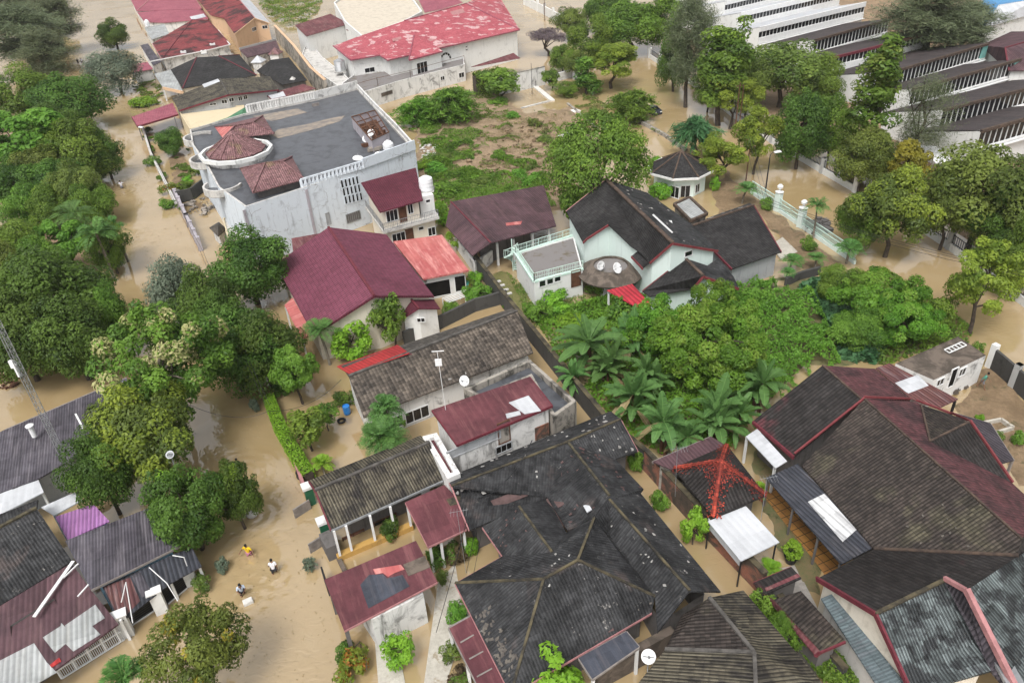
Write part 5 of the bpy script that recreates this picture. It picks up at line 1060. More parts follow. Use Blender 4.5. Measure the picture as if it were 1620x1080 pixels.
def crown(seed, rx, rz, zc, nl, n, leaf, mats, lr=(.26, .42), up=.5, ext=(.35, .78), shape='dome', second=0.0, aspect=.5, zmin=-.9):
    """clumps of separate leaves; gaps stay between the clumps"""
    rs = np.random.RandomState(seed); lum = []
    while len(lum) < nl:
        d = unit(rs.normal(size=3))
        if d[2] < zmin: continue
        r = rs.uniform(*ext) ** .7; c = d * r * np.array([rx, rx, rz])
        if shape == 'cone':
            hz = rs.uniform(-1, 1); rr = rx * (1 - (hz + 1) / 2 * .85) * rs.uniform(.3, .85); a = rs.uniform(0, 6.28); c = np.array([rr * math.cos(a), rr * math.sin(a), hz * rz])
        if shape == 'flat': c[2] *= .5
        lum.append(c)
    lum = np.array(lum); lum[:, 0] += lum[:, 2] * rs.uniform(-.18, .18); lum[:, :2] *= 1 + .16 * np.sin(np.arctan2(lum[:, 1], lum[:, 0]) * rs.randint(2, 4) + rs.uniform(0, 6))[:, None]; lrad = rs.uniform(*lr, size=nl) * min(rx, rz * 1.3); tone = rs.rand(nl); w_ = lrad ** 2; w_ /= w_.sum()
    idx = rs.choice(nl, size=n, p=w_); d = unit(rs.normal(size=(n, 3)) + np.array([0, 0, .35])); rr = lrad[idx] * rs.uniform(.55, 1.08, n) ** .6
    C = lum[idx] + d * rr[:, None] * np.array([1, 1, .8]); out = unit(C / np.array([rx, rx, rz]))
    N = unit(d * .7 + out * .3 + np.array([0, 0, up]) + rs.normal(size=(n, 3)) * .45)
    C[:, 2] += zc; L = leaf * rs.uniform(.5, 1.5, n); rnd = .68 * tone[idx] + .32 * rs.rand(n)
    mi = None
    if len(mats) > 1: mi = ((tone[idx] > 1 - second) & (rs.rand(n) < .75) & (C[:, 2] > zc - rz * .3)).astype(int)
    return rhombs('crown', C, N, L, L * aspect, rnd, mats, mi), lum + np.array([0, 0, zc])
def trunkmesh(seed, lum, h, r, mat='bark', nlimb=7, top=.55):
    rnd = random.Random(seed); b = MB(); z1 = h * top; sway = [Vector((rnd.uniform(-.25, .25) * i, rnd.uniform(-.25, .25) * i, z1 * i / 4 - .6 * (i == 0))) for i in range(5)]
    b.tube(sway, [r * 1.25, r, r * .88, r * .78, r * .66], 8)
    for i in range(min(nlimb, len(lum))):
        q = Vector(lum[i * len(lum) // nlimb]); p = sway[rnd.choice((2, 3, 4))]; m = p.lerp(q, .5) + Vector((rnd.uniform(-.3, .3), rnd.uniform(-.3, .3), .25)); b.tube([p, m, q], [r * .5, r * .32, r * .12], 5)
    o = b.build('trunk', mat, loc=(0, 0, 0), smooth=True); me = o.data; bpy.data.objects.remove(o); return me
PROTO = {}
def proto(key, **k):
    PROTO.setdefault(key, []).append(k)
def mk(key, seed, rx, rz, h, nl, n, leaf, mats, tr=.22, bark='bark', nlimb=7, **kw):
    zc = h - rz; c, lum = crown(seed, rx, rz, zc, nl, n, leaf, mats, **kw); proto(key, crown=c, trunk=trunkmesh(seed, lum, h, tr, bark, nlimb), r=rx, h=h, zc=zc)
for i in range(6): mk('mango', 10 + i, 5.0, 4.3, 9.0, 56, 25000, .30, ['leaf_dark'], .28, lr=(.13, .40))
for i in range(5): mk('mid', 20 + i, 5.0, 4.1, 9.0, 54, 22000, .30, ['leaf_mid'], .24, lr=(.13, .38))
for i in range(2): mk('bright', 30 + i, 4.2, 3.2, 9.5, 40, 9000, .5, ['leaf_bright'], .22, lr=(.2, .3), ext=(.5, .85))
for i in range(5): mk('olive', 40 + i, 5.0, 3.9, 9.0, 58, 20000, .29, ['leaf_olive'], .22, lr=(.12, .34))
for i in range(4): mk('yellow', 50 + i, 3.6, 3.3, 9.5, 44, 11000, .30, ['leaf_yellow'], .2, lr=(.12, .34), ext=(.3, .95))
mk('gold', 55, 3.4, 2.8, 8.5, 32, 5200, .42, ['leaf_gold'], .2, lr=(.2, .34), ext=(.4, .9))
mk('blossom', 60, 5.2, 4.8, 12.0, 110, 22000, .34, ['leaf_mid', 'leaf_cream'], .26, 'bark_pale', 12, second=.20, lr=(.10, .24), ext=(.3, .95))
mk('oliveyellow', 62, 4.4, 3.8, 8.5, 66, 21000, .29, ['leaf_olive', 'leaf_yellow'], .22, second=.55, lr=(.12, .32))
mk('darkspot', 64, 4.6, 3.9, 8.5, 90, 24000, .28, ['leaf_dark', 'leaf_lime'], .24, second=.07, lr=(.10, .30))
mk('rustolive', 66, 4.4, 3.2, 8.0, 60, 15000, .28, ['leaf_olive', 'leaf_gold'], .2, second=.1, lr=(.12, .3), ext=(.4, .95))
for i in range(2): mk('grey', 70 + i, 4.6, 3.8, 8.0, 50, 16000, .29, ['leaf_grey'], .24)
for i in range(4): mk('lush', 75 + i, 5.0, 3.4, 7.5, 90, 25000, .29, ['leaf_lush', 'leaf_mid'], .22, lr=(.10, .26), ext=(.4, .95), second=.3)
for i in range(2): mk('dense', 80 + i, 5.0, 4.0, 8.5, 90, 26000, .28, ['leaf_mid'], .3, lr=(.18, .27), ext=(.72, .85))
for i in range(2): mk('tall', 85 + i, 3.0, 6.5, 15.0, 60, 11000, .42, ['leaf_mid'], .28, lr=(.3, .46), ext=(.3, .9))
mk('cypress', 88, 3.6, 7.5, 16.0, 64, 12000, .40, ['leaf_mid', 'leaf_olive'], .28, second=.4, shape='cone', lr=(.22, .36))
mk('conical', 90, 2.0, 3.2, 6.5, 30, 4200, .32, ['leaf_mid'], .14, shape='cone', lr=(.35, .5))
mk('bare', 92, 3.6, 1.8, 6.5, 36, 5200, .55, ['leaf_twig'], .2, shape='flat', aspect=.08, lr=(.2, .4))
for i in range(2): mk('small', 94 + i, 1.6, 1.5, 3.8, 24, 2600, .26, ['leaf_mid'], .09, lr=(.25, .42))
for i in range(2): mk('smalllime', 97 + i, 1.2, 1.15, 2.6, 26, 2600, .22, ['leaf_lime'], .07, lr=(.3, .42), ext=(.6, .8))
def fern(key, seed, rx, rz, h, nfr, leafk, mat, droop=.5, wisp=.08, bark='bark', per=40, ln=.7, solid=.9):
    """trees of drooping sprays: casuarina, feathery bushes"""
    rs = np.random.RandomState(seed); C = []; T = []; rn = []; lum = []
    for i in range(nfr):
        a = rs.uniform(0, 6.283); zz = rs.uniform(-.8, 1); rr = rx * math.sqrt(max(.05, 1 - zz * zz)) * rs.uniform(.35, 1.0); base = np.array([rr * .35 * math.cos(a), rr * .35 * math.sin(a), zz * rz * .75]); tip = np.array([rr * math.cos(a), rr * math.sin(a), zz * rz + rz * .12])
        lum.append(tip); tone = rs.rand()
        for k in range(per):
            f = rs.uniform(.1, 1.08); p = base + (tip - base) * f; p[2] -= droop * f * f * rx * .25; p += rs.normal(size=3) * rx * (.055 if solid < 2 else .11)
            C.append(p); T.append(unit(tip - base + rs.normal(size=3) * rx * .5 * solid - np.array([0, 0, droop * rx * .35]))); rn.append(.6 * tone + .4 * rs.rand())
    C = np.array(C); T = np.array(T); zc = h - rz; C[:, 2] += zc; n = len(C); N = unit(rs.normal(size=(n, 3)) + np.array([0, 0, .8])); L = ln * rs.uniform(.6, 1.3, n)
    me = rhombs('crown', C, N, L, L * wisp * leafk, np.array(rn), [mat], None, T); lum = np.array(lum) + np.array([0, 0, zc])
    proto(key, crown=me, trunk=trunkmesh(seed, lum, h, .2 * h / 12, bark, 9, .75), r=rx, h=h, zc=zc)
for i in range(2): fern('casuarina', 100 + i, 4.0, 6.0, 15.0, 170, 1.0, 'leaf_needle', .7, .10, per=130, ln=.60, solid=2.2)
fern('casuarina_thin', 103, 4.2, 5.0, 13.0, 110, 1.0, 'leaf_needle', .6, .10, per=80, ln=.55, solid=2.2)
fern('feather', 105, 3.2, 2.0, 4.4, 130, 1.4, 'leaf_mid', .6, .14, per=52, ln=.55)
fern('featherlime', 106, 2.6, 1.8, 3.6, 100, 1.4, 'leaf_lush', .6, .14, per=46, ln=.5)
fern('pandan', 107, 2.6, 2.2, 6.5, 90, 1.0, 'leaf_pandan', 1.6, .09, per=34, ln=1.2, solid=.3)
fern('sagoplant', 108, .9, .55, 1.1, 40, 1.2, 'leaf_grey', .6, .18, per=26, ln=.28)
def palm(key, seed, h, nf, fl, mat, tr=.14, lw=.07, arch=1.0, stems=1, spread=.6):
    rs = np.random.RandomState(seed); C = []; T = []; N = []; L = []; rn = []; b = MB()
    for s_ in range(stems):
        ox, oy = (rs.uniform(-spread, spread), rs.uniform(-spread, spread)) if stems > 1 else (0, 0); hh = h * (rs.uniform(.65, 1) if s_ else 1); lean = (rs.uniform(-.5, .5), rs.uniform(-.5, .5)); top = Vector((ox + lean[0], oy + lean[1], hh * .72))
        b.tube([Vector((ox, oy, -.6)), Vector((ox + lean[0] * .3, oy + lean[1] * .3, hh * .35)), top], [tr * 1.2, tr, tr * .8], 7)
        for i in range(nf):
            a = 6.283 * i / nf + rs.uniform(-.2, .2); el = rs.uniform(.1, 1.25); tone = rs.rand(); pts = []
            for k in range(13):
                f = k / 12; pts.append(np.array([top.x + math.cos(a) * math.cos(el) * fl * f, top.y + math.sin(a) * math.cos(el) * fl * f, top.z + math.sin(el) * fl * f - arch * fl * .55 * f * f]))
            for k in range(1, 13):
                d = unit(pts[k] - pts[k - 1]); side = unit(np.cross(d, [0, 0, 1.0])); upv = np.cross(side, d)
                for sd in (-1, 1):
                    for q in (0, .5):
                        p = pts[k - 1] + (pts[k] - pts[k - 1]) * q; ll = fl * .30 * math.sin(math.pi * min(.97, (k - .5 + q) / 13 * .85 + .12)); t = unit(side * sd + d * .55 - np.array([0, 0, .35]))
                        C.append(p + t * ll * .5); T.append(t); N.append(unit(upv + rs.normal(size=3) * .2)); L.append(ll); rn.append(.6 * tone + .4 * rs.rand())
                C.append((pts[k] + pts[k - 1]) / 2); T.append(d); N.append(upv); L.append(np.linalg.norm(pts[k] - pts[k - 1]) * 1.6); rn.append(.9)
    C, T, N, L, rn = map(np.array, (C, T, N, L, rn)); me = rhombs('crown', C, N, L, np.maximum(.045, L * lw * 1.6), rn, [mat], None, T)
    o = b.build('trunk', 'bark_pale', loc=(0, 0, 0), smooth=True); tm = o.data; bpy.data.objects.remove(o)
    proto(key, crown=me, trunk=tm, r=fl * .8, h=h, zc=h * .75)
palm('coconut', 1, 6.0, 20, 2.6, 'leaf_palm'); palm('coconut', 2, 6.0, 18, 2.6, 'leaf_palm')
palm('areca', 3, 5.5, 12, 2.4, 'leaf_palm', .08, stems=5); palm('lowpalm', 4, 2.6, 22, 1.9, 'leaf_palm', .12); palm('palmtall', 5, 9.0, 20, 3.0, 'leaf_palm', .16); palm('spiky', 6, 1.6, 26, 1.3, 'leaf_lime', .08, arch=.9)
def banana(key, seed, h, nf, fl, stems=1):
    rs = np.random.RandomState(seed); V = []; F = []; rn = []; mi = []; b = MB()
    for s_ in range(stems):
        ox, oy = (rs.uniform(-1, 1), rs.uniform(-1, 1)) if s_ else (0, 0); hh = h * (1 if s_ == 0 else rs.uniform(.55, .85)); top = np.array([ox, oy, hh * .62]); b.tube([Vector((ox, oy, -.4)), Vector((ox, oy, hh * .3)), Vector(top)], [.2, .16, .11], 8)
        for i in range(nf):
            a = 2.4 * i + rs.uniform(-.25, .25); el = rs.uniform(.15, 1.0) if i > 2 else 1.25; ll = fl * rs.uniform(.75, 1.1); wd = ll * rs.uniform(.105, .15); tone = rs.rand(); dead = 1 if (i > 3 and rs.rand() < .1) else 0; el = -.25 if dead else el; K = 16; prev = None; arch = rs.uniform(.5, 1.0) if i > 2 else .25
            for k in range(K + 1):
                f = k / K; c = np.array([math.cos(a) * math.cos(el) * ll * f, math.sin(a) * math.cos(el) * ll * f, math.sin(el) * ll * f - arch * ll * .55 * f * f]) + top
                if k == 0: d = np.array([math.cos(a), math.sin(a), .8])
                else: d = c - last
                last = c; d = unit(d); side = unit(np.cross(d, [0, 0, 1.0]) + 1e-6); upv = np.cross(side, d)
                wv = wd * (math.sin(math.pi * min(1, max(0, (f - .10) / .92))) ** .55 if f > .1 else .04)
                cur = (c, c + side * wv - upv * -wv * .22, c - side * wv + upv * wv * .22)
                if prev is not None:
                    for e in (1, 2):
                        jit = upv * rs.uniform(-.06, .04) * ll * .3 + d * rs.uniform(-.03, .05); q0, q1, q2, q3 = prev[0], prev[e], cur[e] + jit, cur[0]
                        if rs.rand() < .28 and f > .2: q2 = q2 - d * ll / K * .45
                        bs = len(V); V += [q0, q1, q2, q3]; F.append((bs, bs + 1, bs + 2, bs + 3)); rn.append(.55 * tone + .25 * rs.rand()); mi.append(dead)
                    bs = len(V); s2 = side * .028; o2 = upv * .02; V += [prev[0] - s2 + o2, prev[0] + s2 + o2, c + s2 + o2, c - s2 + o2]; F.append((bs, bs + 1, bs + 2, bs + 3)); rn.append(1.0); mi.append(dead)
                prev = cur
    me = rawmesh('crown', np.array(V), np.array(F), np.array(rn), ['leaf_banana', 'leaf_dry'], np.array(mi)); o = b.build('trunk', 'wood_brown', loc=(0, 0, 0), smooth=True); tm = o.data; bpy.data.objects.remove(o); proto(key, crown=me, trunk=tm, r=fl, h=h, zc=h * .7)
for i in range(4): banana('banana', 5 + i, 5.2, 14 + i % 3, 3.4, 2 + i % 2)
def shrubs(key, seed, r, h, n, leaf, mats, **k): mk(key, seed, r, h * .5, h, 16, n, leaf, mats, .05, nlimb=4, lr=(.36, .55), **k)
for i in range(3): shrubs('shrub', 120 + i, 1.1, 1.5, 1700, .2, ['leaf_mid'])
for i in range(2): shrubs('limeshrub', 124 + i, 1.0, 1.4, 1700, .2, ['leaf_lime', 'leaf_bright'], second=.4)
for i in range(2): shrubs('brightshrub', 126 + i, 1.2, 1.5, 1700, .22, ['leaf_bright'])
shrubs('darkshrub', 128, 1.2, 1.5, 1900, .2, ['leaf_dark']); shrubs('brownshrub', 129, 1.2, 1.3, 1700, .2, ['leaf_brown', 'leaf_dark'], second=.4); shrubs('oliveshrub', 131, 1.2, 1.3, 1500, .2, ['leaf_olive']); shrubs('redshrub', 132, 1.0, 1.3, 1300, .2, ['leaf_yellow', 'leaf_red'], second=.4); shrubs('greyshrub', 133, 1.1, 1.2, 1300, .22, ['leaf_grey']); shrubs('dryshrub', 134, 1.2, 1.0, 1200, .2, ['leaf_dry', 'leaf_olive'], second=.4)
_k = {}
def plant(sp, px, py, rpx, label, hm=None, name=None, cat=None, group=None, rot=None, z0=0.0):
    """px, py: centre of the crown in the photograph; rpx: its half width there"""
    L = PROTO[sp]; i = _k.get(sp, 0); _k[sp] = i + 1; d = L[i % len(L)]; hm = hm or d['h']; sz = hm / d['h']; p = G(px, py, z0 + d['zc'] * sz); sx = rpx * mpp(p) / d['r']
    shrub = 'shrub' in sp or sp in ('spiky', 'sagoplant'); kind = 'banana_plant' if sp == 'banana' else 'palm' if ('palm' in sp or sp in ('coconut', 'areca')) else 'shrub' if shrub else 'tree'
    t = thing(name or kind, label, cat or kind.replace('_', ' '), (p.x, p.y, z0), group); t.scale = (sx, sx, sz); t.rotation_euler.z = rot if rot is not None else (i * 2.13 + px * .017) % 6.28
    for nm in ('trunk', 'crown'):
        o = bpy.data.objects.new(nm if not (shrub and nm == 'trunk') else 'stem', d[nm]); COL.objects.link(o); o.parent = t
    return t
T_ = [l for l in '''
casuarina|30|55|80|16|grey green feathery casuarina filling the top left corner
casuarina|85|30|52|15|feathery casuarina leaning over the street in the top left
casuarina|18|10|60|17|casuarina cut by the top left corner
casuarina|72|85|50|13|smaller feathery casuarina at the bend of the street
olive|70|8|34|13|olive leafed tree beside the street at the very top left
mid|28|150|56|11|mid green round tree below the corner casuarina
mango|104|158|62|11|dark glossy tree leaning over the street below the casuarinas
bright|38|212|66|12|bright yellow green tree with ball shaped clumps at the left edge
mango|80|205|50|9|dark tree tucked behind the ball clumped bright tree
olive|58|268|46|9|yellow tipped tree under the ball clumped bright tree
mid|120|240|58|10|fine leafed mid green tree overhanging the street on the left
mango|163|243|32|8|small dark tree at the bank of the street opposite the pink carport
mango|20|290|56|8|dark shaded tree under the left edge canopy
mango|95|285|48|8|dark crown filling the middle of the left bank
mid|82|322|40|7|round topped tree beside the brown pool at the left edge
mid|40|328|40|7|pale green round tree left of its twin above the brown pool
olive|118|298|44|9|olive tree between the fine leafed tree and the palms
mid|145|318|38|7|low dark green tree on the bank just above the palms
mid|30|395|54|8|light green tree below the brown pool at the left edge
bright|98|378|40|7|yellow green tree left of the palm trunks
mid|170|388|34|7|leafy tree at the bend of the bank beside the palms
mid|75|420|46|8|green crown joining the huge mango to the yellow green tree
mango|75|470|96|11|huge dark mango tree on the left
olive|14|440|54|10|olive tinted tree against the left edge beside the huge mango
mango|25|530|76|10|dark tree below the huge mango at the left edge
mango|115|535|72|9|dark lower crown beside the long dark roof
mid|176|505|36|8|small green tree between the mango and the blossoming tree
blossom|252|575|96|13|tall tree with cream blossom clusters in the middle of the street
grey|285|462|48|9|grey green tree beside the pale open water
mango|325|485|56|9|dark tree between the grey green tree and the clipped mango
mango|392|422|70|9|broad dome shaped mango beside the burgundy roof
mango|366|550|70|9|dark tree nearest the lime hedge
mango|415|550|66|8|dark tree beside the red lean-to
mango|350|520|50|9|dark tree behind the blossoming tree
bright|465|582|36|6|light green leafy tree at the corner of the grey tile house
oliveyellow|222|685|90|10|big yellow olive tree over the left hand roofs
mango|160|748|56|8|dark tree between the lilac roof and the white sheets
darkspot|292|800|72|8|dark tree flecked with lime leaves beside the brown corrugated roof
darkspot|368|776|44|7|smaller dark crown jutting over the flooded street
rustolive|306|1034|76|7|rust tinted olive tree at the bottom left
mango|178|52|28|8|dark round tree on the street at the top
grey|180|112|44|9|grey leafed tree in front of the pink gateway
mango|268|222|27|5|dark green garden tree under the flat roofed block
dense|943|268|80|14|large dense dome crowned tree by the black tiled house
feather|715|165|54|6|feathery spreading bush tree in the cleared lot below the mansion
featherlime|660|178|46|4.5|lime green bushy tree at the corner of the cleared lot
conical|928|122|28|6.5|conical tree at the flooded lane
mid|896|140|20|3|loose pale bush tree in the flooded lane
feather|1000|166|48|5|umbrella shaped feathery bush beside the dark car
yellow|968|92|48|9|yellow green tree over the head of the lane
bare|868|55|42|6.5|leafless purple grey tree by the mansion corner
olive|900|34|32|8|yellow olive tree behind the leafless purple tree
mid|935|62|36|10|green tree between the leafless purple tree and the lane
olive|915|98|24|6|low olive tree behind the conical tree
mid|890|92|24|6|low green tree at the foot of the leafless purple tree
mid|1000|38|62|12|green tree over the far end of the road
mango|960|12|42|11|dark tree at the top of the road left of its neighbour
mid|1052|32|38|13|green road tree at the top between the broad one and the casuarina
mango|1068|92|30|12|tall ivy clad tree by the school wall
casuarina|1092|66|48|19|tall grey casuarina at the school wall
tall|1146|100|42|18|tall dense green road tree beside the white fronted halls
yellow|1160|148|38|9|yellow green road tree with forked trunk
mid|1122|138|28|8|green tree behind the pandanus on the school side
olive|1240|108|82|12|broad olive tree before the dark sawtooth halls
mid|1298|122|42|9|rounded green tree right of the broad olive tree
olive|1185|130|40|10|olive crown left of the broad olive tree
yellow|1200|205|38|10|slender yellow green tree with a bare trunk rising from the road edge
mango|1270|200|46|12|dark tree overhanging the school wall
mid|1318|200|36|10|rounded tree behind the school wall left of the ragged tall tree
cypress|1382|170|62|19|tall ragged conifer like tree in front of the sawtooth roofs
olive|1366|246|54|9|leafy olive crown at the foot of the ragged tall tree
casuarina_thin|1462|182|58|13|thin see through casuarina before the sawtooth roofs
casuarina|1470|32|92|15|big wispy casuarina at the top right
casuarina|1530|40|60|11|lower wispy casuarina beside the bright blue roof
gold|1438|258|38|8.5|golden leafed tree on the school side of the road
oliveyellow|1418|328|68|11|yellow green road tree with a thick dark trunk
mid|1362|350|38|7|green tree crown left of the thick trunked road tree
olive|1560|300|100|13|large olive crown at the right edge
olive|1508|315|56|11|olive crown beside the thick trunked tree
mango|1600|350|60|10|dark crown at the right edge below the olive crown
yellow|1565|432|58|10|yellow green tree standing in the road at the right edge
mid|1618|405|40|9|green crown cut by the right edge
pandan|1101|206|42|6.5|drooping strap leafed pandanus tree by the road
yellow|1140|242|42|7|thin pale yellow green tree beside the octagonal house
lush|1110|545|86|7.5|big fresh green tree among the banana plants
lush|1045|520|56|6|fresh green tree above the banana plants
lush|1165|520|56|6|fresh green crown beside the vine carpet
lush|1130|490|46|6|fresh green crown in front of the vented white gable
lush|1390|470|62|6|broad green tree at the edge of the thicket by the road
lush|1430|505|54|5|low spreading tree at the road side end of the thicket
mid|1355|520|46|4|dark green tree leaning over the taro
mid|1332|448|38|4.5|green tree left of the broad thicket tree
small|1490|490|22|4|small round tree by the road at the end of the thicket
small|615|500|30|6|loose leafy tree before the cream gable wall
smalllime|555|540|32|4.2|bright lime domed tree beside the burgundy house
small|485|672|34|4.5|green tree behind the lime hedge
small|515|655|18|3|small leafy tree in the flooded garden
smalllime|722|377|15|2.5|small lime bush tree by the maroon shed
smalllime|628|1028|26|2.6|round lime topiary tree in the flooded garden
smalllime|1099|830|20|3.2|tall lime shrub tree at the brick wall
smalllime|880|1068|46|4.0|bright lime star leafed tree at the lower edge
small|790|128|36|6|vine smothered tree against the white compound wall
small|872|122|18|4|small dark tree at the end of the white compound wall
mid|1230|1000|22|3.5|light bush tree drooping over the dark olive roof
small|1205|960|24|3|young bright tree at the mossy wall
small|1265|1005|20|3|leafy sapling by the small dark roof
'''.strip().split('\n')]
for l in T_:
    sp, x, y, r_, hm, lb = l.split('|'); plant(sp, float(x), float(y), float(r_), lb, float(hm))
for l in '''
palmtall|118|330|34|9|fan of palm fronds at the bank left of the street|
coconut|152|362|34|9|tall palm with bare trunk at the bend of the bank|
lowpalm|185|362|24|6|smaller palm tipping over the street|
areca|606|640|26|6.5|feathery palm rising in front of the grey tile roof|
areca|606|682|38|5.5|bushy palm clump in the flooded garden|
coconut|510|520|32|5.5|palm with long fronds at the corner of the burgundy roof|
lowpalm|420|520|26|7|pale palm fronds among the dark trees|
coconut|1296|322|21|6|small coconut palm on the rubble island in the road|
lowpalm|1176|297|20|3|palm clump inside the mint fence|
lowpalm|1345|388|24|3|arching palm at the end of the mint fence|
lowpalm|1252|408|20|2|low palm in the yard of the black tiled wing|
lowpalm|1292|410|18|2|low palm beside the mint fence|
lowpalm|210|1066|44|5|palm at the bottom edge left of the rust tinted tree|
lowpalm|1245|428|14|1.6|spreading palm bush at the thicket corner|
spiky|510|735|18|1.5|spiky leafed pot plant in the flooded garden|
spiky|1206|772|14|1.6|grassy lime clump at the corner of the orange walkway|
spiky|1210|893|20|1.2|grassy clump below the plain white canopy|
spiky|640|492|10|1.2|pale rosette plant beside the cream gable|
'''.strip().split('\n'):
    sp, x, y, r_, hm, lb, _ = l.split('|'); plant(sp, float(x), float(y), float(r_), lb, float(hm))
for i, (x, y, r_, hm, lb) in enumerate(((932, 535, 74, 5.6, 'largest banana plant with upright leaves beside the dark boundary wall'), (1002, 618, 60, 5.0, 'banana plant left of the middle in the row above the black roof'), (1050, 660, 60, 5.2, 'banana plant nearest the black roof with drooping leaves'), (1135, 640, 62, 5.2, 'star shaped banana plant with broad leaves by the red hipped pavilion'), (1208, 600, 58, 5.2, 'banana plant leaning over the corner of the long house'), (1000, 520, 44, 4.6, 'banana plant behind the largest one near the red canopy'), (1088, 686, 46, 3.8, 'short banana plant between the row and the boundary wall'), (968, 565, 48, 4.4, 'banana plant just below the largest one in the tangle'), (1172, 650, 44, 4.2, 'banana plant between the star shaped one and the long house corner'), (1022, 585, 46, 4.4, 'banana plant in the shade under the fresh green trees'), (905, 590, 36, 3.4, 'young banana plant against the mossy boundary wall'))): plant('banana', x, y, r_, lb, hm)
for l in '''
limeshrub|225|160|18|2|lime shrub in the front garden near the pink carport
darkshrub|232|205|8|1|dark clump on the street wall
redshrub|268|298|14|1.6|orange flowering shrub at the street corner
shrub|262|322|14|1.3|green shrub below the orange flowering shrub
shrub|240|255|12|1.4|shrub hanging over the street wall
shrub|292|292|12|1.2|yellowish shrub in the flooded street garden
limeshrub|297|285|10|1.2|lime shrub in the flooded street garden
shrub|310|270|14|1.5|dark shrub along the flat roofed block
greyshrub|160|442|14|1.6|grey leafed shrub standing in the water by the palms
greyshrub|182|415|10|1.2|small grey shrub at the edge of the bank
darkshrub|162|296|6|.8|tiny dark shrub poking out of the street flood
sagoplant|489|892|14|1.1|round cycad like plant alone in the flooded street
greyshrub|350|893|13|1.1|grey flowering shrub at the end gate pillar
oliveshrub|318|922|18|1.2|drab shrub behind the end gate pillar
darkshrub|618|835|18|1.7|dark bush before the white porch posts
darkshrub|690|880|18|1.4|dark green bush left in the planting under the maroon carport
brownshrub|722|872|22|1.4|brown bush right of the dark green one under the maroon carport
limeshrub|745|862|12|1.6|lime shrub at the corner of the black roof
oliveshrub|700|913|11|1.2|wispy drab shrub beside the garage wall
brightshrub|722|970|20|1.5|bright green shrub above the maroon side roof
oliveshrub|716|1030|22|1.2|ball clipped olive shrub left of the maroon side roof
brownshrub|725|1070|24|1.0|brown ground shrub at the bottom edge
brightshrub|610|998|13|1.0|small green bush beside the white garage wall
redshrub|556|1050|30|1.6|orange flowered bush at the bottom edge of the street
darkshrub|545|1030|18|1.2|dark bush behind the orange flowered bush
brightshrub|1044|790|16|1.5|green shrub between the black roof and the brick wall
brightshrub|1010|730|16|1.6|green shrub at the corner of the banana plot
brightshrub|1200|950|16|1.4|bright green shrub above the dark olive roof
limeshrub|1225|985|12|1.4|lime shrub along the mossy wall
brightshrub|755|462|22|2|green shrub at the end of the mossy boundary wall
redshrub|735|448|13|1.3|red leafed shrub by the coral carport
brightshrub|712|487|16|1.2|silvery green round shrub beside the burgundy porch
limeshrub|752|438|12|1.4|lime shrub near the coral carport
limeshrub|880|478|26|2.2|yellow green bush in front of the low white annex
brightshrub|852|492|24|2.0|reedy green bush at the wall of the garden
limeshrub|905|508|22|1.6|low lime bush above the banana plants
brightshrub|866|435|8|1.4|slim green bush at the annex corner
shrub|990|492|28|2.6|green bush before the red ribbed canopy
shrub|945|455|16|1.4|reeds in the shade of the round terrace
brightshrub|1150|490|30|2.4|fresh green bush against the vented white gable
brightshrub|1195|470|26|2.0|bright bush in the thicket behind the black tiled wing
shrub|1280|385|14|1.6|round shrub in the yard of the black tiled wing
shrub|1212|322|12|1.6|shrub behind the mint fence near the palm clump
limeshrub|1040|262|14|2.6|yellow green bush between the dome tree and octagonal house
limeshrub|1045|300|16|2.4|yellow bush at the left wall of the octagonal house
limeshrub|1132|290|8|2.2|slim lime bush in the yard of the octagonal house
oliveshrub|940|180|22|1.4|yellowish shrub in the flooded lane
oliveshrub|1008|190|16|1.2|green tuft at the foot of the umbrella shaped bush
brightshrub|812|182|14|1.2|bright green shrub in the middle of the cleared lot
brightshrub|790|160|16|1.2|green shrub below the vine smothered tree
oliveshrub|846|196|12|1.6|olive bush on the rubble of the cleared lot
oliveshrub|862|220|16|1.0|low olive shrub on the rubble heap
brightshrub|845|285|20|2.0|green bush left of the dome crowned tree
brightshrub|820|275|14|1.4|small bright bush left of its twin by the dome crowned tree
oliveshrub|700|250|22|1.0|dry tinted shrub at the left of the cleared lot
brightshrub|690|265|22|1.6|bright shrub beside the rooftop corner of the blue white block
limeshrub|672|260|16|1.4|lime shrub at the wall of the blue white block
brightshrub|745|275|22|1.3|green shrub above the maroon shed
brightshrub|790|245|16|1.4|lone green shrub on the bare soil
oliveshrub|760|290|22|1.2|olive shrub at the edge of the maroon shed
brightshrub|705|300|26|2.0|overgrown green shrub left of the maroon shed
limeshrub|696|330|16|2.2|yellow green climber beside the two storey cream house
limeshrub|702|348|12|2.0|lime creeper hanging at the maroon shed corner
dryshrub|735|240|20|.8|dry brown shrub in the cleared lot
dryshrub|770|262|18|.7|dry straw coloured shrub right of the green one
dryshrub|700|228|18|.8|dry shrub under the feathery bush
dryshrub|880|250|20|.7|dry shrub by the dome crowned tree
dryshrub|830|232|16|.6|dry tuft at the centre of the rubble
greyshrub|402|640|9|1.4|pale flowering shrub at the foot of the dark trees
darkshrub|545|630|18|1.4|dark bush by the corner of the grey tile house
darkshrub|450|612|20|1.3|dark bush at the top of the lime hedge
limeshrub|636|665|7|1.4|single lime shrub at the window of the grey tile house
shrub|1408|590|14|1.2|green shrub behind the faded red canopy
shrub|1548|552|10|1.4|shrub at the road corner of the annex
oliveshrub|1580|690|10|.8|grey green plant inside the square planter
brightshrub|1612|692|12|1.2|green shrub at the right edge of the forecourt
limeshrub|1550|660|6|.7|small lime pot plant behind the black canopy
'''.strip().split('\n'):
    sp, x, y, r_, hm, lb = l.split('|'); plant(sp, float(x), float(y), float(r_), lb, float(hm))
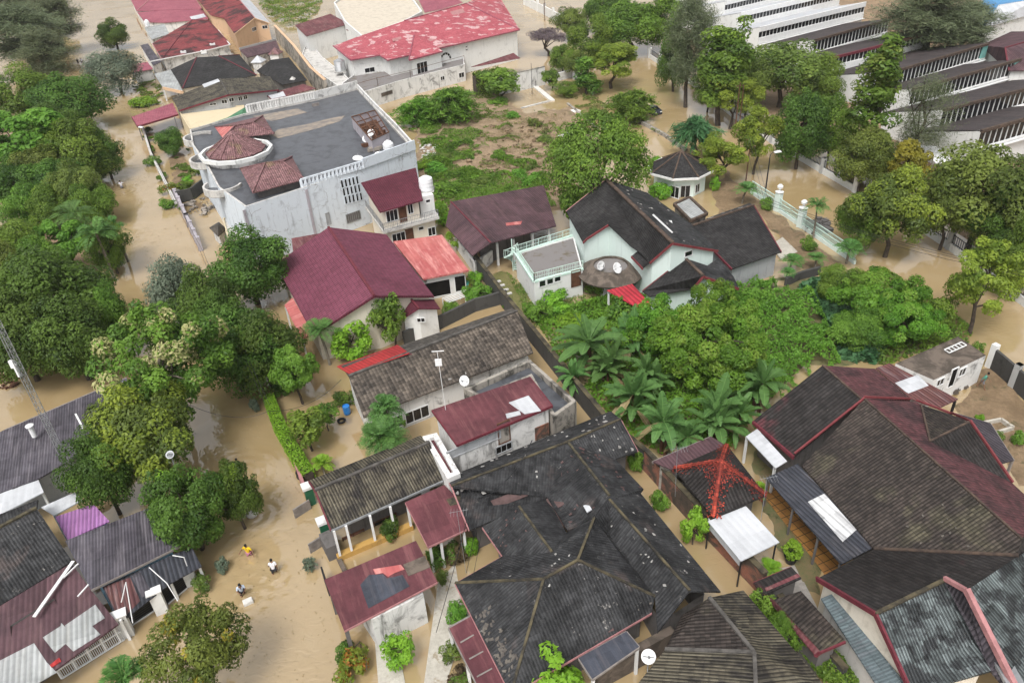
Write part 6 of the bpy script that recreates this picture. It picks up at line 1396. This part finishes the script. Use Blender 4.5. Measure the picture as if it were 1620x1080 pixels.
# topiary ball in a pot
c = G(1250, 888, 0); t = thing('potted_plant', 'clipped lime ball plant in a black pot', 'potted plant', c)
b = MB(); b.lathe(c, [(0, -.1), (.3, -.1), (.45, .6), (.5, .62), (.42, .55), (0, .5)], 16); b.build('pot', 'black_metal', t)
me, _ = crown(301, .62, .62, 0, 40, 2200, .14, ['leaf_lime'], lr=(.25, .35), ext=(.75, .85)); o = bpy.data.objects.new('foliage', me); COL.objects.link(o); o.parent = t; o.location = (0, 0, 1.15)
def leaves_on(name, label, px, n, leaf, mat, zf, kind='stuff', cat=None, up=1.2, aspect=.5, seed=5, z0=0.0, gap=None):
    """leaf carpet: separate leaves over an outlined patch of ground"""
    r = ring(px, z0); rs = np.random.RandomState(seed); x0, x1 = min(p.x for p in r), max(p.x for p in r); y0, y1 = min(p.y for p in r), max(p.y for p in r); C = []
    while len(C) < n:
        x, y = rs.uniform(x0, x1), rs.uniform(y0, y1)
        if inside((x, y), r) and (gap is None or mnoise.noise((x * gap[0], y * gap[0], seed)) + .6 * mnoise.noise((x * gap[0] * 2.7, y * gap[0] * 2.7, seed + 3)) > gap[1] + max(0, .5 - edged((x, y), r) * .25)):
            hgt = zf(x, y, edged((x, y), r)); C.append((x, y, z0 + max(.03, hgt * rs.uniform(.75, 1.05))))
    C = np.array(C); N = unit(np.array([0, 0, up]) + rs.normal(size=(n, 3)) * .6); L = leaf * rs.uniform(.6, 1.4, n); tone = np.array([.5 + .9 * mnoise.noise((c[0] * .45, c[1] * .45, 0)) for c in C])
    me = rhombs(name, C, N, L, L * aspect, .5 * tone + .5 * rs.rand(n), [mat]); o = bpy.data.objects.new(name, me); COL.objects.link(o); return tag(o, label, cat, None, kind)
mound = lambda a, s: (lambda x, y, d: min(1, d / 1.2 + .15) * (a * (.7 + .6 * mnoise.noise((x * s, y * s, 2.2)))))
leaves_on('vines', 'mass of bright green climbing vines smothering the plot behind the long house', '1140 470 1190 445 1250 462 1292 470 1322 540 1330 575 1275 600 1250 650 1195 640 1160 600', 22000, .27, 'leaf_bright', lambda x, y, d: min(1, d / 1.2 + .15) * max(.1, 1.2 + 1.1 * mnoise.noise((x * .3, y * .3, 2)) + .8 * mnoise.noise((x * .8, y * .8, 5)) + .5 * mnoise.noise((x * 2, y * 2, 8))), up=.8, gap=(.5, -.42))
leaves_on('ground_cover', 'low green tangle around the banana plants', '845 505 960 470 1060 460 1150 480 1170 600 1200 640 1160 710 1070 735 1000 690 915 615', 24000, .34, 'leaf_lush', mound(1.3, .4), seed=6)
leaves_on('taro_patch', 'dull blue green broad leaved taro filling the thicket', '1262 455 1310 435 1345 440 1350 500 1400 555 1385 575 1330 570 1312 520', 2600, .8, 'leaf_taro', mound(1.2, .5), up=.8, aspect=.75, seed=8)
leaves_on('ground_cover', 'green undergrowth under the broad thicket tree by the road', '1330 440 1400 425 1470 470 1540 520 1530 545 1450 560 1400 580 1350 560', 8000, .36, 'leaf_mid', mound(.9, .4), seed=9)
leaves_on('grass', 'weeds scattered over the cleared lot', '655 200 700 190 760 200 800 300 760 330 690 335 660 290', 15000, .30, 'leaf_mid', lambda x, y, d: .5 + .6 * max(0, mnoise.noise((x * .3, y * .3, 9))), seed=10, up=.5, aspect=.35, z0=.15, gap=(.16, -.1))
leaves_on('grass', 'thin straw weeds over the rubble side of the cleared lot', '740 190 900 180 950 250 900 320 790 310', 5000, .24, 'leaf_dry', lambda x, y, d: .35 + .5 * max(0, mnoise.noise((x * .3, y * .3, 5))), seed=11, up=.4, aspect=.3, z0=.2, gap=(.2, .0))
leaves_on('grass', 'wet grass tufts in the mint house garden', '800 430 850 470 950 468 1000 500 900 515 845 520', 5000, .26, 'leaf_mid', lambda x, y, d: .12 + .45 * max(0, mnoise.noise((x * .6, y * .6, 4))), seed=12, up=.3, aspect=.25)
leaves_on('garden_greenery', 'green garden growth at the top edge behind the orange gabled house', '408 4 430 -14 490 -14 512 0 500 26 486 40 446 44 420 24', 12000, .5, 'leaf_mid', lambda x, y, d: .3 + 2.6 * max(0, mnoise.noise((x * .2, y * .2, 14)) + .3) * min(1, d / 2), seed=14, gap=(.14, -.35))
leaves_on('grass', 'greener weeds along the lower edge of the cleared lot', '660 285 700 270 760 280 860 270 880 330 720 335 680 320', 9000, .3, 'leaf_bright', lambda x, y, d: .4 + .7 * max(0, mnoise.noise((x * .3, y * .3, 19))), seed=15, up=.5, aspect=.35, z0=.15, gap=(.16, -.15))
leaves_on('undergrowth', 'rough knee high scrub spreading over the left and lower parts of the cleared lot', '645 200 690 185 730 200 770 250 860 250 890 290 870 335 700 340 655 280', 17000, .30, 'leaf_mid', lambda x, y, d: .3 + 1.9 * max(0, mnoise.noise((x * .28, y * .28, 31))) * min(1, d / 1.5), seed=31, up=.6, z0=.15, gap=(.28, .12))
leaves_on('undergrowth', 'olive scrub and creepers over the rubble of the cleared lot', '740 170 800 170 900 185 945 230 920 300 800 300 740 260', 8000, .26, 'leaf_olive', lambda x, y, d: .2 + 1.4 * max(0, mnoise.noise((x * .35, y * .35, 41))) * min(1, d / 1.5), seed=41, up=.6, z0=.2, gap=(.33, .22))
leaves_on('undergrowth', 'hanging greenery along the old planted street wall', '222 205 238 203 268 292 292 335 280 338 252 296', 5000, .26, 'leaf_mid', lambda x, y, d: .5 + 1.0 * max(0, mnoise.noise((x * .5, y * .5, 51))), seed=51, up=.6, gap=(.4, -.05))
leaves_on('undergrowth', 'straggling plants in the flooded garden of the flat roofed block', '262 225 300 238 322 300 305 322 276 300', 4500, .24, 'leaf_olive', lambda x, y, d: .3 + 1.1 * max(0, mnoise.noise((x * .5, y * .5, 61))), seed=61, up=.6, gap=(.4, .05))
leaves_on('undergrowth', 'greenery in the front gardens by the pink gateway', '206 118 246 108 262 140 268 172 226 180 212 150', 5000, .28, 'leaf_mid', lambda x, y, d: .3 + 1.3 * max(0, mnoise.noise((x * .4, y * .4, 71))), seed=71, up=.6, gap=(.35, .05))
leaves_on('undergrowth', 'mossy weeds in the gap behind the grey tile roof', '640 552 700 524 752 498 800 484 818 492 740 512 655 560', 3000, .2, 'leaf_mid', lambda x, y, d: .2 + .5 * max(0, mnoise.noise((x * .5, y * .5, 81))), seed=81, up=.6, gap=(.5, .1))
leaves_on('undergrowth', 'shrubby planting between the garage and the black roof', '672 868 760 845 770 880 700 905 680 900', 5000, .2, 'leaf_dark', lambda x, y, d: .5 + 1.0 * max(0, mnoise.noise((x * .6, y * .6, 91))), seed=91, up=.6, gap=(.5, -.15))
leaves_on('undergrowth', 'bushy growth along the back wall of the cleared lot', '615 185 640 160 700 145 770 138 806 152 800 190 730 200 640 205', 8000, .3, 'leaf_mid', lambda x, y, d: .3 + 1.8 * max(0, mnoise.noise((x * .3, y * .3, 97)) + .1) * min(1, d / 1.5), seed=97, up=.6, z0=.1, gap=(.25, -.05))
leaves_on('undergrowth', 'weedy tufts standing in the flooded lane beyond the cleared lot', '880 130 935 140 1010 180 1070 225 1050 232 985 205 920 190 890 165', 4500, .26, 'leaf_olive', lambda x, y, d: .3 + 1.5 * max(0, mnoise.noise((x * .35, y * .35, 98))), seed=98, up=.6, gap=(.3, .12))
leaves_on('leaf_litter', 'scattered floating leaves and litter on the flooded street', '330 680 430 650 520 900 560 1080 360 1080 380 900', 420, .12, 'leaf_dry', lambda x, y, d: .02, seed=92, up=4)
leaves_on('leaf_litter', 'floating scraps along the edges of the upper street', '170 180 230 200 310 400 240 480 200 330', 260, .22, 'leaf_dry', lambda x, y, d: .02, seed=93, up=4)
leaves_on('weeds', 'weeds growing along the mossy wall below the brick wall', '1200 925 1225 950 1320 1050 1345 1090 1300 1090 1230 1000', 5000, .2, 'leaf_mid', lambda x, y, d: .9, seed=13)
def hedge(label, px, wd, hgt, mat, n, leaf=.16):
    P = ring(px); t = thing('hedge', label, 'hedge', P[0]); rs = np.random.RandomState(3); C = []; N = []
    seg = [(a, b_, (b_ - a).length) for a, b_ in zip(P, P[1:])]; tot = sum(s[2] for s in seg)
    for a, b_, L in seg:
        d = (b_ - a).normalized(); s_ = Vector((-d.y, d.x, 0))
        for _ in range(int(n * L / tot)):
            f = rs.rand(); u = rs.uniform(-1, 1); k = rs.rand(); bulge = 1 + .25 * mnoise.noise((f * L * .8, 0, 1))
            if k < .5: off, z, nn = u * wd / 2, hgt * bulge * (1 - .15 * u * u), Vector((0, 0, 1))
            else: sd = 1 if k < .75 else -1; off, z, nn = sd * wd / 2 * bulge, rs.rand() * hgt, s_ * sd + Vector((0, 0, .4))
            q = a + d * (f * L) + s_ * off; C.append((q.x - P[0].x, q.y - P[0].y, z + rs.normal() * .05)); N.append(tuple(nn))
    C = np.array(C); N = unit(np.array(N) + rs.normal(size=C.shape) * .5); L = leaf * rs.uniform(.7, 1.4, len(C)); me = rhombs('foliage', C, N, L, L * .6, rs.rand(len(C)), [mat]); o = bpy.data.objects.new('foliage', me); COL.objects.link(o); o.parent = t
    b = MB(); [b.bar(a + Vector((0, 0, hgt * .35)), q + Vector((0, 0, hgt * .35)), wd * .75, hgt * .9) for a, q in zip(P, P[1:])]; b.build('core', 'bark', t)
hedge('clipped lime hedge along the flooded street', '428 640 446 686 468 725 492 764', 1.0, 1.25, 'leaf_lime', 6000)
hedge('dark green hedge in the strip below the small dark roof', '1290 1040 1320 1070 1350 1100', 1.2, 1.3, 'leaf_mid', 2500)
hedge('ivy hanging over the white compound wall', '752 152 775 148 796 142', 2.2, 4.6, 'leaf_mid', 5000, .26)
# ---------------------------------------------------------------- people wading and walking
def skinned(verts, edges, radii, name, mat, root, parent, sub=1):
    me = bpy.data.meshes.new(name); me.from_pydata(verts, edges, []); o = bpy.data.objects.new(name, me); COL.objects.link(o)
    o.modifiers.new('s', 'SKIN'); o.modifiers.new('u', 'SUBSURF').levels = sub
    for i, r_ in enumerate(radii): me.skin_vertices[0].data[i].radius = (r_, r_)
    for i in range(len(verts)): me.skin_vertices[0].data[i].use_root = i == root
    dg = bpy.context.evaluated_depsgraph_get(); nm = bpy.data.meshes.new_from_object(o.evaluated_get(dg)); bpy.data.objects.remove(o); bpy.data.meshes.remove(me)
    nm.materials.clear(); nm.materials.append(M(mat)); nm.polygons.foreach_set('use_smooth', [True] * len(nm.polygons)); o = bpy.data.objects.new(name, nm); COL.objects.link(o); o.parent = parent; return o
def person(label, px, py, z, face, shirt, shorts, arms='walk', stride=.25, lean=.05, hair=True):
    p = G(px, py, z); t = thing('person', label, 'person', p); t.rotation_euler.z = face
    V = [(0, 0, .92), (0, .02 + lean * .4, 1.12), (0, .02 + lean, 1.38), (0, .02 + lean * 1.3, 1.50), (0, .04 + lean * 1.5, 1.60), (0, .05 + lean * 1.5, 1.70)]
    E = [(0, 1), (1, 2), (2, 3), (3, 4), (4, 5)]; Rr = [.125, .115, .13, .055, .085, .07]
    V.append((0, .145 + lean * 1.5, 1.60)); E.append((4, 6)); Rr.append(.022)
    hands = []
    for s in (-1, 1):
        b = len(V); st = stride * s
        V += [(s * .10, 0, .86), (s * .11, st * .55 + .04, .48), (s * .11, st - .05 * (st < 0), .08), (s * .11, st + .14, .03)]; E += [(0, b), (b, b + 1), (b + 1, b + 2), (b + 2, b + 3)]; Rr += [.085, .058, .042, .035]
        b = len(V)
        if arms == 'carry': el, wr = (s * .27, .12 + lean, 1.10), (s * .14, .36 + lean, 1.16)
        elif arms == 'wide': el, wr = (s * .42, .05 + lean, 1.15), (s * .52, .18 + lean, .98)
        else: el, wr = (s * .27, -st * .35 + lean, 1.10), (s * .26, -st * .8 + .10 + lean, .88)
        V += [(s * .19, .02 + lean, 1.40), el, wr]; E += [(2, b), (b, b + 1), (b + 1, b + 2)]; Rr += [.055, .042, .030]
        w_ = Vector(wr); d = (w_ - Vector(el)).normalized(); a = d.cross(Vector((0, 1, .2))).normalized(); b = len(V); V.append(tuple(w_ + d * .07)); E.append((b - 1, b)); Rr.append(.030)
        for k, (off, ln) in enumerate(((-.03, .075), (-.01, .09), (.012, .085), (.032, .065))):
            q = w_ + d * .09 + a * off; V += [tuple(q), tuple(q + d * ln * .5 + Vector((0, .01, 0))), tuple(q + d * ln + Vector((0, .025, -.005)))]; n0 = len(V) - 3; E += [(b, n0), (n0, n0 + 1), (n0 + 1, n0 + 2)]; Rr += [.011, .010, .008]
        q = w_ + d * .03 - a * .035 * s; V += [tuple(q), tuple(q + d * .05 - a * .02 * s)]; n0 = len(V) - 2; E += [(b, n0), (n0, n0 + 1)]; Rr += [.012, .009]
    skinned(V, E, Rr, 'body', 'skin', 0, t)
    # shirt over the torso and upper arms
    SV = [(0, .01, .90), (0, .02 + lean * .4, 1.12), (0, .02 + lean, 1.38), (0, .02 + lean * 1.2, 1.47)]; SE = [(0, 1), (1, 2), (2, 3)]; SR = [.16, .15, .165, .07]
    for s in (-1, 1):
        b = len(SV); e0 = Vector((s * .20, .02 + lean, 1.41)); el = Vector(V[[i for i, v in enumerate(V) if abs(v[0] - s * .19) < 1e-6 and abs(v[2] - 1.40) < 1e-6][0] + 1]); SV += [tuple(e0), tuple(e0.lerp(el, .75))]; SE += [(2, b), (b, b + 1)]; SR += [.075, .066]
    skinned(SV, SE, SR, 'shirt', shirt, 1, t)
    PV = [(0, 0, .93)]; PE = []; PR = [.155]
    for s in (-1, 1): b = len(PV); st = stride * s; PV += [(s * .10, .01, .84), (s * .11, st * .5 + .03, .53)]; PE += [(0, b), (b, b + 1)]; PR += [.105, .085]
    skinned(PV, PE, PR, 'shorts', shorts, 0, t)
    hb = MB(); hb.lathe((0, .035 + lean * 1.5, 1.60), [(.088, .0), (.098, .05), (.096, .1), (.075, .15), (.03, .175), (0, .18)], 14); hb.build('hair', 'hair', loc=(0, 0, 0)).parent = t
    return t, p
person('person in a yellow shirt and pink shorts wading with arms out', 398, 886, -.55, 2.9, 'shirt_yellow', 'shorts_pink', 'wide', .18)
person('person in a white shirt and dark shorts wading away down the street', 437, 913, -.45, .2, 'shirt_white', 'shorts_dark', 'walk', .2)
tb, pb = person('person in a light blue shirt pulling a white box through the water', 387, 947, -.45, 3.6, 'shirt_blue', 'shorts_dark', 'carry', .2, .12)
person('person in black wading beside the dark lime flecked tree', 381, 752, -.6, .1, 'shirt_black', 'shorts_dark', 'walk', .15)
t2, p2 = person('person with a white shirt bending over a white bundle in the water', 403, 818, -.5, 2.2, 'shirt_white', 'shorts_dark', 'carry', .15, .3)
person('person wading alone in the distant street beside the left hand trees', 195, 303, -.5, .4, 'shirt_white', 'shorts_grey', 'wide', .2)
person('person in dark clothes far up the street near the grey leafed tree', 125, 104, -.4, .2, 'shirt_black', 'shorts_dark', 'walk', .15)
person('person with a pale shirt beside the dark clothed one far up the street', 131, 103, -.4, .4, 'shirt_white', 'shorts_dark', 'walk', .15)
person('person in a green shirt walking across the muddy forecourt', 1551, 614, .12, 4.0, 'shirt_green', 'shorts_grey', 'walk', .3, .12)
c = G(391, 951, 0) + Vector((.1, -.1, .05)); tag(MB().box(c, .62, .45, .3, .5).box(c + Vector((0, 0, .17)), .54, .37, .06, .5).build('box', 'foam_white', loc=c), 'white foam box floating beside the person in light blue', 'box')
c = G(399, 812, .1); b = MB(); b.lathe(c, [(0, -.2), (.42, -.15), (.5, .1), (.36, .3), (.1, .4), (0, .38)], 10); tag(b.build('bundle', 'foam_white', loc=c, smooth=True), 'white bundle held low over the water', 'bundle')

# ---------------------------------------------------------------- car, lamps, poles, masts
def car():
    a, b_ = G(1020, 178, 0), G(1041, 170, 0); c = G(1030, 178, 0); d = (G(1042, 180, 0) - G(1010, 168, 0)).normalized(); t = thing('car', 'dark car stranded in the flooded road beside the umbrella shaped bush', 'car', c); ang = math.atan2(d.y, d.x); s = Vector((-d.y, d.x, 0))
    prof = [(-2.1, .25), (-2.15, .75), (-1.7, .95), (-1.2, 1.0), (-.65, 1.45), (.9, 1.48), (1.55, 1.05), (2.05, .95), (2.15, .6), (2.1, .25)]; b = MB()
    Lp = [c + d * x + s * .85 * (1 if z < 1.1 else .78) + Vector((0, 0, z - .25)) for x, z in prof]; Rp = [c + d * x - s * .85 * (1 if z < 1.1 else .78) + Vector((0, 0, z - .25)) for x, z in prof]
    for i in range(len(prof)): j = (i + 1) % len(prof); b.face([Lp[i], Lp[j], Rp[j], Rp[i]])
    b.face(Lp[::-1]); b.face(Rp); b.build('body', 'car_paint', t)
    for nm, i in (('rear_window', 3), ('windscreen', 5)):
        q = [Lp[i], Lp[i + 1], Rp[i + 1], Rp[i]]; m = sum(q, Vector()) / 4; n = newell(q); n = n if n.z > 0 else -n; q = [m + (x - m) * .82 + n * .02 for x in q]; MB().face(q if newell(q).z > 0 else q[::-1]).build(nm, 'dark_glass', t)
    for sg in (1, -1):
        b = MB(); q = [c + d * x + s * sg * y + Vector((0, 0, z - .25)) for x, y, z in ((-1.05, .80, 1.08), (1.35, .80, 1.08), (.8, .69, 1.42), (-.6, .69, 1.42))]; b.face(q if sg < 0 else q[::-1]); b.build('side_window', 'dark_glass', t)
    for x in (-1.3, 1.35):
        for sg in (1, -1): b = MB(); o = c + d * x + s * sg * .8 + Vector((0, 0, .05)); b.tube([o - s * .1, o + s * .1], .33, 14); b.build('wheel', 'black_metal', t)
    for sg in (1, -1): MB().box(c + d * 2.08 + s * sg * .6 + Vector((0, 0, .5)), .12, .4, .16, ang).build('headlight', 'dish_white', t)
car()
def lamp(label, bx, by, hgt, head, armlen=1.6):
    c = G(bx, by, 0); t = thing('street_lamp', label, 'street lamp', c); top = c + Vector((0, 0, hgt)); d = Vector(head).normalized()
    b = MB(); b.tube([c - Vector((0, 0, .6)), c + Vector((0, 0, hgt * .6)), top], [.11, .09, .06], 8); b.build('pole', 'black_metal', t)
    b = MB(); b.tube([top, top + d * armlen * .5 + Vector((0, 0, .25)), top + d * armlen + Vector((0, 0, .2))], .04, 6); b.build('arm', 'black_metal', t)
    h_ = top + d * (armlen + .35) + Vector((0, 0, .2)); ang = math.atan2(d.y, d.x); b = MB(); b.box(h_, 1.0, .38, .12, ang).box(h_ + Vector((0, 0, .09)), .8, .28, .08, ang); b.build('lamp_head', 'dish_white', t)
lamp('street lamp with white head over the flooded road by the mint fence', 1209, 316, 6.2, (1, .3, 0), .7)
lamp('street lamp at the street wall of the flat roofed block', 244, 250, 5.0, (-1, .6, 0), .6)
def pole(label, bx, by, hgt, r_=.1, mat='wood_brown', cross=True, n=1):
    c = G(bx, by, 0); t = thing('utility_pole', label, 'pole', c); b = MB(); b.tube([c - Vector((0, 0, .6)), c + Vector((0, 0, hgt))], [r_, r_ * .7], 7); b.build('shaft', mat, t)
    if cross: z = c + Vector((0, 0, hgt - .5)); MB().bar(z - Vector((.7, .25, 0)), z + Vector((.7, .25, 0)), .1).build('crossarm', mat, t)
    return c + Vector((0, 0, hgt - .4))
w1 = pole('utility pole at the roadside before the slender yellow green tree', 1180, 286, 6.5); w2 = pole('tall paired utility pole by the school wall', 1162, 215, 8.5, .12); w3 = pole('second utility pole of the pair leaning slightly', 1168, 214, 8.0, .1, cross=False)
w4 = pole('roadside pole at the right edge beside the yellow green tree', 1640, 560, 8.0); w5 = pole('pole at the head of the flooded road by the leafless tree', 862, 33, 8)
pole('thin dark pole between the mansion wall and the lane', 842, 150, 6.0, .06, 'black_metal', False)
def wires(label, P, sag=.6, off=((0, 0, 0),), r_=.02):
    b = MB()
    for p, q in zip(P, P[1:]):
        for o in off: o = Vector(o); b.tube([p.lerp(q, k / 10) + o - Vector((0, 0, sag * 4 * (k / 10) * (1 - k / 10))) for k in range(11)], r_, 4, cap=False)
    tag(b.build('power_line', 'black_metal', loc=P[0]), label, 'power line')
wires('sagging power lines along the right hand road', [w2, G(1209, 316, 6.0), w4], .8, ((0, 0, 0), (.5, .2, 0), (-.4, .3, -.3)))
wires('power line between the far pole and the pole pair', [w5, w2], 1.2, ((0, 0, 0), (.5, 0, .1)))
wires('slack white cable hanging across the black roof', [G(757, 788, 5.2), G(800, 760, 4.8), G(842, 696, 5.6)], .3, r_=.035)
wires('pale washing line strung from the black roof down to the flooded garden', [G(748, 772, 5.4), G(735, 836, 4.0), G(690, 1000, 1.5)], .1, r_=.02)
wires('thin cables fanning from the aerial pole over the maroon carport', [G(738, 905, 5.2), G(760, 790, 5.0), G(742, 775, 5.2)], .15, ((0, 0, 0), (.4, 0, -.2)), r_=.015)
wires('service cable crossing the flooded street to the grey purple roof', [G(120, 700, 5.0), G(300, 640, 7.0), G(425, 650, 5.0), G(540, 600, 4.8)], .9, r_=.02)
wires('low power line running along the left hand street', [G(244, 250, 4.9), G(318, 400, 5.0), G(420, 640, 5.5)], .8, ((0, 0, 0), (.3, 0, 0)), r_=.018)
def mast():
    c = G(106, 735, 3.2); top = c + Vector((0, 0, 17)); t = thing('lattice_mast', 'tall slim lattice radio mast rising from the grey purple roof', 'mast', c)
    cs = [Vector((.25 * math.cos(a), .25 * math.sin(a), 0)) for a in (0.3, 2.39, 4.49)]
    for k in cs: b = MB(); b.bar(c + k, top + k, .035); b.build('leg', 'grey_metal', t)
    b = MB(); n = 34
    for i in range(n):
        z0, z1 = Vector((0, 0, 17 * i / n)), Vector((0, 0, 17 * (i + 1) / n))
        for j in range(3): b.bar(c + cs[j] + z0, c + cs[(j + 1) % 3] + z1, .02); b.bar(c + cs[j] + z1, c + cs[(j + 1) % 3] + z1, .02)
    b.build('lattice', 'grey_metal', t)
    b = MB(); p = c + Vector((-.5, .2, 9.3)); b.box(p, .3, .2, .6).box(p + Vector((.2, -.1, -.5)), .2, .2, 1.0); b.build('antenna', 'dish_white', t)
mast()
def aerial(label, x, y, z, hgt, panel=True):
    c = G(x, y, z); t = thing('antenna', label, 'antenna', c); b = MB(); b.tube([c, c + Vector((-.1, .1, hgt))], .022 if panel else .016, 6); b.build('pole', 'dish_white' if panel else 'grey_metal', t); b = MB()
    if panel: b.box(c + Vector((-.1, .1, hgt - 1.0)), .5, .08, .6); b.bar(c + Vector((-.5, .1, hgt)), c + Vector((.4, .1, hgt)), .05)
    else:
        b.bar(c + Vector((-.6, 0, hgt)), c + Vector((.6, .2, hgt)), .02)
        for k in range(6): b.bar(c + Vector((-.5 + k * .2, -.35, hgt)), c + Vector((-.5 + k * .2, .35, hgt)), .012)
    b.build('head', 'dish_white' if panel else 'grey_metal', t)
aerial('thin white antenna pole with a square panel on the maroon flat roof', 705, 648, 4.9, 5.4)
aerial('television aerial on a bent pole by the banana plants', 1068, 785, 2.0, 4.4, False)
aerial('rusty aerial pole standing in the garden before the black roof', 738, 910, -.2, 6.0, False)
aerial('black aerial pole over the plain white canopy', 1197, 868, 0, 6.5, False)
dish('white satellite dish with feed box at the edge of the grey tile roof', 735, 602, 4.6, .45, 3.6, .5, .9)
dish('big round white dish by the slate grey canopy', 1026, 1038, 2.2, .42, 3.3, .9, 1.4)
dish('grey dish among the leaves of the yellow olive tree', 269, 719, 6.2, .3, 3.0, .9, 3.0, 'grey_metal')
for lb, x, y, z, r_, hh, m in (('blue plastic barrel at the corner of the grey tile house', 547, 642, .9, .32, .8, 'blue_plastic'), ('teal plastic drum beside the coral carport', 735, 446, 1.0, .5, .6, 'teal_plastic'), ('small black pot at the end of the lime hedge', 475, 745, .6, .4, .9, 'black_metal')):
    c = G(x, y, z); b = MB(); b.lathe(c, [(0, -hh), (r_ * .9, -hh), (r_, -hh * .5), (r_, 0), (r_ * .9, .04), (r_ * .8, -.05), (0, -.06)], 14); tag(b.build('barrel' if 'pot' not in lb else 'pot', m, loc=c), lb, 'barrel' if 'pot' not in lb else 'pot')
c = G(540, 665, .1); b = MB(); b.lathe(c, [(.22, -.1), (.36, -.08), (.38, .05), (.3, .1), (.22, .04)], 16); tag(b.build('tyre', 'black_metal', loc=c), 'old tyre floating in the flooded garden', 'tyre')
c = G(55, 690, 3.7); b = MB(); b.tube([c, c + Vector((0, 0, 1.0))], .2, 12); b.lathe(c + Vector((0, 0, 1.0)), [(.3, 0), (.32, .12), (.12, .22), (0, .22)], 12, 0); tag(b.build('roof_vent', 'dish_white', loc=c), 'short white capped vent pipe at the ridge of the grey purple roof', 'vent')
# rubble
def rubble(label, px, n, seed, lo, hi, mat, z=0.0, name='rubble', kind=None):
    r = ring(px, z); rnd = random.Random(seed); b = MB(); k = 0
    x0, x1 = min(p.x for p in r), max(p.x for p in r); y0, y1 = min(p.y for p in r), max(p.y for p in r)
    while k < n:
        x, y = rnd.uniform(x0, x1), rnd.uniform(y0, y1)
        if not inside((x, y), r): continue
        s_ = lo + (hi - lo) * rnd.random() ** 2; a = rnd.random() * 3.1; i0 = len(b.v); b.box((x, y, z + s_ * .12), s_, s_ * rnd.uniform(.4, 1), s_ * rnd.uniform(.2, .5), a)
        b.v[i0:] = [(vx + rnd.uniform(-.12, .12) * s_, vy + rnd.uniform(-.12, .12) * s_, vz + rnd.uniform(-.1, .25) * s_) for vx, vy, vz in b.v[i0:]]; k += 1
    tag(b.build(name, mat), label, None, None, 'stuff')
rubble('broken masonry scattered over the cleared lot', '700 230 790 195 880 190 940 230 900 310 790 300', 260, 1, .1, .8, 'soil_rubble', .35)
rubble('heap of broken stone and debris around the island palm', '1279 352 1296 345 1310 352 1308 366 1290 372 1278 362', 70, 2, .3, 1.2, 'dark_wall', .1)
rubble('pale litter along the wall of the blue white block', '660 225 690 215 700 245 670 260', 60, 3, .15, .6, 'foam_white', .4)
rubble('floating leaf litter and twigs at the left hand bank', '-10 560 30 560 36 610 -10 620', 160, 4, .1, .5, 'wood_brown', .02)
rubble('debris on the forecourt by the annex door', '1500 610 1522 600 1530 610 1508 622', 26, 5, .2, .7, 'concrete_moss', .15)
rubble('stones and rubbish in the walled yard of the flat roofed block', '292 326 330 305 345 330 310 345', 50, 6, .2, .8, 'rubble', .15)
# benches and slats by the carport, bridge planks
p, q = G(700, 472, .9), G(727, 462, .9); t = thing('bench', 'white slatted bench frame beside the coral carport', 'bench', (p + q) / 2); d = (q - p).normalized(); s = Vector((-d.y, d.x, 0))
for k in range(5): MB().bar(p - s * k * .3, q - s * k * .3, .12, .06).build('slat', 'white_paint', t)
for u in (p, q):
    for k in (0, 4): v_ = u - s * k * .3; MB().bar(Vector((v_.x, v_.y, -.2)), v_, .1).build('leg', 'white_paint', t)
for i, (x, y, lb) in enumerate(((785, 446, 'pale stepping stone farthest from the annex in the garden path'), (791, 452, 'second pale stepping stone along the garden path'), (797, 459, 'third pale stepping stone along the garden path'), (802, 465, 'pale stepping stone nearest the wall in the garden path'))):
    c = G(x, y, .15); tag(MB().box(c, 1.1, .35, .14, .35).box(c - Vector((0, 0, .12)), .9, .25, .14, .35).build('stepping_stone', 'pale_stone', loc=c), lb, 'stepping stone', 'stepping stones in the garden')

# ---------------------------------------------------------------- thin humid haze over the whole district
hm_ = bpy.data.materials.new('humid_air'); hm_.use_nodes = True; nt = hm_.node_tree; nt.nodes.remove(nt.nodes['Principled BSDF'])
pv = nt.nodes.new('ShaderNodeVolumePrincipled'); pv.inputs['Color'].default_value = (.93, .95, .97, 1); pv.inputs['Density'].default_value = .0001; nt.links.new(pv.outputs[0], nt.nodes['Material Output'].inputs['Volume'])
MATS['humid_air'] = hm_
mb = MB(); mb.prism([Vector((-950, -100, 0)), Vector((950, -100, 0)), Vector((950, 1250, 0)), Vector((-950, 1250, 0))], -2.4, 44.0)
tag(mb.build('haze', 'humid_air'), 'thin pale humid haze softening the far houses and school halls', None, None, 'stuff')
S.cycles.volume_bounces = 1
